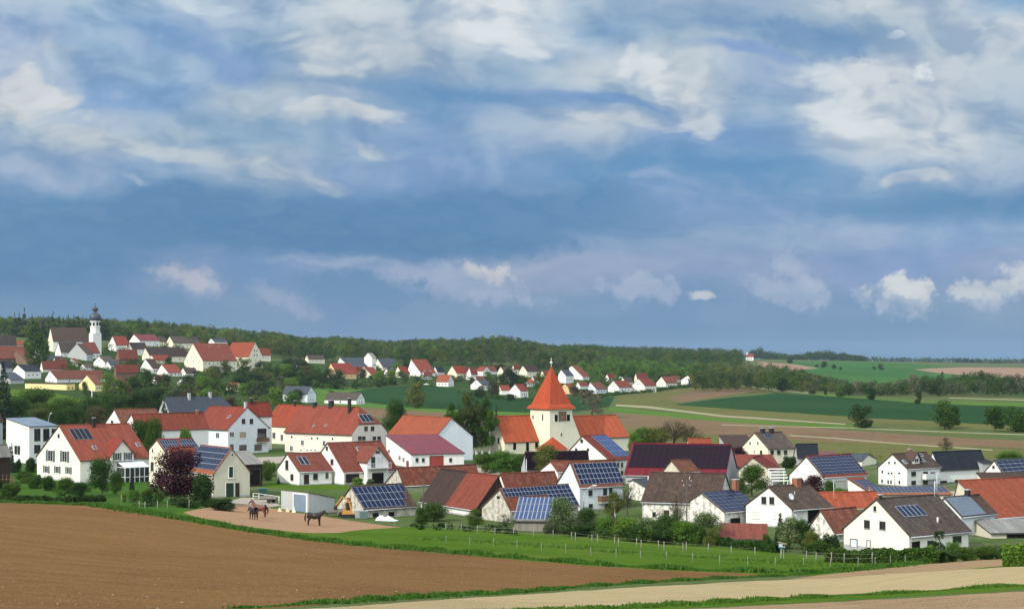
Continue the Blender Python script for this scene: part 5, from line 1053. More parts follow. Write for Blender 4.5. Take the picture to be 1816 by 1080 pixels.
# --- right-hand village, from left to right
F('white gable with dark roof among trees, leftmost house of the middle hamlet', 509.8, 528.8, 548, 656, 648, 518.9, 636.3, 'white', 'darkbrown', ref='the leftmost middle house')
F('small cream house with long grey-brown roof up behind the leftmost middle house', 540.4, 547, 577, 643, 637, 543.4, 629.5, 'cream', 'greybrown', D=1560)
F('long white house with dark grey roof, above the apricot house', 595, 618.9, 662.6, 659, 650, 602.3, 633.9, 'white', 'slate', ref='the long white house with the grey roof')
F('shallow-pitched white hall topmost in the middle hamlet', 645, 660, 668, 650, 634, 652, 625.5, 'white', 'eternit', D=1470, name='white_hall', cat='hall')
F('cream hall with slate roof right of the shallow white hall', 664, 679, 709, 657, 651, 669, 635.5, 'cream', 'slate', name='village_hall', cat='hall', ref='the slate-roofed hall')
h = F('apricot house with red roof and pale dormers at the left of the middle hamlet', 578.4, 598, 633, 672, 663, 586, 643.8, 'orange', 'red', ref='the apricot house')
F('cream gable with red roof beside the yellow-green shrub', 633.7, 656.9, 673, 671, 663, 645.3, 650.4, 'cream', 'red')
F('cream house with red roof just left of the double white gable', 699, 713, 728, 670, 663, 704.8, 649.6, 'cream', 'red')
h = F('white house with broad red roof and two dormers, between the cream and the dark-roofed house', 721.3, 746, 773, 668, 661, 728.7, 637, 'white', 'red', ref='the white house with two dormers')
h.dormer(.22, .42, h.ze + 1.6, h.ze + 2.4, -1.3, 'red', []); h.dormer(.6, .8, h.ze + 1.6, h.ze + 2.4, -1.3, 'red', [])
F('dark-roofed house with white walls left of the orange roof', 767, 776, 789, 667, 660, 771, 650, 'white', 'black')
F('white house with bright orange roof at the near edge of the green field', 773, 795, 806, 686, 677, 799.5, 664.5, 'white', 'orangered', 'gr', 30, ref='the white house with the bright orange roof')
F('tall cream gable with red roof above the orange-roofed house', 793, 810, 828, 673, 662, 801.3, 648.7, 'cream', 'red', ref='the tall cream gable')
F('white cross-gabled house with dark-red roof right of the tall cream gable', 826, 836, 848, 674, 664, 832, 652, 'white', 'rust')
F('white house with light red roof and gable on its right', 843, 856, 871, 667, 658, 864, 650, 'white', 'red', 'gr', 35)
F('high cream gable with brown roof right of a round dark tree', 880.6, 896, 912, 679, 662, 887, 650, 'cream', 'brown', ref='the high cream gable')
F('little red roof behind the high cream gable', 906, 912, 921, 663, 655, 910, 647, 'cream', 'red', D=1400)
F('cream house with long dark roof left of the church spire', 920, 935, 958, 669, 659, 926.9, 648, 'cream', 'darkbrown', ref='the dark roof left of the spire')
F('white gable with blue-grey roof at the field edge, left of the red outbuilding', 833.5, 855.5, 872, 692, 683, 844.3, 672.7, 'white', 'slate', ref='the white gable at the field edge')
h = House('low red-roofed outbuilding touching the white gabled house at the field edge', 'outbuilding', 'outbuilding', 885, 889, 906, 700, 692, None, None, 75, 'mono', 'white', 'red', yA=683, W1=6, quiet=True)
F('white gable with dark-red roof nearest to the green field', 902.4, 922.7, 938, 706, 693, 912.8, 681, 'white', 'rust', ref='the white gable nearest the green field')
F('white house with light orange roof just left of the spire foot', 921.9, 936, 950, 686, 679, 928.5, 671.9, 'white', 'orangetile')
F('white two-storey house with slate roof right of the spire', 988.8, 1003.7, 1018, 680, 666, 994.6, 655.3, 'white', 'slate', ref='the slate roof right of the spire')
F('long white gable with brown-red roof, upper right of the spire', 1008.6, 1033.4, 1046, 674, 668, 1014, 648.7, 'white', 'rust', yA=651.5, ref='the long white gable')
F('apricot gable with red roof half hidden by the spire', 994, 1010, 1021, 699, 689, 1001, 680, 'orange', 'rust')
F('pale gable with brown roof right of the bare tree', 1041.3, 1057.8, 1077, 698, 690, 1046, 677.3, 'bluewhite', 'oldred')
F('clean white gable with dark-red roof, third from the right end of the hamlet row', 1077, 1097.8, 1122, 696, 687, 1087.2, 674.7, 'white', 'rust', ref='the clean white gable')
F('cream gable with the largest dark-red roof near the right end of the hamlet row', 1119.4, 1143.4, 1165, 696, 684, 1132, 671.4, 'creamy', 'rust')
F('wide dark-red roof behind the cream gable near the right end of the hamlet', 1124, 1130, 1150, 684, 672, 1127, 661.5, 'cream', 'rust', wins=False)
h = F('cream gable with white dormers, second house from the right end of the hamlet', 1163.2, 1180.9, 1202, 687, 679, 1172.6, 667.7, 'creamy', 'rust', ref='the cream gable with white dormers')
h.dormer(.3, .5, h.ze + 1.3, h.ze + 2.2, -1.0, 'rust', [(.5, h.ze + .8, .9, .7, 'w')], wall='white')
F('white gable with a narrow red roof, rightmost house of the hamlet', 1207, 1229.6, 1238, 683.5, 674, 1218.9, 665.6, 'white', 'rust', ref='the rightmost hamlet house')
F('grey-blue barn with slate roof, left of the low brown farmhouse', 500, 545, 562, 714, 699, 552, 685, 'bluewhite', 'slate', 'gr', 30, ref='the grey-blue barn')
F('low farmhouse with brown roof alone on the bright green field', 574, 632, 648, 717, 709, 641, 695.5, 'white', 'greybrown', 'gr', 22, ref='the low farmhouse on the green field')
def chapel():
    D = 2880; x, y = at(1329.5, D); z = float(hgt(x, y)); r = empty('hill_chapel', (x, y, z), math.radians(-8)); tag(r, 'tiny white chapel with red roof standing on the horizon ridge beside the wood', 'chapel'); LM.append(('the hill chapel', 1330, 640))
    m = MB(); m.poly([(-6.5, -3.5, -3), (6.5, -3.5, -3), (6.5, -3.5, 6.5), (-6.5, -3.5, 6.5)], MT['white']); m.poly([(-6.5, 3.5, -3), (6.5, 3.5, -3), (6.5, 3.5, 6.5), (-6.5, 3.5, 6.5)], MT['white'])
    for xx in (-6.5, 6.5): m.poly([(xx, -3.5, -3), (xx, 3.5, -3), (xx, 3.5, 6.5), (xx, 0, 10.6), (xx, -3.5, 6.5)], MT['white'])
    m.build('wall', r); m = MB(); thick(m, [[(-6.8, -4, 6.2), (6.8, -4, 6.2), (6.8, 0, 11), (-6.8, 0, 11)], [(-6.8, 4, 6.2), (6.8, 4, 6.2), (6.8, 0, 11), (-6.8, 0, 11)]], .3, MT['red']); m.build('roof', r)
    m = MB(); m.box(-5.5, -3.5, -1, 1, 9, 13.5, MT['white']); m.lathe([(1.6, 13.5), (.9, 14.6), (.05, 17)], MT['rust'], 4, (-4.5, 0), False, math.pi / 4); m.build('bell_turret', r)
    for xx in (-3, 0, 3):
        m = MB(); m.box(xx - .5, xx + .5, -3.56, -3.48, 1.6, 4.2, MT['pane']); m.build('window', r)
chapel()

# --- left-hand village on the slope
F('weathered grey barn roof at the far left edge of the hillside village', -14, -6, 30, 622, 612, -8, 594.5, 'grey', 'greybrown', wins=False)
F('orange roof right of the grey barn at the left edge', 20, 26, 46, 620, 612, 23, 604, 'cream', 'orangetile', wins=False)
F('broad red farm roof with brown front gable at the left edge', -30, -10, 56, 645, 636, -22, 613.5, 'brownwall', 'oldred', ref='the broad red farm roof')
F('brown gabled barn front under the broad red farm roof', 13, 48, 60, 648, 642, 27, 622, 'brownwall', 'oldred')
F('tall grey gable right of the broad red farm roof', 54.5, 75, 88, 643, 633, 65, 617.6, 'grey', 'brown', ref='the tall grey gable')
F('narrow cream gable with long dark roof right of the tall grey gable', 71, 84, 116, 645, 640, 78.5, 631, 'cream', 'slate')
h = F('long white house with grey roof left of the onion-domed church', 97, 108, 140, 633, 625, 103, 606.5, 'white', 'greybrown', ref='the grey roof left of the onion dome')
F('grey front gable with dark base below the onion-domed church', 119, 153.6, 166, 640, 628, 135.5, 609, 'grey', 'brown')
F('red lean roof with white gable tucked against the foot of the onion tower', 139, 156, 178, 636, 626, 146, 606.5, 'white', 'rust')
h = F('white house with red roof, tiny dormer and cream front gable right of the onion tower', 191, 206, 230, 623, 612, 199, 596, 'white', 'red', ref='the red roof right of the onion tower')
F('cream front gable under the red roof right of the onion tower', 210, 227.5, 233, 624, 618, 220, 606, 'cream', 'rust')
F('white gable with bright crimson roof highest on the hillside', 228.8, 247.8, 284, 613, 604, 237, 592.8, 'white', 'bordeaux', ref='the crimson roof')
F('dark brown roof below the crimson roof', 226, 234, 262, 630, 619, 229, 607, 'white', 'darkbrown')
F('red tiled roof in front of the dark brown roof, right of the onion tower', 203, 212, 246, 643, 637, 209, 619.5, 'brownwall', 'red', wins=False)
F('cream gable with brown roof and three small dormers right of the red roofs', 251, 266, 336, 641, 632, 256.9, 616.5, 'cream', 'darkbrown', ref='the brown roof with three dormers')
F('cream gable with long brown roof behind, on the skyline left of the grand gabled house', 294, 307.6, 356, 616, 608.5, 300.2, 596.3, 'cream', 'greybrown', ref='the long brown skyline roof')
F('small white gable with blue-grey roof behind the grand gabled house', 369, 380, 404, 612, 606, 373.5, 600, 'white', 'slate', D=1500)
h = F('grand cream gabled house with red roof and rows of windows on the hillside', 325.8, 359.7, 421, 659, 640, 341.5, 608.4, 'cream', 'red', wins=False, name='manor_house', cat='manor', ref='the grand cream gabled house', al=48)
for j, z in enumerate((h.ze * .32, h.ze * .75)):
    for i in range(8): h.open_local('R', h.Lg * (.07 + .12 * i), z, 1.0, 1.5, 'w')
for z, fs in ((h.ze * .4, (.25, .5, .75)), (h.ze * .95, (.2, .5, .8)), (h.ze + 3, (.38, .6)), (h.ze + 6, (.5,))):
    for f in fs: h.open_local('L', h.W * f, z, 1.0, 1.4, 'w')
h.skylight(.42, .8); h.skylight(.7, .8)
h = F('cream cross wing with orange-red roof at the right end of the grand house', 399, 440.7, 467, 658, 633, 453, 606.8, 'cream', 'orangered', 'gr', wins=False, name='manor_wing', cat='wing', al=42, ref='the wing of the grand house')
for z in (h.ze * .35, h.ze * .75):
    for f in (.25, .6): h.open_local('L', h.Lg * f, z, 1.0, 1.5, 'w')
    for f in (.2, .5, .8): h.open_local('R', h.W * f, z, 1.0, 1.5, 'w')
for z in (h.ze + 1.5, h.ze + 5):
    for f in (.42, .58): h.open_local('R', h.W * f, z, .8, 1.4, 'd')
F('small orange-red roof immediately right of the grand house wing', 456, 463, 481, 640, 630, 460, 617.5, 'cream', 'orangered')
F('white gable with dark roof below the brown roof with three dormers', 248, 270.5, 286, 663, 653, 257, 636, 'white', 'darkbrown', ref='the white gable with the dark roof')
h = F('white front gable with red roof and two arched windows in the left-hand village', 277, 298.6, 324, 667, 661, 286, 646, 'white', 'red', ref='the white gable with arched windows')
F('small cream gable with red roof behind the two white gables', 262, 275, 305, 645, 639, 268, 629.5, 'cream', 'red')
F('tiny white gable with grey-blue roof among the trees of the lower slope', 313, 328, 336, 686, 679, 320.5, 672, 'white', 'slate', wins=False)
F('barn with light red roof and brown timber wall in the left-hand village', 201, 206, 247, 680, 661, 204, 646.5, 'brownwall', 'red', wins=False, name='village_barn', cat='barn', ref='the brown timber barn')
F('white gabled house with grey roof below the onion-domed church', 165, 185.9, 207, 653, 642, 174.8, 631.6, 'white', 'greybrown', ref='the white gable below the onion dome')
F('small grey gable with rust roof left of the white gable below the church', 116.5, 138, 146, 650, 646, 126, 635, 'grey', 'oldred')
F('long rust-brown roof left of the small grey gable', 70, 76, 122, 660, 655, 73, 640, 'white', 'rust', wins=False)
F('white house with dark blue roof at the lower left of the hillside village', 21.5, 43.8, 74, 672, 658, 30.6, 646.5, 'white', 'black', ref='the white house with the dark blue roof')
F('dark slate roof at the far left above the low blue roof', -10, 4, 22, 664, 652, -2, 640, 'grey', 'black', wins=False)
F('low blue-roofed shed at the far left', -8, 18, 44, 681, 673, 0, 660, 'grey', 'slate', wins=False, name='village_shed', cat='shed')
F('white gabled house joined to the longest rust-red roof of the left-hand village', 79, 101, 190, 679, 672, 88, 656.5, 'white', 'oldred', ref='the longest rust-red roof', wins=True, al=40)
F('yellow gabled house with brown roof at the lower edge of the left-hand village', 138.8, 168.5, 184, 694, 682, 153.6, 664.6, 'yellow', 'oldred', ref='the yellow gabled house')
h = House('long low yellow flat-roofed building above the grass slope', 'flat building', 'yellow_flat_building', 43, 118, 134, 692, 681, None, None, 22, 'flat', 'yellow', 'darkbrown', yA=679, yC=680, og=.3, ref='the long yellow building', quiet=True)
for f in (.3, .7): h.open_local('R', h.W2 * f, 1.3, 1.2, 1.2, 'd')
F('small cream cottage with orange roof in the trees left of the grey-blue barn', 400, 419, 431, 694, 686, 424, 678.5, 'cream', 'orangetile', 'gr', 35, wins=False)
F('small red-roofed house below the brown timber barn', 196, 214, 226, 690, 682, 204, 668, 'brownwall', 'oldred', wins=False)

EXTRA = []
for (A, B, C, base, eave, apx, apy, wl, rf, ds) in (
    (186, 196, 214, 656, 648, 190, 640, 'white', 'slate', 'small white house with grey roof'), (142, 151, 168, 657, 651, 146, 645, 'white', 'greybrown', 'low white house with grey-brown roof'),
    (318, 330, 352, 669, 662, 324, 652, 'white', 'brown', 'white house with brown roof'), (268, 280, 300, 682, 675, 273, 665, 'white', 'rust', 'white gable with rust roof'),
    (270, 279, 297, 613, 606, 274, 597, 'cream', 'brown', 'cream house with brown roof'), (92, 100, 118, 648, 642, 96, 634, 'white', 'oldred', 'white house with old red roof'),
    (296, 306, 330, 634, 627, 301, 617, 'white', 'oldred', 'white house with old red roof'), (214, 222, 240, 664, 658, 218, 650, 'cream', 'red', 'cream house with red roof'),
    (615, 628, 650, 668, 661, 620, 650, 'cream', 'red', 'cream house with red roof'), (680, 690, 704, 669, 662, 685, 653, 'white', 'slate', 'white house with slate roof'),
    (812, 820, 836, 665, 659, 816, 650, 'white', 'rust', 'small white house with rust roof'), (858, 867, 882, 664, 658, 862, 649, 'white', 'oldred', 'white house with old red roof'),
    (940, 949, 964, 681, 675, 944, 667, 'white', 'rust', 'white house with rust roof'), (957, 966, 985, 673, 666, 961, 657, 'cream', 'rust', 'cream house with rust roof'),
    (1100, 1109, 1124, 682, 677, 1104, 669, 'cream', 'greybrown', 'cream house with grey-brown roof'), (1072, 1080, 1095, 677, 671, 1076, 663, 'white', 'rust', 'small white house with rust roof'),
    (1020, 1029, 1045, 690, 684, 1024, 677, 'white', 'rust', 'white house with rust roof'), (1186, 1194, 1208, 678, 673, 1190, 666, 'white', 'oldred', 'little white house with old red roof'), (746, 754, 768, 673, 667, 750, 659, 'white', 'rust', 'small white house with rust roof'), (838, 847, 862, 680, 674, 842, 667, 'white', 'rust', 'small white house with rust roof')):
    h = F(None, A, B, C, base, eave, apx, apy, wl, rf); EXTRA.append((h.root, ds, B, base, apy, None))
def onion_church():
    al = math.radians(50); bx, by = march(165, 629); z0 = float(hgt(bx, by)); print('onion', bx, by, z0)
    root = empty('onion_church', (bx, by, z0), math.pi / 2 - al); tag(root, 'white church with black onion dome on a slender tower, above the left-hand village', 'church'); LM.append(('the onion-domed church', 165, 628))
    zz = lambda y, dep=by: -(y - HY) / FPX * dep - z0
    s = by / FPX; w = 23 * s / (math.cos(al) + math.sin(al)) * .99
    m = MB(); m.box(0, w, 0, w, -4, zz(591), MT['white']); t = m.build('tower', root)
    c = (w / 2, w / 2); R = 9.0 * s; wm = MT['white']; r8 = math.pi / 8
    m = MB(); m.lathe([(R * 1.02, zz(591)), (R * 1.02, zz(589.5)), (R * .95, zz(589)), (R * .95, zz(580)), (R * 1.03, zz(579.5)), (R * 1.03, zz(578.5)), (R * .92, zz(578)), (R * .92, zz(570.5)), (R * 1.06, zz(570)), (R * 1.06, zz(568.5)), (.01, zz(568.5))], wm, 8, c, False, r8); m.build('belfry', root)
    m = MB(); bk = MT['dome']; K = lambda r, y: (r * s, zz(y))
    m.lathe([K(9.3, 568.7), K(10.3, 567), K(10.7, 564), K(10.3, 561), K(8.8, 558), K(6.2, 555.5), K(3.8, 553.8), K(3.0, 552.5), K(3.2, 551.6), K(4.4, 550.5), K(5.4, 548.5), K(5.2, 546.5), K(3.6, 544.6), K(1.7, 543.3), K(.6, 542.2), (.01, zz(541))], bk, 16, c); m.build('onion_dome', root)
    m = MB(); m.tube([(c[0], c[1], zz(543)), (c[0], c[1], zz(537.5))], [.25, .2], bk, 5); m.beam((c[0] - 1.0, c[1], zz(539)), (c[0] + 1.0, c[1], zz(539)), .3, .3, bk); m.build('cross', root)
    for k in range(8):
        a = k * math.pi / 4; m = MB(); x, y = c[0] + R * .89 * math.cos(a), c[1] + R * .89 * math.sin(a); m.beam((x, y, zz(577)), (x, y, zz(572)), 1.2, 1.2, MT['hole']); m.build('belfry_opening', root)
    # nave to the left of the tower, ridge along the left-hand axis turned towards the left of the picture
    nx, ny = at(86, by + 26); n = empty  # far gable position
    ang = math.radians(0)
    X0, Y0 = at(94, by + 8); X1, Y1 = at(158, by + 22); L = math.hypot(X1 - X0, Y1 - Y0); dx, dy = (X1 - X0) / L, (Y1 - Y0) / L; px, py = -dy, dx; ze, zr, W = zz(605), zz(579.6), 20.0
    def wl(u, v, z):
        X, Y = X0 + dx * u + px * v - bx, Y0 + dy * u + py * v - by
        return (X * math.sin(al) + Y * math.cos(al), -X * math.cos(al) + Y * math.sin(al), z)
    m = MB()
    for u in (.3, L - .3): m.poly([wl(u, .4, -6), wl(u, W - .4, -6), wl(u, W - .4, ze), wl(u, W / 2, zr - .3), wl(u, .4, ze)], MT['cream'])
    for v in (.4, W - .4): m.poly([wl(.3, v, -6), wl(L - .3, v, -6), wl(L - .3, v, ze), wl(.3, v, ze)], MT['white'])
    m.build('nave_wall', root); m = MB(); thick(m, [[wl(0, 0, ze), wl(L, 0, ze), wl(L, W / 2, zr), wl(0, W / 2, zr)], [wl(0, W, ze), wl(L, W, ze), wl(L, W / 2, zr), wl(0, W / 2, zr)]], .3, MT['brown']); m.build('nave_roof', root)
onion_church()
# ------------------------------------------------------------------ vegetation
def leaf_mat(name, c, c2, trans=.25, flower=None):
    m, nt, N, L, b = nodes(name); tc = N('ShaderNodeTexCoord'); geo = N('ShaderNodeNewGeometry')
    n = N('ShaderNodeTexNoise'); n.inputs['Scale'].default_value = .9; n.inputs['Detail'].default_value = 4; L(tc.outputs['Object'], n.inputs['Vector'])
    ad = N('ShaderNodeMath'); ad.operation = 'MULTIPLY_ADD'; L(geo.outputs['Random Per Island'], ad.inputs[0]); ad.inputs[1].default_value = .5; L(n.outputs[0], ad.inputs[2])
    r = ramp_node(N, [(.45, c), (1.0, c2)]); L(ad.outputs[0], r.inputs[0]); last = r.outputs[0]
    if flower:
        rr = ramp_node(N, [(.74, C4(0, 0, 0)), (.76, C4(1, 1, 1))]); L(geo.outputs['Random Per Island'], rr.inputs[0])
        mx = N('ShaderNodeMix'); mx.data_type = 'RGBA'; L(rr.outputs[0], mx.inputs[0]); L(last, mx.inputs[6]); mx.inputs[7].default_value = flower; last = mx.outputs[2]
    oi = N('ShaderNodeObjectInfo'); hs = N('ShaderNodeHueSaturation'); mr = N('ShaderNodeMapRange'); L(oi.outputs['Random'], mr.inputs[0]); mr.inputs[3].default_value = .78; mr.inputs[4].default_value = 1.22
    mr2 = N('ShaderNodeMapRange'); L(oi.outputs['Random'], mr2.inputs[0]); mr2.inputs[3].default_value = .515; mr2.inputs[4].default_value = .485
    L(mr.outputs[0], hs.inputs['Value']); L(mr2.outputs[0], hs.inputs['Hue']); L(last, hs.inputs['Color'])
    L(hs.outputs[0], b.inputs['Base Color']); b.inputs['Roughness'].default_value = .65; b.inputs['Specular IOR Level'].default_value = .12
    t = N('ShaderNodeBsdfTranslucent'); L(hs.outputs[0], t.inputs[0]); ms = N('ShaderNodeMixShader'); ms.inputs[0].default_value = trans
    L(b.outputs[0], ms.inputs[1]); L(t.outputs[0], ms.inputs[2]); L(ms.outputs[0], nt.nodes['Material Output'].inputs[0]); return m
LF = {
 'green': leaf_mat('green_leaves', C4(0.0264, 0.06068, 0.0072), C4(0.05412, 0.1073, 0.0132)),
 'light': leaf_mat('light_green_leaves', C4(0.0627, 0.1332, 0.0132), C4(0.1122, 0.2072, 0.0228)),
 'dark': leaf_mat('dark_green_leaves', C4(0.01716, 0.0407, 0.0078), C4(0.033, 0.06808, 0.012)),
 'grass': leaf_mat('grass_blades', C4(0.0396, 0.1036, 0.0108), C4(0.066, 0.148, 0.0168)),
 'olive': leaf_mat('olive_leaves', C4(0.0627, 0.0814, 0.015), C4(0.1089, 0.1295, 0.0252)),
 'bronze': leaf_mat('bronze_leaves', C4(0.066, 0.0555, 0.0192), C4(0.099, 0.0851, 0.03)),
 'greygreen': leaf_mat('grey_green_leaves', C4(0.0495, 0.0666, 0.0288), C4(0.0858, 0.1073, 0.051)),
 'purple': leaf_mat('purple_leaves', C4(.022, .006, .010), C4(.050, .012, .018), .15),
 'spruce': leaf_mat('spruce_needles', C4(.014, .034, .016), C4(.035, .062, .030), .08),
 'blossom': leaf_mat('leaves_with_blossom', C4(0.0363, 0.0814, 0.012), C4(0.0792, 0.1332, 0.024), .25, C4(0.2772, 0.3108, 0.18)),
 'twig': leaf_mat('fine_twigs', C4(.10, .085, .055), C4(.15, .125, .08), .1),
}
BARK = plaster('bark', C4(.085, .065, .048), .3, 3.0); BIRCH = plaster('birch_bark', C4(.50, .48, .43), .3, 2.5)
def leaves(rng, cen, rad, n, size, flat=.0, shell=.55):
    """n leaf quads through ellipsoid clumps: cen (k,3), rad (k,3) -> verts (4n,3)"""
    cen = np.asarray(cen, float); rad = np.asarray(rad, float); w = rad[:, 0] * rad[:, 2]; w = w / w.sum()
    k = rng.choice(len(cen), n, p=w); d = rng.normal(size=(n, 3)); d /= np.linalg.norm(d, axis=1)[:, None]
    f = shell + (1.06 - shell) * rng.random(n) ** .6; p = cen[k] + d * rad[k] * f[:, None]
    nrm = d + rng.normal(size=(n, 3)) * .55; nrm[:, 2] += .25; nrm /= np.linalg.norm(nrm, axis=1)[:, None]
    t = np.cross(nrm, rng.normal(size=(n, 3))); t /= np.linalg.norm(t, axis=1)[:, None]; b = np.cross(nrm, t)
    s = size * (.55 + .9 * rng.random(n))[:, None]; a = s * .5; c = s * .36
    return np.stack([p - t * a, p - b * c * .9 + t * a * .1, p + t * a, p + b * c], 1).reshape(-1, 3)
def quad_mesh(name, V, mats, midx=None):
    n = len(V) // 4; me = bpy.data.meshes.new(name); me.vertices.add(4 * n); me.vertices.foreach_set('co', V.astype(np.float32).ravel())
    me.loops.add(4 * n); me.loops.foreach_set('vertex_index', np.arange(4 * n, dtype=np.int32)); me.polygons.add(n)
    me.polygons.foreach_set('loop_start', np.arange(0, 4 * n, 4, dtype=np.int32)); 
    for m in mats: me.materials.append(m)
    if midx is not None: me.polygons.foreach_set('material_index', midx.astype(np.int32))
    me.update(calc_edges=True); me.validate(); return me
def clumps(rng, kind, k, w, h, z0):
    """clump centres and radii of a crown w wide, from z0 to h"""
    C, R = [], []
    if kind == 'round':
        for i in range(k):
            a = rng.random() * 6.283; f = rng.random() ** .5; z = rng.random(); prof = math.sin(math.pi * (.12 + .80 * z)) ** .7
            q = w / 2 * prof * f * .78; r = w * (.16 + .12 * rng.random()); C.append((q * math.cos(a), q * math.sin(a), z0 + (h - z0) * (.07 + .83 * z))); R.append((r, r, r * .82))
    elif kind == 'tall':
        for i in range(k):
            a = rng.random() * 6.283; z = rng.random(); prof = math.sin(math.pi * (.1 + .8 * z)) ** .6; q = w / 2 * prof * rng.random() ** .5 * .8
            r = w * (.09 + .09 * rng.random()); C.append((q * math.cos(a), q * math.sin(a), z0 + (h - z0) * (.06 + .9 * z))); R.append((r, r, r * 1.25))
    elif kind == 'bush':
        for i in range(k):
            a = rng.random() * 6.283; f = rng.random() ** .5; z = rng.random(); q = w / 2 * f * .72 * (1 - .35 * z); r = w * (.14 + .10 * rng.random())
            C.append((q * math.cos(a), q * math.sin(a), h * (.12 + .68 * z))); R.append((r, r, min(r, h * .22)))
    elif kind == 'cone':
        t = max(5, k // 5)
        for i in range(t):
            z = i / (t - 1); rr = w / 2 * (1 - z) ** .9 + .12; m_ = max(3, int(7 * (1 - z) + 2))
            for j in range(m_):
                a = j * 6.283 / m_ + i * .7 + rng.random() * .3; q = rr * (.58 + .14 * rng.random()); C.append((q * math.cos(a), q * math.sin(a), z0 + (h - z0) * z * .96)); R.append((rr * .42 + .08, rr * .42 + .08, (h - z0) / t * .62))
    return C, R
SPEC = {  # kind: (shape, width, height, crown base, clumps, leaves, leaf size, shell)
 'round': ('round', 7.0, 8.0, .9, 26, 10000, .25, .3), 'tall': ('tall', 6.0, 12.0, 2.0, 36, 10000, .22, .3), 'spruce': ('cone', 5.0, 12.0, .6, 60, 9500, .24, .3),
 'cypress': ('cone', 2.2, 6.0, .2, 40, 4200, .20, .3), 'bush': ('bush', 4.0, 3.0, 0, 20, 7500, .17, .35), 'sparse': ('tall', 6.0, 9.0, 1.5, 40, 3000, .18, .1),
 'far': ('round', 9.0, 10.0, .3, 20, 2600, .56, .4), 'farbush': ('bush', 6.0, 4.0, 0, 10, 900, .56, .4), 'farspruce': ('cone', 6.0, 15.0, .5, 26, 1200, .75, .3), 'farsparse': ('tall', 8.0, 11.0, 2.0, 22, 900, .45, .2),
}
NAMES = {'round': 'broadleaf_tree', 'tall': 'tall_tree', 'spruce': 'spruce_tree', 'cypress': 'conical_conifer', 'bush': 'bush', 'sparse': 'sparse_tree', 'far': 'broadleaf_tree', 'farbush': 'bush', 'farspruce': 'spruce_tree', 'farsparse': 'sparse_tree'}
_PC = {}
def proto(kind, col, var):
    key = (kind, col, var)
    if key in _PC: return _PC[key]
    sh_, w, h, z0, k, n, ls, shell = SPEC[kind]; rng = np.random.default_rng(hash((kind, var)) % 1000 if False else (sum(map(ord, kind)) * 31 + var * 7))
    C, R = clumps(rng, sh_, k, w, h, z0); V = leaves(rng, C, R, n, ls, shell=shell); me = quad_mesh('crown', V, [LF[col]])
    tm = None
    if 'bush' not in kind:
        m = MB(); bark = BIRCH if (kind == 'tall') else BARK; r0 = .018 * h + .05; top = h * (.72 if sh_ != 'cone' else .93); pts = []; rad = []
        for i in range(6):
            t = i / 5; pts.append((math.sin(i * 1.7 + var) * .10 * t * w / 6, math.cos(i * 1.3 + var) * .10 * t * w / 6, -.4 + (top + .4) * t)); rad.append(r0 * (1.25 if i == 0 else 1) * (1 - .82 * t))
        m.tube(pts, rad, bark, 7)
        if sh_ != 'cone':
            for i in range(9 if not kind.startswith('far') else 4):
                cx, cy, cz = C[i % len(C)]; zb = z0 + (cz - z0) * .35; b0 = Vector((0, 0, max(zb, z0 * .9))); e = Vector((cx, cy, cz)); mid = b0.lerp(e, .5) + Vector((0, 0, .25))
                m.tube([b0, mid, e], [r0 * .42, r0 * .28, r0 * .08], bark, 5)
        if kind in ('sparse', 'farsparse'):
            for i in range(46 if kind == 'sparse' else 16):
                cx, cy, cz = C[i % len(C)]; b0 = Vector((cx * .3, cy * .3, z0 + (cz - z0) * .6)); e = Vector((cx * 1.25 + rng.normal() * .4, cy * 1.25 + rng.normal() * .4, cz + .8 + rng.random()))
                m.tube([b0, b0.lerp(e, .5) + Vector((0, 0, .15)), e], [.05, .035, .012], bark, 4)
        ob = m.build('trunk', uv=False, normals=False); tm = ob.data; bpy.data.objects.remove(ob)
    _PC[key] = (me, tm, w, h); return _PC[key]
USED = {}; TREES = []
def tree(kind, col, px, base, top, wpx, desc, D=None, label=None, group=None, var=None, name=None):
    """px, base, top, wpx in photo pixels; the depth comes from where the base meets the terrain"""
    X, Y = march(px, base) if D is None else at(px, D)
    z = float(hgt(X, Y)); var = random.randrange(3) if var is None else var; me, tm, w, h = proto(kind, col, var)
    ztop = -(top - HY) / FPX * Y; H_ = max(.6, ztop - z); W_m = wpx / FPX * Y; nm = name or NAMES[kind]; rz = random.random() * 6.283
    sc = (W_m / w, W_m / w, H_ / h)
    if tm is None:
        o = bpy.data.objects.new(nm, me); S.collection.objects.link(o); o.location = (X, Y, z - .05); o.rotation_euler = (0, 0, rz); o.scale = sc
    else:
        o = empty(nm, (X, Y, z), rz); o.scale = sc
        for n_, d_ in (('trunk', tm), ('crown', me)):
            c = bpy.data.objects.new(n_, d_); S.collection.objects.link(c); c.parent = o
    o['category'] = 'bush' if 'bush' in nm or nm == 'bush' else 'tree'
    if group: o['group'] = group
    TREES.append((o, desc, px, base, top, label)); return o
def auto_labels():
    used = set()
    for o, desc, px, base, top, label in EXTRA + TREES:
        if label and label not in used: o['label'] = label; used.add(label); continue
        cy = base; c = sorted(LM, key=lambda l: math.hypot(l[1] - px, (l[2] - cy) * 1.6))
        done = False
        for ph, lx, ly in c[:8]:
            dx, dy = px - lx, base - ly
            rels = [('left of' if dx < 0 else 'right of'), ('in front of' if dy > 0 else 'behind')]
            if abs(dy) > abs(dx) * .5: rels.reverse()
            for dist in (('just ', '') if math.hypot(dx, dy) < 60 else ('some way ', '')):
                for r in rels:
                    t = '%s %s%s %s' % (desc, dist, r, ph)
                    if t not in used and 4 <= len(t.split()) <= 16: used.add(t); o['label'] = t; done = True; break
                if done: break
            if done: break
        if not done:
            t = desc + ' in the same thicket'; o['label'] = t; o['group'] = o.get('group') or 'trees in the thicket'; USED[t] = 1
T = tree
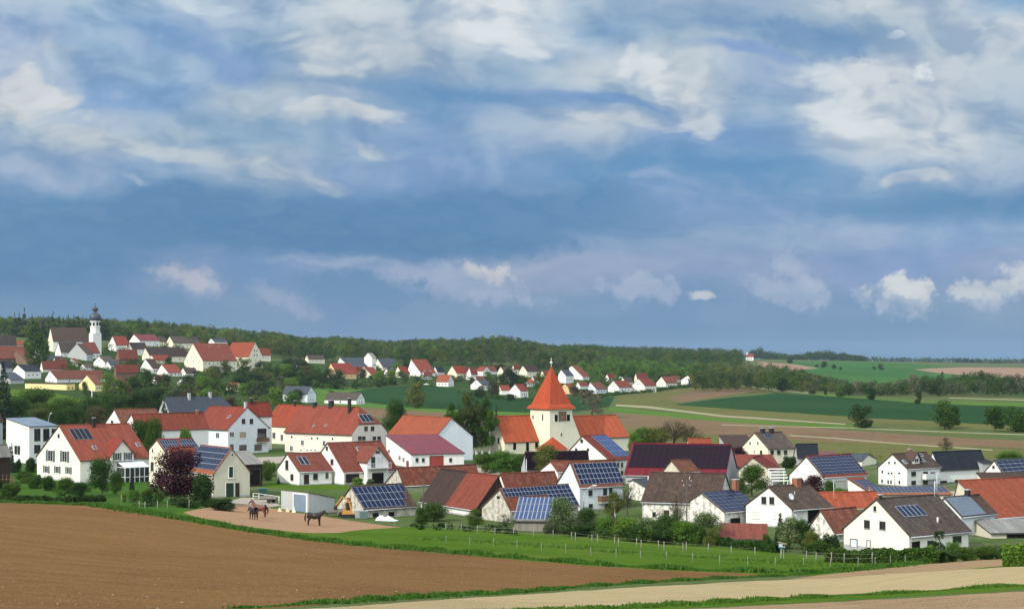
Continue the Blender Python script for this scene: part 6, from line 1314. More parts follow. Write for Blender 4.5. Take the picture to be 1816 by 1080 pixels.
# near village, left to right (px, base y, top y, width)
T('round', 'purple', 310, 893, 799, 108, 'x', label='big dark purple-leaved tree beside the pale stable', var=1)
T('bush', 'dark', 358, 896, 838, 58, 'x', label='tall dark shrub between the purple tree and the pale stable')
T('bush', 'dark', 392, 905, 882, 62, 'x', label='low dark shrub at the foot of the pale stable wall')
T('bush', 'dark', 330, 900, 880, 50, 'x', label='dark undergrowth shrub directly below the purple tree')
T('round', 'green', 181, 878, 815, 52, 'x', label='fruit tree in front of the glass conservatory')
T('round', 'green', 206, 880, 838, 28, 'x', label='slender young tree right of the fruit tree by the conservatory')
T('cypress', 'spruce', 234, 873, 834, 10, 'x', label='thin dark conical conifer near the conservatory')
for x, b, t, w, k, lb in ((84, 870, 842, 32, 'green', 'round clipped bush below the three shuttered windows'), (115, 884, 848, 42, 'green', 'mushroom-shaped garden tree in front of the cream house corner'), (143, 886, 856, 34, 'dark', 'dark round shrub right of the mushroom-shaped garden tree'),
    (20, 880, 855, 46, 'green', 'low spreading shrub on the mown lawn at the left'), (48, 856, 834, 42, 'green', 'loose green shrub between the modern white house and the cream house'), (64, 866, 840, 30, 'green', 'shrub against the left corner of the cream house'),
    (218, 890, 873, 17, 'light', 'small round box bush, left one of the garden pair'), (237, 891, 867, 24, 'light', 'larger round box bush, right one of the garden pair'), (262, 889, 866, 34, 'green', 'wide bush right of the two round box bushes'), (282, 890, 870, 24, 'green', 'bush just left of the purple tree trunk'), (5, 872, 848, 26, 'dark', 'dark shrub below the wooden trellis at the left edge')):
    T('round' if 'tree' in lb else 'bush', k, x, b, t, w, 'x', label=lb)
T('cypress', 'spruce', 21, 838, 786, 11, 'x', label='dark narrow conifer in front of the modern white house'); T('bush', 'dark', 31, 838, 812, 18, 'x', label='dark shrub right of the narrow conifer at the modern house'); T('bush', 'dark', 54, 838, 810, 26, 'x', label='dark shrub at the right corner of the modern white house')
T('spruce', 'spruce', 291, 790, 706, 42, 'x', D=420, label='tall blue-green spruce behind the solar-roofed cream house')
T('spruce', 'spruce', 6, 760, 640, 52, 'x', D=520, label='huge dark conifer at the left edge above the modern house')
T('round', 'green', 254, 800, 733, 66, 'x', D=400, label='leafy tree just left of the tall spruce'); T('round', 'green', 272, 800, 745, 40, 'x', D=395, label='bright tree half behind the tall spruce'); T('bush', 'light', 328, 800, 757, 30, 'x', D=390, label='light green bush right of the tall spruce')
for x, b, t, w, k in ((60, 752, 690, 84, 'green'), (112, 752, 698, 70, 'green'), (30, 758, 706, 60, 'green'), (86, 756, 706, 60, 'green'), (148, 758, 718, 56, 'dark'), (172, 760, 722, 46, 'bronze'), (12, 770, 730, 50, 'dark'), (192, 740, 690, 46, 'green'), (220, 742, 700, 52, 'green'), (246, 742, 692, 44, 'dark'), (275, 735, 690, 40, 'dark'), (130, 762, 722, 50, 'green'), (100, 766, 730, 44, 'green'), (68, 764, 724, 52, 'olive'), (205, 750, 706, 46, 'dark'), (160, 745, 705, 50, 'green')):
    T('round', k, x, b, t, w, 'spreading tree', group='trees below the grass slope')
T('bush', 'light', 635, 862, 845, 27, 'x', label='round green shrub at the dark garage below the balcony gable'); T('bush', 'greygreen', 657, 862, 848, 18, 'x', label='yellowish shrub right of the round shrub at the garage'); T('cypress', 'spruce', 494, 858, 845, 6, 'x', label='tiny conifer left of the small white house')
T('bush', 'green', 470, 852, 815, 30, 'x', label='green bushes left of the small white house'); T('bush', 'light', 480, 845, 818, 26, 'x', label='light bush behind the small white house corner')
T('round', 'green', 703, 770, 712, 46, 'x', D=520, label='rounded tree standing between the large half-hipped roof and the tall white barn')
T('far', 'olive', 736, 724, 677, 38, 'x', label='lone tree with bare dark trunk on the green field', var=1)
for x, b, t, w, k in ((806, 800, 715, 40, 'green'), (832, 800, 700, 48, 'olive'), (855, 800, 706, 46, 'green'), (845, 802, 722, 50, 'greygreen'), (818, 802, 728, 36, 'green'), (880, 800, 718, 22, 'spruce'), (796, 802, 734, 40, 'green'), (868, 803, 728, 40, 'light'), (838, 803, 736, 46, 'green')):
    T('spruce' if k == 'spruce' else 'tall', k, x, b, t, w, 'tall slim tree', D=432 if k != 'spruce' else 440, group='birch grove by the church')
T('bush', 'green', 862, 838, 802, 52, 'x', D=360, label='dense bush between the tall white barn and the church'); T('round', 'light', 895, 842, 800, 60, 'x', D=352, label='bright bushy tree below the church nave'); T('round', 'green', 925, 842, 808, 40, 'x', D=350, label='bushy tree below the nave windows')
T('round', 'olive', 972, 840, 790, 54, 'x', D=330, label='dark olive tree beside the sacristy'); T('round', 'light', 1125, 800, 768, 30, 'x', D=440, label='light green tree at the right end of the chancel')
for x, b, t, w, k in ((1160, 790, 752, 70, 'olive'), (1195, 790, 748, 74, 'bronze'), (1225, 788, 756, 54, 'bronze'), (1140, 786, 760, 44, 'light')): T('sparse' if k == 'bronze' else 'round', k, x, b, t, w, 'bare reddish tree' if k == 'bronze' else 'olive-green tree', D=470)
T('farsparse', 'twig', 1050, 740, 694, 62, 'x', label='large leafless tree just right of the spire', var=0)
T('round', 'green', 770, 934, 886, 58, 'x', label='round dark-green tree right of the white tarpaulin heap', D=252); T('round', 'green', 843, 938, 903, 34, 'x', label='small round tree in front of the red half of the barn'); T('round', 'green', 748, 934, 900, 30, 'x', label='smaller bush left of the round dark-green tree')
T('sparse', 'green', 898, 944, 913, 38, 'x', label='young open tree before the tall pale gable'); T('round', 'blossom', 998, 944, 884, 56, 'x', label='white-blossoming tree beside the bright-blue solar shed', var=2)
for x, b, t, w, k, kk, lb in ((1012, 946, 920, 60, 'greygreen', 'bush', 'grey-green shrub under the blossoming tree'), (975, 946, 926, 34, 'greygreen', 'bush', 'pale shrub at the right end of the solar shed'), (1042, 944, 902, 42, 'green', 'round', 'dark leafy tree below the wooden balcony house'), (1040, 950, 925, 54, 'dark', 'bush', 'dark shrub at the foot of the dark leafy tree'),
    (1090, 950, 872, 42, 'olive', 'tall', 'tall olive tree right of the wooden balcony'), (1112, 916, 862, 40, 'greygreen', 'sparse', 'grey half-bare tree left of the peeling white wall'), (1072, 952, 915, 44, 'light', 'bush', 'bright green shrub left of the tall olive tree'), (1110, 955, 915, 62, 'light', 'bush', 'broad bright shrub below the grey half-bare tree'),
    (1150, 958, 912, 56, 'blossom', 'round', 'flowering fruit tree before the peeling white wall'), (1185, 962, 902, 54, 'green', 'round', 'fruit tree right of the flowering one'), (1202, 950, 880, 44, 'twig', 'sparse', 'thin leafless tree rising beside the telegraph pole'), (1208, 964, 918, 54, 'light', 'round', 'leafy fruit tree under the telegraph pole'),
    (1254, 962, 910, 56, 'blossom', 'round', 'flowering tree before the peeling solar barn'), (1236, 966, 928, 46, 'green', 'bush', 'green shrub left of the mossy-roofed shed'), (1264, 968, 935, 34, 'olive', 'bush', 'olive shrub touching the mossy-roofed shed'), (1130, 960, 930, 50, 'green', 'bush', 'low green shrub behind the meadow fence'), (1172, 964, 936, 50, 'dark', 'bush', 'dark low shrub below the fruit trees'),
    (1384, 972, 911, 26, 'spruce', 'cypress', 'dark conical conifer before the bright white house'), (1400, 974, 918, 48, 'blossom', 'round', 'flowering tree right of the conical conifer'), (1422, 974, 922, 44, 'green', 'round', 'green tree left of the stone gable'), (1440, 978, 938, 40, 'olive', 'bush', 'olive shrub in front of the stone gable'), (1472, 980, 944, 46, 'dark', 'bush', 'dark shrub between stone gable and large cream house'), (1360, 974, 944, 22, 'green', 'bush', 'small shrub at the right end of the mossy-roofed shed'), (1452, 982, 955, 40, 'green', 'bush', 'low shrub beside the garden hedge'),
    (1333, 880, 825, 60, 'green', 'round', 'round green tree before the broad pale gable'), (1310, 876, 846, 30, 'green', 'bush', 'green bush left of the round green tree'), (1442, 880, 836, 46, 'purple', 'round', 'purple-leaved tree in front of the six-row solar barn'), (1418, 872, 845, 24, 'purple', 'bush', 'small purple bush behind the brown roof ridge'), (1471, 882, 850, 28, 'green', 'bush', 'green bush under the six-row solar barn'), (1489, 888, 864, 34, 'light', 'bush', 'light bush at the pale garage doors'),
    (1312, 822, 788, 34, 'purple', 'round', 'purple tree left of the yellow house at the back'), (1400, 830, 808, 34, 'dark', 'bush', 'dark bush right of the yellow house at the back'),
    (1665, 992, 942, 30, 'dark', 'tall', 'slim dark tree at the right side of the large cream house'), (1690, 992, 955, 32, 'light', 'round', 'light yellow-green tree right of the slim dark tree'), (1652, 990, 964, 26, 'light', 'bush', 'round yellow-green shrub by the cream house door'), (1712, 994, 968, 44, 'green', 'bush', 'green shrub before the blue-grey house'), (1748, 992, 966, 62, 'green', 'bush', 'wide shrub left of the bright hedge'), (1690, 996, 976, 44, 'dark', 'bush', 'low dark shrub below the yellow-green tree'), (1775, 990, 964, 34, 'blossom', 'bush', 'shrub with white flowers left of the bright hedge')):
    T(kk, k, x, b, t, w, 'x', label=lb)
T('sparse', 'bronze', 1678, 802, 776, 32, 'x', D=440, label='small bronze bare tree behind the black hall roof'); T('round', 'light', 1790, 818, 796, 52, 'x', D=400, label='light green trees behind the white solar gable at the right')
T('far', 'dark', 1527, 759, 716, 44, 'x', label='round dense tree alone in the valley fields', var=0); T('far', 'green', 1676, 761, 711, 50, 'x', label='leaning field tree with lopsided crown, second from the right edge', var=1); T('far', 'green', 1765, 765, 719, 42, 'x', label='left half of the tree pair at the right edge of the valley', var=2); T('far', 'green', 1802, 766, 720, 56, 'x', label='right half of the tree pair at the right edge of the valley', var=0); T('far', 'dark', 1690, 758, 720, 34, 'x', label='smaller crown joined to the leaning field tree', var=2)
for x, b, t, w, lb in ((1387, 695, 670, 23, 'round tree on the farm road below the wood'), (1544, 709, 686, 21, 'tree on the bright green strip, left of two'), (1628, 716, 693, 15, 'tree on the bright green strip, right of two'), (1441, 699, 691, 13, 'tiny bush on the farm road'), (1464, 701, 694, 7, 'smallest bush near the farm road'),
    (1461, 652, 641, 16, 'largest bush on the far hill meadow'), (1479, 654, 646, 10, 'second bush on the far hill meadow'), (1491, 656, 650, 7, 'smallest bush on the far hill meadow'), (1562, 656, 645, 13, 'bush at the middle of the far hill edge'), (1550, 656, 649, 7, 'tiny bush left of the hill-edge bush'), (1671, 665, 659, 6, 'single dot-like bush at the far brown field edge'), (1401, 645, 634, 12, 'round tree on the ridge right of the chapel'), (1448, 651, 646, 8, 'low bush on the hill left of the largest hill bush')):
    T('far', 'dark', x, b, t, w, 'x', label=lb)
for x, w, t, lb in ((1699, 14, 636, 'leftmost of the small trees on the right horizon'), (1712, 10, 636, 'second small tree on the right horizon'), (1724, 12, 637, 'third small tree on the right horizon'), (1736, 12, 637, 'fourth small tree on the right horizon'), (1757, 16, 640, 'low tree clump on the far right horizon'), (1771, 20, 642, 'last low tree clump on the far right horizon')): T('far', 'dark', x, 650, t, w, 'x', D=4600, label=lb)
# skyline spruces left of the onion church
for i, (x, t, w) in enumerate(((26, 559, 9), (34, 558, 7), (43, 550, 10), (57, 561, 9), (77, 563, 8), (86, 565, 6), (94, 558, 9), (105, 563, 12), (113, 566, 8), (121, 562, 11), (131, 562, 8), (139, 565, 9), (147, 564, 8), (153, 566, 7), (180, 568, 8), (188, 570, 7))):
    T('farspruce', 'spruce', x, 590, t - 3, w + 8, 'x', D=1610, label='spruce on the left skyline, number %d' % (i + 1) if False else None, group='spruces on the left skyline')
    TREES[-1] = (TREES[-1][0], 'pointed spruce on the skyline', x, 590, t, None)
T('far', 'green', 66, 627, 571, 46, 'x', label='big bright round tree left of the onion church nave', var=1, D=1210)
# trees of the left-hand village and its lower slope
def scatter(n, x0, x1, y0, y1, hpx, wpx, kinds, desc, seed, group=None, kind='far', poly=None):
    r = random.Random(seed); k = 0; tries = 0; pts = []
    while k < n and tries < n * 40:
        tries += 1; x = r.uniform(x0, x1); b = r.uniform(y0, y1)
        if poly and not poly(x, b): continue
        if any(abs(x - a) < wpx[0] * .55 and abs(b - c) < 6 for a, c in pts): continue
        pts.append((x, b)); hh = r.uniform(*hpx); ww = r.uniform(*wpx); c = r.choice(kinds); kd = kind if c != 'twig' else 'farsparse'
        if ww < 15 and kd == 'far' and hh < 13: kd = 'farbush'
        T(kd, c, x, b, b - hh, ww, desc[c] if isinstance(desc, dict) else desc, group=group); k += 1
DN = {'green': 'green tree', 'dark': 'dark green tree', 'light': 'bright green tree', 'olive': 'olive tree', 'greygreen': 'grey-green tree', 'twig': 'half-bare tree', 'bronze': 'reddish-brown tree'}
scatter(42, 190, 560, 664, 724, (20, 34), (24, 40), ['green', 'green', 'dark', 'olive', 'light', 'greygreen', 'bronze'], DN, 11, 'trees on the slope below the grand house', poly=lambda x, y: y > 690 - (x - 190) * .05 and not (x > 540 and y > 700) and not (x < 300 and y > 712))
scatter(16, 340, 520, 655, 690, (18, 28), (22, 34), ['green', 'dark', 'olive', 'green'], DN, 12, 'trees on the slope below the grand house')
scatter(12, 480, 600, 652, 690, (18, 28), (22, 34), ['green', 'dark', 'green'], DN, 13, 'trees between the two villages')
for x, b, t, w, k in ((190, 700, 660, 30, 'light'), (258, 690, 652, 34, 'green'), (240, 700, 668, 30, 'green'), (150, 700, 676, 14, 'green'), (85, 640, 612, 10, 'green'), (300, 650, 632, 16, 'dark'), (235, 655, 640, 12, 'green'), (210, 712, 672, 30, 'green')): T('far', k, x, b, t, w, DN[k])
scatter(34, 600, 1245, 655, 698, (9, 17), (12, 24), ['green', 'dark', 'olive', 'light', 'greygreen', 'bronze'], DN, 21, 'garden trees of the middle hamlet', poly=lambda x, y: y < 672 + 22 * math.sin((x - 600) / 645 * math.pi) and y > 650 + 10 * math.sin((x - 600) / 645 * math.pi))
for x, b, t, w, k in ((672, 682, 656, 22, 'light'), (695, 682, 655, 22, 'light'), (660, 680, 664, 18, 'green'), (905, 690, 652, 34, 'dark'), (925, 690, 664, 26, 'green'), (875, 702, 672, 22, 'bronze'), (850, 706, 684, 22, 'dark'), (905, 712, 698, 22, 'dark'), (960, 700, 660, 30, 'green'), (890, 688, 662, 26, 'green'), (1040, 706, 690, 30, 'bronze'), (1018, 700, 684, 24, 'bronze'), (800, 680, 664, 18, 'green'), (588, 712, 692, 16, 'dark')): T('far', k, x, b, t, w, DN[k])

# ------------------------------------------------------------------ woods and shrub belts that read as one mass
def mass(name, spots, cols, leaf_n=430, leaf_s=.74, label=None, shape='round', seed=1):
    """spots: (x, y, width, height) in metres"""
    rng = np.random.default_rng(seed); VV = []; MI = []
    for (x, y, w, h) in spots:
        z = float(hgt(x, y)); C, R = clumps(rng, shape, 9, w, h, h * .12); n = int(leaf_n * (.8 + .4 * rng.random()))
        V = leaves(rng, C, R, n, leaf_s * w / 9.0, shell=.5); V += np.array([x, y, z]); VV.append(V); MI.append(np.full(n, rng.choice(len(cols), p=[c[1] for c in cols])))
    me = quad_mesh(name, np.concatenate(VV), [LF[c[0]] for c in cols], np.concatenate(MI)); o = bpy.data.objects.new(name, me); S.collection.objects.link(o)
    tag(o, label, kind='stuff'); return o
def band(rng, x0, x1, D0, D1, step, w, h, hf=None, keep=None):
    out = []; d = D0
    while d < D1:
        px = x0
        while px < x1:
            pxx = px + rng.uniform(-.3, .3) * step / d * FPX; dd = d * (1 + rng.uniform(-.02, .02)); X, Y = at(pxx, dd)
            k = hf(pxx) if hf else 1
            if (keep is None or keep(pxx, dd)) and k > 0: out.append((X, Y, rng.uniform(*w), rng.uniform(*h) * k))
            px += step / d * FPX
        d += step * 1.9 * (1 + d / 4000)
    return out
R_ = random.Random(5)
wood_cols = [('green', .34), ('dark', .26), ('olive', .20), ('greygreen', .14), ('light', .06)]
mass('skyline_wood', band(R_, -120, 520, 1600, 2150, 8.5, (9, 14), (11, 19)), wood_cols, label='broadleaved wood along the skyline behind the left-hand village', seed=31)
mass('hillside_wood', band(R_, 470, 1060, 1600, 2750, 10, (10, 15), (12, 19), hf=lambda x: 1 + .5 * math.exp(-((x - 870) / 75.) ** 2) + .12 * math.sin(x / 23.), keep=lambda x, d: d > 1570 + (x < 760) * 130 * max(0, 1 - abs(x - 660) / 100.)), wood_cols, label='long wood on the hillside above the middle hamlet', seed=32)
mass('distant_wood', band(R_, 1040, 1317, 1900, 3250, 13, (12, 18), (13, 20)), [('dark', .5), ('green', .3), ('olive', .2)], leaf_n=170, label='dark wood on the low ridge left of the chapel', seed=33)
mass('bright_thicket', band(R_, 1030, 1260, 1500, 1850, 8, (8, 12), (7, 12)), [('light', .5), ('green', .5)], label='bright green thicket behind the right end of the hamlet', seed=34)
mass('valley_wood', band(R_, 1235, 1500, 1270, 1560, 8, (9, 14), (13, 20), hf=lambda x: max(.28, 1 - max(0, x - 1380) / 150.)), [('olive', .26), ('greygreen', .22), ('green', .32), ('dark', .2)], label='mixed wood tapering to the right beside the farm road', seed=35)
mass('valley_tree_belt', band(R_, 1490, 1990, 1120, 1260, 7, (8, 12), (8, 13), hf=lambda x: .55 + .75 * min(1, max(0, x - 1500) / 220.) + .15 * math.sin(x / 17.)), [('dark', .42), ('greygreen', .22), ('green', .26), ('twig', .10)], label='belt of dark trees along the stream at the right', seed=36)
mass('horizon_trees', band(R_, 1335, 1532, 3700, 4100, 18, (24, 34), (14, 22), hf=lambda x: .8 + .3 * math.sin(x / 19.)), [('dark', .7), ('green', .3)], leaf_n=260, label='row of trees on the horizon right of the chapel', seed=37)
mass('low_horizon_trees', band(R_, 1532, 1860, 4900, 5300, 34, (40, 60), (4, 8)), [('dark', .6), ('green', .4)], leaf_n=150, label='thin dark tree line on the farthest horizon', seed=38)
def belt(name, pts, wd, h, cols, label, seed, step=3.2, leaf=.55, n=70):
    sp = []; rr = random.Random(seed)
    for (x0, y0), (x1, y1) in zip(pts[:-1], pts[1:]):
        a = Vector(march(x0, y0)); b = Vector(march(x1, y1)); L = (b - a).length; k = max(1, int(L / step))
        for i in range(k):
            p = a.lerp(b, (i + rr.random()) / k); sp.append((p.x + rr.uniform(-.5, .5) * wd, p.y + rr.uniform(-.5, .5) * wd, rr.uniform(.8, 1.3) * step * 1.5, h * rr.uniform(.7, 1.25)))
    return mass(name, sp, cols, n, leaf * 9 / (step * 1.5), label, 'bush', seed)
belt('field_edge_shrubs', [(560, 690), (600, 690), (640, 688), (700, 682), (745, 680)], 10, 7.5, [('dark', .6), ('green', .3), ('greygreen', .1)], 'dark shrub belt between the apricot house and the green field', 41, 6, 1.1, 110)
belt('hamlet_hedge', [(1020, 706), (1060, 705), (1100, 700), (1145, 697), (1190, 690), (1240, 684)], 3, 2.6, [('dark', .6), ('green', .4)], 'dark hedge along the lower edge of the hamlet gardens', 42, 4, .8, 60)
belt('garden_shrub_row', [(815, 700), (860, 704), (900, 710), (950, 712)], 4, 3.0, [('dark', .5), ('green', .5)], 'shrubs along the green field below the white gable', 43, 4, .8, 60)
belt('slope_shrubs', [(170, 735), (230, 728), (300, 726), (380, 722), (450, 724), (520, 722)], 22, 7, [('green', .4), ('dark', .4), ('olive', .2)], 'shrubbery at the foot of the village slope', 44, 7, 1.1, 120)
belt('slope_shrubs', [(180, 715), (260, 708), (340, 700), (430, 705), (490, 700)], 26, 8, [('green', .4), ('dark', .35), ('olive', .25)], 'shrubbery halfway up the village slope', 45, 7, 1.1, 120)
belt('slope_shrubs', [(330, 680), (400, 676), (470, 672), (540, 680)], 22, 8, [('green', .5), ('dark', .3), ('olive', .2)], 'shrubbery below the wing of the grand house', 46, 7, 1.1, 120)
belt('village_shrubs', [(60, 640), (130, 650), (200, 660), (260, 668)], 14, 4, [('dark', .6), ('green', .4)], 'shrubs between the houses of the left-hand village', 47, 7, 1.0, 60)
belt('village_shrubs', [(90, 652), (150, 664), (200, 674)], 14, 7, [('dark', .6), ('green', .4)], 'shrubs above the longest rust-red roof', 53, 7, 1.0, 90)
belt('village_shrubs', [(185, 646), (230, 650), (262, 655), (330, 664)], 14, 7.5, [('dark', .6), ('green', .4)], 'shrubs below the brown roof with three dormers', 54, 7, 1.0, 90)
belt('village_shrubs', [(182, 628), (250, 626), (320, 622)], 12, 7.5, [('dark', .6), ('green', .4)], 'shrubs behind the upper houses of the left-hand village', 55, 7, 1.0, 90)
belt('village_shrubs', [(0, 652), (60, 650), (120, 646)], 12, 6.5, [('dark', .7), ('green', .3)], 'shrubs around the dark slate roof', 56, 7, 1.0, 90)
belt('hamlet_shrubs', [(600, 668), (680, 670), (760, 674), (830, 676), (900, 676)], 12, 5.5, [('dark', .5), ('green', .35), ('light', .15)], 'shrubs in the upper gardens of the hamlet', 57, 7, 1.0, 90)
belt('hamlet_shrubs', [(1030, 686), (1100, 682), (1160, 680), (1220, 674)], 12, 5.5, [('dark', .4), ('green', .4), ('light', .2)], 'shrubs behind the right end of the hamlet row', 58, 7, 1.0, 90)
belt('garden_undergrowth', [(250, 898), (290, 896), (340, 899), (395, 902)], 2.5, 1.6, [('dark', .7), ('green', .3)], 'dark undergrowth beneath the purple tree', 48, 2.0, .34, 90)
belt('orchard_undergrowth', [(1010, 950), (1070, 956), (1150, 962), (1230, 968), (1262, 970)], 3.0, 1.8, [('dark', .45), ('green', .4), ('light', .15)], 'undergrowth below the flowering fruit trees', 49, 2.0, .34, 110)
belt('orchard_undergrowth', [(1380, 978), (1430, 980), (1480, 984)], 2.5, 1.7, [('dark', .5), ('green', .4), ('olive', .1)], 'undergrowth left of the large cream house', 50, 2.0, .34, 110)
belt('barn_side_weeds', [(735, 938), (800, 940), (860, 944), (910, 948)], 2.0, 1.0, [('green', .6), ('dark', .4)], 'nettles and weeds in front of the long barn', 51, 1.6, .3, 80)
belt('valley_stream_shrubs', [(1290, 800), (1400, 806), (1500, 812), (1600, 818)], 5, 1.5, [('olive', .5), ('green', .5)], 'low scrub behind the last houses', 52, 4, .5, 50)
def hedge(name, pts, wd, h, col, label, seed, dens=900, leaf=.16):
    """clipped hedge: leaves packed on the surface of a long box"""
    rng = np.random.default_rng(seed); VV = []; m = MB()
    for (x0, y0), (x1, y1) in zip(pts[:-1], pts[1:]):
        a = np.array(march(x0, y0)); b = np.array(march(x1, y1)); L = np.linalg.norm(b - a); d = (b - a) / L; nn = np.array([-d[1], d[0]]); n = int(dens * L * .35)
        t = rng.random(n) * L; f = rng.random(n); s = (2 * wd * 0 + 1) * 0; face = rng.random(n); u = np.where(face < .42, -wd / 2, np.where(face < .6, wd / 2, (rng.random(n) - .5) * wd)); zz_ = np.where(face < .6, rng.random(n) * h, h)
        bump = .14 * np.sin(t * 1.3 + u) + .10 * np.sin(t * 3.7 + 1) - (np.abs(u) / wd) ** 4 * 2.2; X = a[0] + d[0] * t + nn[0] * u; Y = a[1] + d[1] * t + nn[1] * u; P = np.stack([X, Y, hgt(X, Y) + zz_ + bump], 1) + rng.normal(size=(n, 3)) * .06
        q = rng.normal(size=(n, 3)); q /= np.linalg.norm(q, axis=1)[:, None]; tt = np.cross(q, rng.normal(size=(n, 3))); tt /= np.linalg.norm(tt, axis=1)[:, None]; bb = np.cross(q, tt); sz = leaf * (.6 + .8 * rng.random(n))[:, None]
        VV.append(np.stack([P - tt * sz, P - bb * sz * .7, P + tt * sz, P + bb * sz * .7], 1).reshape(-1, 3))
        k = max(1, int(L / 2)); 
        for i in range(k):
            p = a + d * L * i / k; e = a + d * L * (i + 1) / k; w_ = wd * .42; q0 = [(p[0] - nn[0] * w_, p[1] - nn[1] * w_), (e[0] - nn[0] * w_, e[1] - nn[1] * w_), (e[0] + nn[0] * w_, e[1] + nn[1] * w_), (p[0] + nn[0] * w_, p[1] + nn[1] * w_)]
            VV.append(np.array([(x, y, float(hgt(x, y)) + h * .88) for x, y in q0])); 
            for (aa, cc) in ((q0[0], q0[1]), (q0[2], q0[3])): VV.append(np.array([(aa[0], aa[1], float(hgt(*aa)) - .2), (cc[0], cc[1], float(hgt(*cc)) - .2), (cc[0], cc[1], float(hgt(*cc)) + h * .88), (aa[0], aa[1], float(hgt(*aa)) + h * .88)]))
    me = quad_mesh(name, np.concatenate(VV), [LF[col]]); o = bpy.data.objects.new(name, me); S.collection.objects.link(o); tag(o, label, 'hedge'); return o
hedge('hedge', [(1470, 996), (1560, 998), (1620, 999), (1672, 998)], 1.2, 1.3, 'green', 'long dark clipped hedge in front of the large cream house', 61)
hedge('hedge', [(1276, 968), (1330, 974), (1380, 980)], 1.0, .9, 'green', 'low hedge in front of the mossy-roofed shed', 62)
hedge('hedge', [(1778, 1004), (1830, 1003), (1900, 1000)], 2.4, 1.75, 'light', 'tall bright green hedge at the right edge', 63, 1300, .13)
hedge('hedge', [(-20, 889), (60, 890), (130, 891), (182, 889)], .9, .7, 'dark', 'low dark hedge below the lawn of the cream house', 64)

def tufts(name, pts, half, dens, h, col, label, seed, leaf=.06):
    rng = np.random.default_rng(seed); VV = []
    for (x0, y0), (x1, y1) in zip(pts[:-1], pts[1:]):
        a = np.array(march(x0, y0)); b = np.array(march(x1, y1)); L = np.linalg.norm(b - a); d = (b - a) / L; nn = np.array([-d[1], d[0]]); n = int(dens * L * half * 2)
        t = rng.random(n) * L; u = rng.normal(size=n) * half * .5; X = a[0] + d[0] * t + nn[0] * u; Y = a[1] + d[1] * t + nn[1] * u; Z = hgt(X, Y)
        for k in range(3):
            an = rng.random(n) * 6.283; hh = h * (.5 + rng.random(n)) * (.6 + .4 * np.sin(t * .9 + seed)); lx = np.cos(an); ly = np.sin(an); w_ = leaf * (1 + rng.random(n)); ox = X + rng.normal(size=n) * .08; oy = Y + rng.normal(size=n) * .08
            VV.append(np.stack([np.stack([ox - ly * w_, oy + lx * w_, Z - .03], 1), np.stack([ox + ly * w_, oy - lx * w_, Z - .03], 1), np.stack([ox + lx * hh * .4 + ly * w_ * .3, oy + ly * hh * .4 - lx * w_ * .3, Z + hh], 1), np.stack([ox + lx * hh * .35 - ly * w_ * .3, oy + ly * hh * .35 + lx * w_ * .3, Z + hh * .9], 1)], 1).reshape(-1, 3))
    me = quad_mesh(name, np.concatenate(VV), [LF[col]]); o = bpy.data.objects.new(name, me); S.collection.objects.link(o); tag(o, label, kind='stuff'); return o
EDGE = [(-60, 891), (0, 890.5), (90, 893), (170, 896), (250, 908), (330, 921), (420, 937), (520, 952), (640, 966), (760, 976), (900, 988), (1060, 1001), (1200, 1009), (1350, 1014), (1425, 1016), (1500, 1012), (1620, 1000)]
tufts('field_margin_grass', EDGE, 1.6, 34, .36, 'grass', 'tall grass margin along the upper edge of the ploughed field', 71, .07)
tufts('path_verge_grass', [(420, 1079), (600, 1069), (800, 1055), (1000, 1042), (1150, 1032), (1300, 1024), (1430, 1018)], .8, 40, .2, 'grass', 'thin grass strip between ploughed field and sandy path', 72, .04)
tufts('lower_verge_grass', [(820, 1092), (1000, 1083), (1150, 1075), (1300, 1066), (1476, 1056), (1650, 1048), (1816, 1038)], .9, 40, .2, 'grass', 'grass verge below the sandy path at the bottom right', 73, .04)
tufts('meadow_weeds', [(720, 955), (900, 962), (1050, 975), (1200, 984), (1380, 996), (1500, 1004)], 5.5, 2.6, .22, 'grass', 'coarse grass tussocks scattered over the fenced meadow', 74, .06)

def clods(name, poly, n, size, mat, label, seed):
    """loose lumps of earth and small stones lying on a tilled field"""
    r = np.random.default_rng(seed); P = []; xs = [p[0] for p in poly]; ys = [p[1] for p in poly]
    while len(P) < n:
        x, y = r.uniform(min(xs), max(xs)), r.uniform(min(ys), max(ys)); ins = False
        for i in range(len(poly)):
            (x0, y0), (x1, y1) = poly[i], poly[(i + 1) % len(poly)]
            if (y0 > y) != (y1 > y) and x < (x1 - x0) * (y - y0) / (y1 - y0) + x0: ins = not ins
        if ins: P.append((x, y))
    P = np.array(P); kx = (P[:, 0] - HX) / FPX; ky = (P[:, 1] - HY) / FPX; D = np.full(n, 150.0)
    for _ in range(40): D = .5 * D + .5 * (-hgt(kx * D, D) / ky)
    X, Y = kx * D, D; Z = hgt(X, Y); V = []
    for k in range(2):
        a = r.random(n) * 6.283; s = size * (.5 + r.random(n) ** 2 * 1.6); h = s * .55; c, d = np.cos(a) * s, np.sin(a) * s
        V.append(np.stack([np.stack([X - c, Y - d, Z - .02], 1), np.stack([X + c * .2 - d * .5, Y + d * .2 + c * .5, Z + h], 1), np.stack([X + c, Y + d, Z - .02], 1), np.stack([X + d * .6, Y - c * .6, Z + h * .4], 1)], 1).reshape(-1, 3))
    me = quad_mesh(name, np.concatenate(V), [mat]); o = bpy.data.objects.new(name, me); S.collection.objects.link(o); tag(o, label, kind='stuff')
CL = plain('earth_clods', C4(.22, .135, .07), .95, 0, .1); CL2 = plain('pale_stones', C4(.34, .27, .18), .9, 0, .1); CL3 = plain('dark_clods', C4(.12, .066, .030), .95, 0, .1)
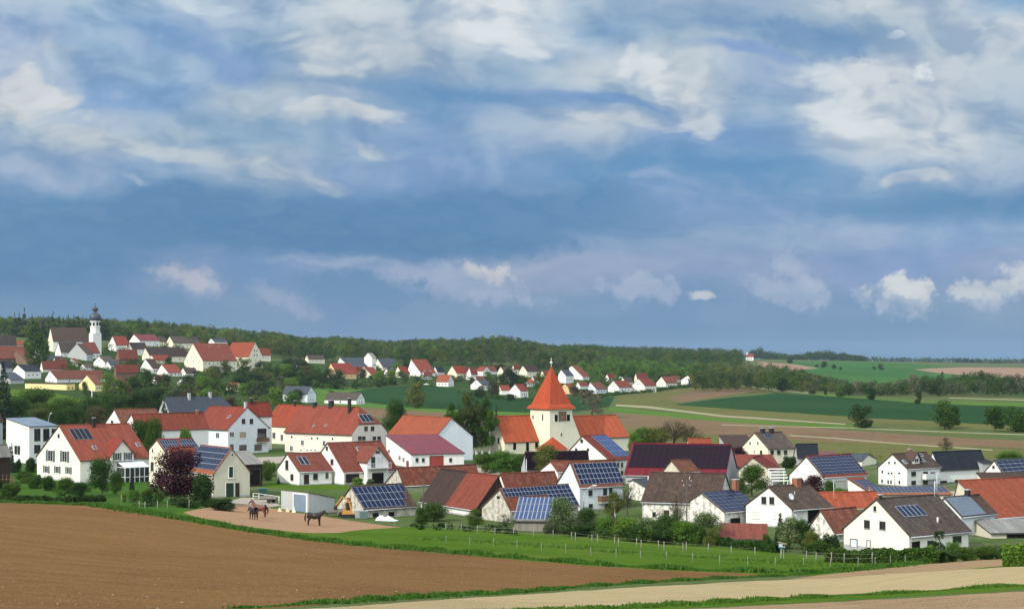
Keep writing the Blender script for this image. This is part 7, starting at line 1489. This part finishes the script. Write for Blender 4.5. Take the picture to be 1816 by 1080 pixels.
FIELD_ = [(0, 893), (170, 899), (330, 926), (520, 957), (760, 981), (1060, 1006), (1300, 1019), (1000, 1041), (600, 1068), (300, 1080), (0, 1080)]
clods('soil_clods', FIELD_, 12000, .034, CL, 'light clods of earth scattered over the ploughed field', 81)
clods('soil_clods', FIELD_, 5000, .036, CL3, 'dark clods of earth scattered over the ploughed field', 82)
clods('field_stones', FIELD_, 300, .05, CL2, 'few pale stones lying on the ploughed field', 83)
clods('path_gravel', [(500, 1080), (1000, 1052), (1476, 1027), (1816, 1006), (1816, 1034), (1476, 1052), (1100, 1072), (900, 1080)], 6000, .022, CL2, 'gravel and crumbs of earth on the sandy path', 84)
clods('soil_clods', [(1100, 1085), (1476, 1067), (1816, 1049), (1816, 1080), (1300, 1082)], 2500, .03, CL2, 'pale stones and clods on the field at the lower right', 85)
# ------------------------------------------------------------------ fences, poles, animals, machines
WOODP = plaster('grey_fence_wood', C4(.24, .24, .19), .2, 2.0)
WHITEP = plain('white_fence_paint', C4(.70, .70, .66), .6)
def fence(name, label, posts, h, r=.07, rails=(), mat=None, rail_r=.008, postname='post', flat=False):
    P = [Vector((*march(x, y), 0)) for x, y in posts]
    for p in P: p.z = float(hgt(p.x, p.y))
    root = empty(name, P[0]); tag(root, label, 'fence'); o0 = P[0]; mat = mat or WOODP
    for i, p in enumerate(P):
        m = MB(); q = p - o0; lean = random.uniform(-.04, .04); hh = h * random.uniform(.9, 1.1)
        m.tube([(q.x, q.y, q.z - .3), (q.x + lean, q.y, q.z + hh)], [r, r * .92], mat, 6); m.build(postname, root, uv=False)
    for z in rails:
        m = MB(); m.tube([(p - o0) + Vector((0, 0, z)) for p in P], [rail_r] * len(P), mat, 5); m.build('rail' if rail_r > .02 else 'wire', root, uv=False)
    return root
x_ = [790, 818, 846.6, 877.8, 911, 946, 981]; y_ = [941, 943, 946.5, 948.5, 949.5, 953, 952.5]
fence('post_fence', 'meadow fence of seven grey posts in front of the two stone barns', list(zip(x_, y_)), 1.1, .055, (.95, .5), rail_r=.014)
fence('post_fence', 'rear fence row of grey posts across the meadow below the orchard', [(1014, 958), (1050, 962), (1090, 966), (1128.6, 970), (1168, 974), (1211, 978), (1256, 980), (1297, 985), (1339, 987)], 1.1, .06, (.95, .5), rail_r=.012)
fence('post_fence', 'front fence row of grey posts a step before the orchard fence', [(1020.5, 961), (1060, 965), (1097, 969), (1137, 973), (1177.5, 977), (1217, 979)], 1.2, .06, (), rail_r=.012)
fence('post_fence', 'grey post fence running along the hedge of the large cream house', [(1386, 989), (1430.5, 994), (1447, 996), (1475, 997), (1497, 998), (1547, 999), (1569, 998), (1618, 997)], 1.15, .06, (1.0, .55), rail_r=.012)
fence('wire_fence', 'thin electric fence with widely spaced stakes near the ploughed field', [(791, 964), (833.5, 968), (875, 971), (917, 975), (960, 978), (1003.7, 982), (1048, 986), (1092.6, 989), (1136, 991), (1182, 994), (1228, 997), (1276.5, 1003), (1326, 1003), (1375, 1005), (1425, 1004), (1473, 1006), (1522, 1005), (1551.5, 1003), (1579.5, 1002), (1605.5, 1000.5), (1631, 999), (1662, 996)], 1.0, .035, (.85,), rail_r=.004)
fence('wire_fence', 'thin stake fence around the near side of the riding paddock', [(430, 931), (495, 941), (563, 946), (640, 940), (700, 936)], .8, .03, (.7,), mat=WOODP, rail_r=.004)
fence('post_fence', 'short row of pale posts on the grass below the purple tree', [(215, 895), (247, 905), (257, 907), (279, 905.5), (297, 904), (335, 903)], 1.4, .06, (1.0,), rail_r=.012)
fence('rail_fence', 'white horse-yard rail fence right of the pale stable', [(449, 886), (459, 887), (470, 889), (482, 890.5), (495, 893)], 1.2, .06, (1.15, .65), mat=WHITEP, rail_r=.045)
def trellis():
    root = empty('garden_trellis', (*at(-16, 322), 0)); p = Vector(root.location); p.z = float(hgt(p.x, p.y)); root.location = p; tag(root, 'brown wooden trellis with capped posts at the left edge of the picture', 'trellis')
    for i in range(7):
        m = MB(); x = i * .72; m.box(x, x + .12, 0, .12, -.5, 2.2, MT['timber2']); o = m.build('post', root); m = MB(); m.box(x - .08, x + .32, -.1, .5, 2.2, 2.32, MT['greybrown']); m.build('post_cap', o)
    for z in (.5, 1.4): m = MB(); m.box(-.1, 4.6, .13, .18, z, z + .1, MT['timber2']); m.build('rail', root)
trellis()
def pole(label, px, base, top, D=None, r=.13, arms=True, name='utility_pole', cat='pole', mat=None, tilt=0):
    X, Y = march(px, base) if D is None else at(px, D); z = float(hgt(X, Y)); H_ = -(top - HY) / FPX * Y - z; root = empty(name, (X, Y, z)); tag(root, label, cat); mat = mat or WOODP
    m = MB(); m.tube([(0, 0, -.4), (tilt, 0, H_)], [r, r * .7], mat, 8); m.build('mast', root, uv=False)
    if arms:
        m = MB(); m.beam((-.7 + tilt, 0, H_ - .3), (.7 + tilt, 0, H_ - .3), .1, .1, mat); m.beam((-.45 + tilt, 0, H_ - .9), (.45 + tilt, 0, H_ - .9), .1, .1, mat); m.build('crossarm', root, uv=False)
        for x in (-.6, .6, -.4, .4):
            m = MB(); zz = H_ - .25 if abs(x) > .5 else H_ - .85; m.lathe([(.05, zz), (.07, zz + .08), (.05, zz + .16), (.001, zz + .2)], MT['concrete'], 8, (x + tilt, 0)); m.build('insulator', root, uv=False)
    return root
pole('wooden telegraph pole with crossarms beside the peeling solar barn', 1218, 962, 850, r=.09, mat=MT['greywood'])
pole('leaning wooden pole in front of the dark brown barn roof', 749, 922, 856, D=262, tilt=.25, arms=False, mat=MT['greywood'])
pole('thin grey pole in front of the dark olive tree near the church', 933.5, 862, 814, D=320, arms=False, mat=MT['metal'], r=.09)
pole('short pale pole on the grass slope below the yellow building', 163, 722, 692, D=690, arms=False, mat=MT['metal'], r=.3)
pole('slim grey mast before the three-storey white house', 1587, 872, 836, D=306, arms=False, mat=MT['brownwall'], r=.08)
pole('wooden pole left of the church nave wall', 887, 822, 784, D=400, arms=False, mat=MT['greywood'], r=.08)
def lamp(label, px, base, top, D, lean):
    X, Y = at(px, D); z = float(hgt(X, Y)); H_ = -(top - HY) / FPX * Y - z; root = empty('street_lamp', (X, Y, z)); tag(root, label, 'street lamp'); m = MB(); L = lean / FPX * Y; pts = [(0, 0, -.4), (0, 0, H_ * .55), (L * .12, 0, H_ * .78), (L * .4, 0, H_ * .94), (L * .72, 0, H_)]
    m.tube(pts, [.09, .075, .06, .05, .045], MT['metal'], 8); m.build('mast', root, uv=False); s = 1 if L > 0 else -1
    m = MB(); m.hexa([(L * .68, -.14, H_ - .06), (L, -.12, H_ + .02), (L, .12, H_ + .02), (L * .68, .14, H_ - .06)][::1], [(L * .68, -.12, H_ + .12), (L, -.08, H_ + .14), (L, .08, H_ + .14), (L * .68, .12, H_ + .12)], MT['rail']); m.build('lamp_head', root, uv=False)
lamp('curved street lamp in front of the blue-grey house with the wooden balcony', 1035, 915, 861, 262, 23)
lamp('street lamp with flat head above the modern white house roof', 84, 800, 733, 410, 8)
# horses
def horse(label, px, base, L, face, coat, head_up=.0, mane=None, rz=None, D=None):
    """face: +1 looks right, -1 looks left in the photo; L length of the body in m"""
    X, Y = march(px, base); z = float(hgt(X, Y)); root = empty('horse', (X, Y, z), rz if rz is not None else (0 if face > 0 else math.pi)); tag(root, label, 'horse')
    k = L / 2.4
    v = []; rad = []; e = []
    def add(p, r, par=None):
        v.append((p[0] * k, p[1] * k, p[2] * k)); rad.append((r[0] * k, r[1] * k) if isinstance(r, tuple) else (r * k, r * k))
        if par is not None: e.append((par, len(v) - 1))
        return len(v) - 1
    pel = add((-.55, 0, 1.16), (.30, .36)); bel = add((-.12, 0, 1.08), (.33, .40), pel); che = add((.35, 0, 1.10), (.30, .40), bel)
    cr = add((-.82, 0, 1.22), (.24, .30), pel)
    n1 = add((.62, 0, 1.34 + head_up * .2), (.16, .26), che); n2 = add((.86, 0, 1.52 + head_up * .5), (.12, .20), n1); pl = add((1.02, 0, 1.66 + head_up * .8), (.09, .13), n2)
    h1 = add((1.18, 0, 1.58 + head_up * .8), (.095, .13), pl); h2 = add((1.36, 0, 1.42 + head_up * .8), (.07, .085), h1); h3 = add((1.47, 0, 1.32 + head_up * .8), (.06, .065), h2)
    for s in (-1, 1):
        a = add((-.72, s * .15, .98), .19, cr); b = add((-.62, s * .16, .78), .13, a); c = add((-.80, s * .16, .50), .085, b); d = add((-.76, s * .16, .14), .060, c); f = add((-.72, s * .16, .02), .072, d)
    for s, fx in ((-1, .0), (1, .10)):
        a = add((.42, s * .15, .92), .16, che); b = add((.44 + fx * .4, s * .15, .54), .085, a); c = add((.45 + fx * .6, s * .15, .16), .058, b); d = add((.49 + fx * .7, s * .15, .02), .070, c)
    me = bpy.data.meshes.new('body'); me.from_pydata(v, e, []); me.materials.append(coat); o = bpy.data.objects.new('body', me); S.collection.objects.link(o); o.parent = root
    sk = o.modifiers.new('skin', 'SKIN'); sk.use_smooth_shade = True; me.skin_vertices[0].data[0].use_root = True
    for i, r in enumerate(rad): me.skin_vertices[0].data[i].radius = r
    for i in range(1, len(v)): me.skin_vertices[0].data[i].use_root = False
    sb = o.modifiers.new('sub', 'SUBSURF'); sb.levels = 1; sb.render_levels = 2
    mm = mane or MT['soot']; m = MB(); P = lambda x, y, z_: (x * k, y * k, z_ * k)
    m.tube([P(-1.0, 0, 1.32), P(-1.12, 0, 1.15), P(-1.14, 0, .8), P(-1.10, 0, .42)], [.05 * k, .09 * k, .10 * k, .03 * k], mm, 7); m.build('tail', root, uv=False)
    m = MB(); m.tube([P(.42, 0, 1.48), P(.66, 0, 1.58 + head_up * .3), P(.88, 0, 1.74 + head_up * .6), P(1.06, 0, 1.80 + head_up * .8), P(1.18, 0, 1.70 + head_up * .8)], [.03 * k, .06 * k, .07 * k, .05 * k, .02 * k], mm, 6); m.build('mane', root, uv=False)
    for s in (-1, 1):
        m = MB(); m.lathe([(.035 * k, 0), (.04 * k, .05 * k), (.001, .16 * k)], coat, 6, (1.05 * k, s * .06 * k)); m.v = [(x, y, zz + (1.76 + head_up * .8) * k) for x, y, zz in m.v]; m.build('ear', root, uv=False)
COATB = plain('black_brown_coat', C4(.018, .011, .009), .45); COATC = plain('chestnut_coat', C4(.115, .032, .016), .45)
horse('black-brown horse standing side-on, facing right, alone in the sandy paddock', 559, 932, 2.9, 1, COATB, head_up=-.15)
horse('dark horse seen from behind at an angle, left of the chestnut horse', 449, 921, 2.7, -1, COATB, head_up=-.5, rz=math.radians(125))
horse('chestnut horse with raised head facing left, behind the dark horse', 460, 917, 2.8, -1, COATC, head_up=.35, rz=math.radians(160))
# mini excavator with the yard clutter
def excavator():
    D = 255; X, Y = at(617, D); z = float(hgt(X, Y)); root = empty('mini_excavator', (X, Y, z), math.radians(15)); tag(root, 'small orange excavator with raised bent arm beside the stone barn gable', 'excavator')
    OR = plain('orange_machine_paint', C4(.52, .25, .05), .4); RB = plain('black_rubber', C4(.02, .02, .02), .8)
    for y in (-.55, .55):
        m = MB(); n = 12; pr = [(-.75 + (.28 * math.cos(a)) if math.cos(a) < 0 else .75 + .28 * math.cos(a), .28 + .28 * math.sin(a)) for a in [i * 2 * math.pi / n + .01 for i in range(n)]]
        m.mesh([(x, y - .16, zz) for x, zz in pr] + [(x, y + .16, zz) for x, zz in pr], [tuple(range(n)), tuple(range(2 * n - 1, n - 1, -1))] + [(i, (i + 1) % n, n + (i + 1) % n, n + i) for i in range(n)], RB); m.build('track', root)
    m = MB(); m.hexa([(-.9, -.6, .6), (.7, -.6, .6), (.7, .6, .6), (-.9, .6, .6)], [(-.8, -.55, 1.2), (.6, -.55, 1.15), (.6, .55, 1.15), (-.8, .55, 1.2)], OR); m.build('body', root)
    m = MB()
    for x in (-.35, .55):
        for y in (-.1, .5): m.beam((x, y, 1.15), (x, y, 2.3), .07, .07, OR)
    m.box(-.45, .65, -.2, .6, 2.3, 2.38, OR); c = m.build('cab', root); m = MB(); m.box(-.33, .53, -.08, .48, 1.2, 2.28, MT['pane']); m.build('window', c)
    m = MB(); m.beam((.5, -.35, 1.0), (.1, -.35, 2.6), .18, .24, OR); m.beam((.1, -.35, 2.6), (-.9, -.35, 3.2), .16, .20, OR); m.build('boom', root)
    m = MB(); m.beam((-.9, -.35, 3.25), (-1.9, -.35, 1.9), .14, .18, OR); m.build('dipper_arm', root)
    m = MB(); m.hexa([(-2.2, -.6, 1.3), (-1.7, -.6, 1.3), (-1.7, -.1, 1.3), (-2.2, -.1, 1.3)], [(-2.1, -.6, 1.9), (-1.75, -.6, 1.95), (-1.75, -.1, 1.95), (-2.1, -.1, 1.9)], RB); m.build('bucket', root)
    m = MB(); m.box(.85, .95, -.7, .7, .1, .55, OR); m.beam((.5, -.3, .35), (.9, -.3, .35), .1, .1, OR); m.beam((.5, .3, .35), (.9, .3, .35), .1, .1, OR); m.build('dozer_blade', root)
excavator()
def trailer(label, px, D, rz, w=2.6):
    X, Y = at(px, D); z = float(hgt(X, Y)); root = empty('farm_trailer', (X, Y, z), rz); tag(root, label, 'trailer'); m = MB(); m.box(-w / 2, w / 2, -.8, .8, .6, .72, MT['timber']); m.box(-w / 2, w / 2, -.8, -.75, .72, 1.15, MT['greywood']); m.box(-w / 2, w / 2, .75, .8, .72, 1.15, MT['greywood']); m.box(-w / 2, -w / 2 + .05, -.75, .75, .72, 1.15, MT['greywood']); m.build('bed', root)
    for y in (-.85, .85):
        m = MB(); m.lathe([(.001, -.09), (.36, -.09), (.40, -.04), (.40, .04), (.36, .09), (.001, .09)], MT['soot'], 14); m.v = [(x + .3, y + zz, .4 + yy) for x, yy, zz in m.v]; m.build('wheel', root, uv=False)
    m = MB(); m.beam((-w / 2, 0, .62), (-w / 2 - 1.4, 0, .5), .09, .09, MT['soot']); m.build('drawbar', root)
trailer('small dark farm trailer left of the orange excavator', 601, 257, .1); trailer('flat farm trailer parked left of the concrete garage', 478, 282, -.3, 3.0)
def tarp():
    D = 252; X, Y = at(686, D); z = float(hgt(X, Y)); m = MB(); rng = np.random.default_rng(8); nx, ny = 16, 9; V = []
    for j in range(ny):
        for i in range(nx):
            u, v = i / (nx - 1) * 2 - 1, j / (ny - 1) * 2 - 1; hh = max(0, (1 - abs(u) ** 2.4) * (1 - abs(v) ** 2.2)) ** .5 * (.62 - .34 * u + .16 * math.sin(u * 7)); V.append((u * 1.6, v * .9, -.05 + hh + rng.normal() * .05 * (hh > .1)))
    m.mesh(V, [(j * nx + i, j * nx + i + 1, (j + 1) * nx + i + 1, (j + 1) * nx + i) for j in range(ny - 1) for i in range(nx - 1)], plain('white_tarpaulin', C4(.72, .74, .76), .5), False)
    o = m.build('tarpaulin_heap', uv=False); o.location = (X, Y, z); o.rotation_euler = (0, 0, -.25); tag(o, 'heap under a crumpled white tarpaulin in front of the solar stone barn', 'tarpaulin')
tarp()
def bin_(label, px, D, mat, w=1.2, h=1.1, name='waste_container', cat='container'):
    X, Y = at(px, D); z = float(hgt(X, Y)); root = empty(name, (X, Y, z), .2); tag(root, label, cat); m = MB(); m.hexa([(-w / 2 * .85, -.4, .05), (w / 2 * .85, -.4, .05), (w / 2 * .85, .4, .05), (-w / 2 * .85, .4, .05)], [(-w / 2, -.5, h), (w / 2, -.5, h), (w / 2, .5, h), (-w / 2, .5, h)], mat); m.build('body', root)
    m = MB(); m.hexa([(-w / 2 - .04, -.54, h), (w / 2 + .04, -.54, h), (w / 2 + .04, .54, h), (-w / 2 - .04, .54, h)], [(-w / 2, -.5, h + .05), (w / 2, -.5, h + .05), (w / 2, .45, h + .16), (-w / 2, .45, h + .16)], mat); m.build('lid', root)
bin_('grey-green lidded container by the stone barn corner', 645, 254, plain('grey_green_plastic', C4(.12, .17, .16), .5)); bin_('pale container left of the grey-green one', 634, 255, plain('pale_grey_plastic', C4(.42, .43, .42), .5), .9, 1.2)
bin_('dark green container behind the pale stable', 466, 300, plain('dark_green_plastic', C4(.02, .07, .06), .5), 1.4, 1.3)
for i, (x, y, c, lb) in enumerate(((496, 907, C4(.62, .58, .34), 'left pale yellow block on the paddock edge'), (510, 907.5, C4(.62, .56, .30), 'middle yellowish block on the paddock edge'), (521, 908.5, C4(.70, .69, .6), 'right whitish block in front of the garage door'))):
    X, Y = march(x, y); z = float(hgt(X, Y)); m = MB(); m.hexa([(-.3, -.2, 0), (.3, -.2, 0), (.3, .2, 0), (-.3, .2, 0)], [(-.22, -.14, .42), (.25, -.14, .36), (.25, .14, .36), (-.22, .14, .42)], plain('block_paint', c, .7)); m.box(-.12, .12, -.1, .1, .36, .62 + .2 * (i == 2), plain('block_top', c, .7)); o = m.build('jump_block', uv=False); o.location = (X, Y, z); tag(o, lb, 'jump block')
def box_on_posts():
    X, Y = march(1387, 990); z = float(hgt(X, Y)); root = empty('feed_box', (X, Y, z)); tag(root, 'small pale-blue box with slanted tan lid and dark round hole, on two fence posts', 'box')
    for x in (-.22, .12): m = MB(); m.box(x, x + .11, -.05, .06, -.3, 1.2, WOODP); m.build('leg', root)
    m = MB(); m.box(-.42, .36, -.2, .2, 1.2, 1.34, plain('teal_paint', C4(.03, .13, .12), .5)); m.box(-.36, .30, -.16, .16, 1.34, 1.72, plain('pale_blue_paint', C4(.45, .52, .56), .5)); m.build('body', root)
    m = MB(); m.hexa([(-.5, -.24, 1.86), (.5, -.24, 1.62), (.5, .24, 1.62), (-.5, .24, 1.86)], [(-.5, -.24, 1.94), (.5, -.24, 1.70), (.5, .24, 1.70), (-.5, .24, 1.94)], plain('tan_lid', C4(.36, .27, .16), .7)); m.build('lid', root)
    m = MB(); m.poly([(.16 + .13 * math.cos(a * .524), -.165, 1.52 + .13 * math.sin(a * .524)) for a in range(12)], MT['hole']); m.build('round_hole', root)
box_on_posts()
def car(label, px, base, col, rz=0, D=None, L=4.3):
    X, Y = march(px, base) if D is None else at(px, D); z = float(hgt(X, Y)); root = empty('parked_car', (X, Y, z), rz); tag(root, label, 'car', 'cars parked in the villages'); pt = plain('car_paint', col, .3)
    pr = [(-2.1, .35), (-2.12, .75), (-2.0, .95), (-1.35, 1.02), (-.85, 1.42), (.55, 1.44), (1.15, 1.02), (1.95, .88), (2.12, .6), (2.1, .35)]; m = MB(); n = len(pr); k = L / 4.3
    m.mesh([(x * k, -.85 * (1 if zz < 1.1 else .82), zz) for x, zz in pr] + [(x * k, .85 * (1 if zz < 1.1 else .82), zz) for x, zz in pr], [tuple(range(n)), tuple(range(2 * n - 1, n - 1, -1))] + [(i, (i + 1) % n, n + (i + 1) % n, n + i) for i in range(n)], pt); m.build('body', root)
    for x in (-1.3, 1.3):
        for y in (-.8, .8):
            m = MB(); m.lathe([(.001, -.1), (.30, -.1), (.33, 0), (.30, .1), (.001, .1)], MT['soot'], 12); m.v = [(a + x * k, y + c, .33 + b) for a, b, c in m.v]; m.build('wheel', root, uv=False)
    m = MB()
    for y in (-.80, .80): m.box(-.9 * k, .7 * k, min(y, y * .97), max(y, y * .97), 1.06, 1.36, MT['pane'])
    m.build('side_window', root)
car('white car at the edge of the green field, left of the bright orange-roofed house', 756, 683, C4(.7, .7, .7)); car('white van behind the clean white gable in the hamlet', 1102, 671, C4(.7, .7, .7), .5, L=5)
auto_labels()

# ------------------------------------------------------------------ the air of the valley
def haze():
    m = bpy.data.materials.new('valley_haze'); m.use_nodes = True; nt = m.node_tree; nt.nodes.clear(); o = nt.nodes.new('ShaderNodeOutputMaterial'); v = nt.nodes.new('ShaderNodeVolumePrincipled')
    v.inputs['Color'].default_value = (.62, .76, .95, 1); v.inputs['Density'].default_value = HAZE; v.inputs['Anisotropy'].default_value = .2; nt.links.new(v.outputs[0], o.inputs['Volume'])
    zlo = float(min(ob.bound_box[0][2] for ob in S.objects if ob.name == 'ground')) - 1; b = MB(); b.box(-13500, 13500, -13500, 13500, zlo, HAZE_TOP, m); ob = b.build('haze', uv=False); tag(ob, kind='stuff')
HAZE, HAZE_TOP = 0.000035, 140.0
haze()
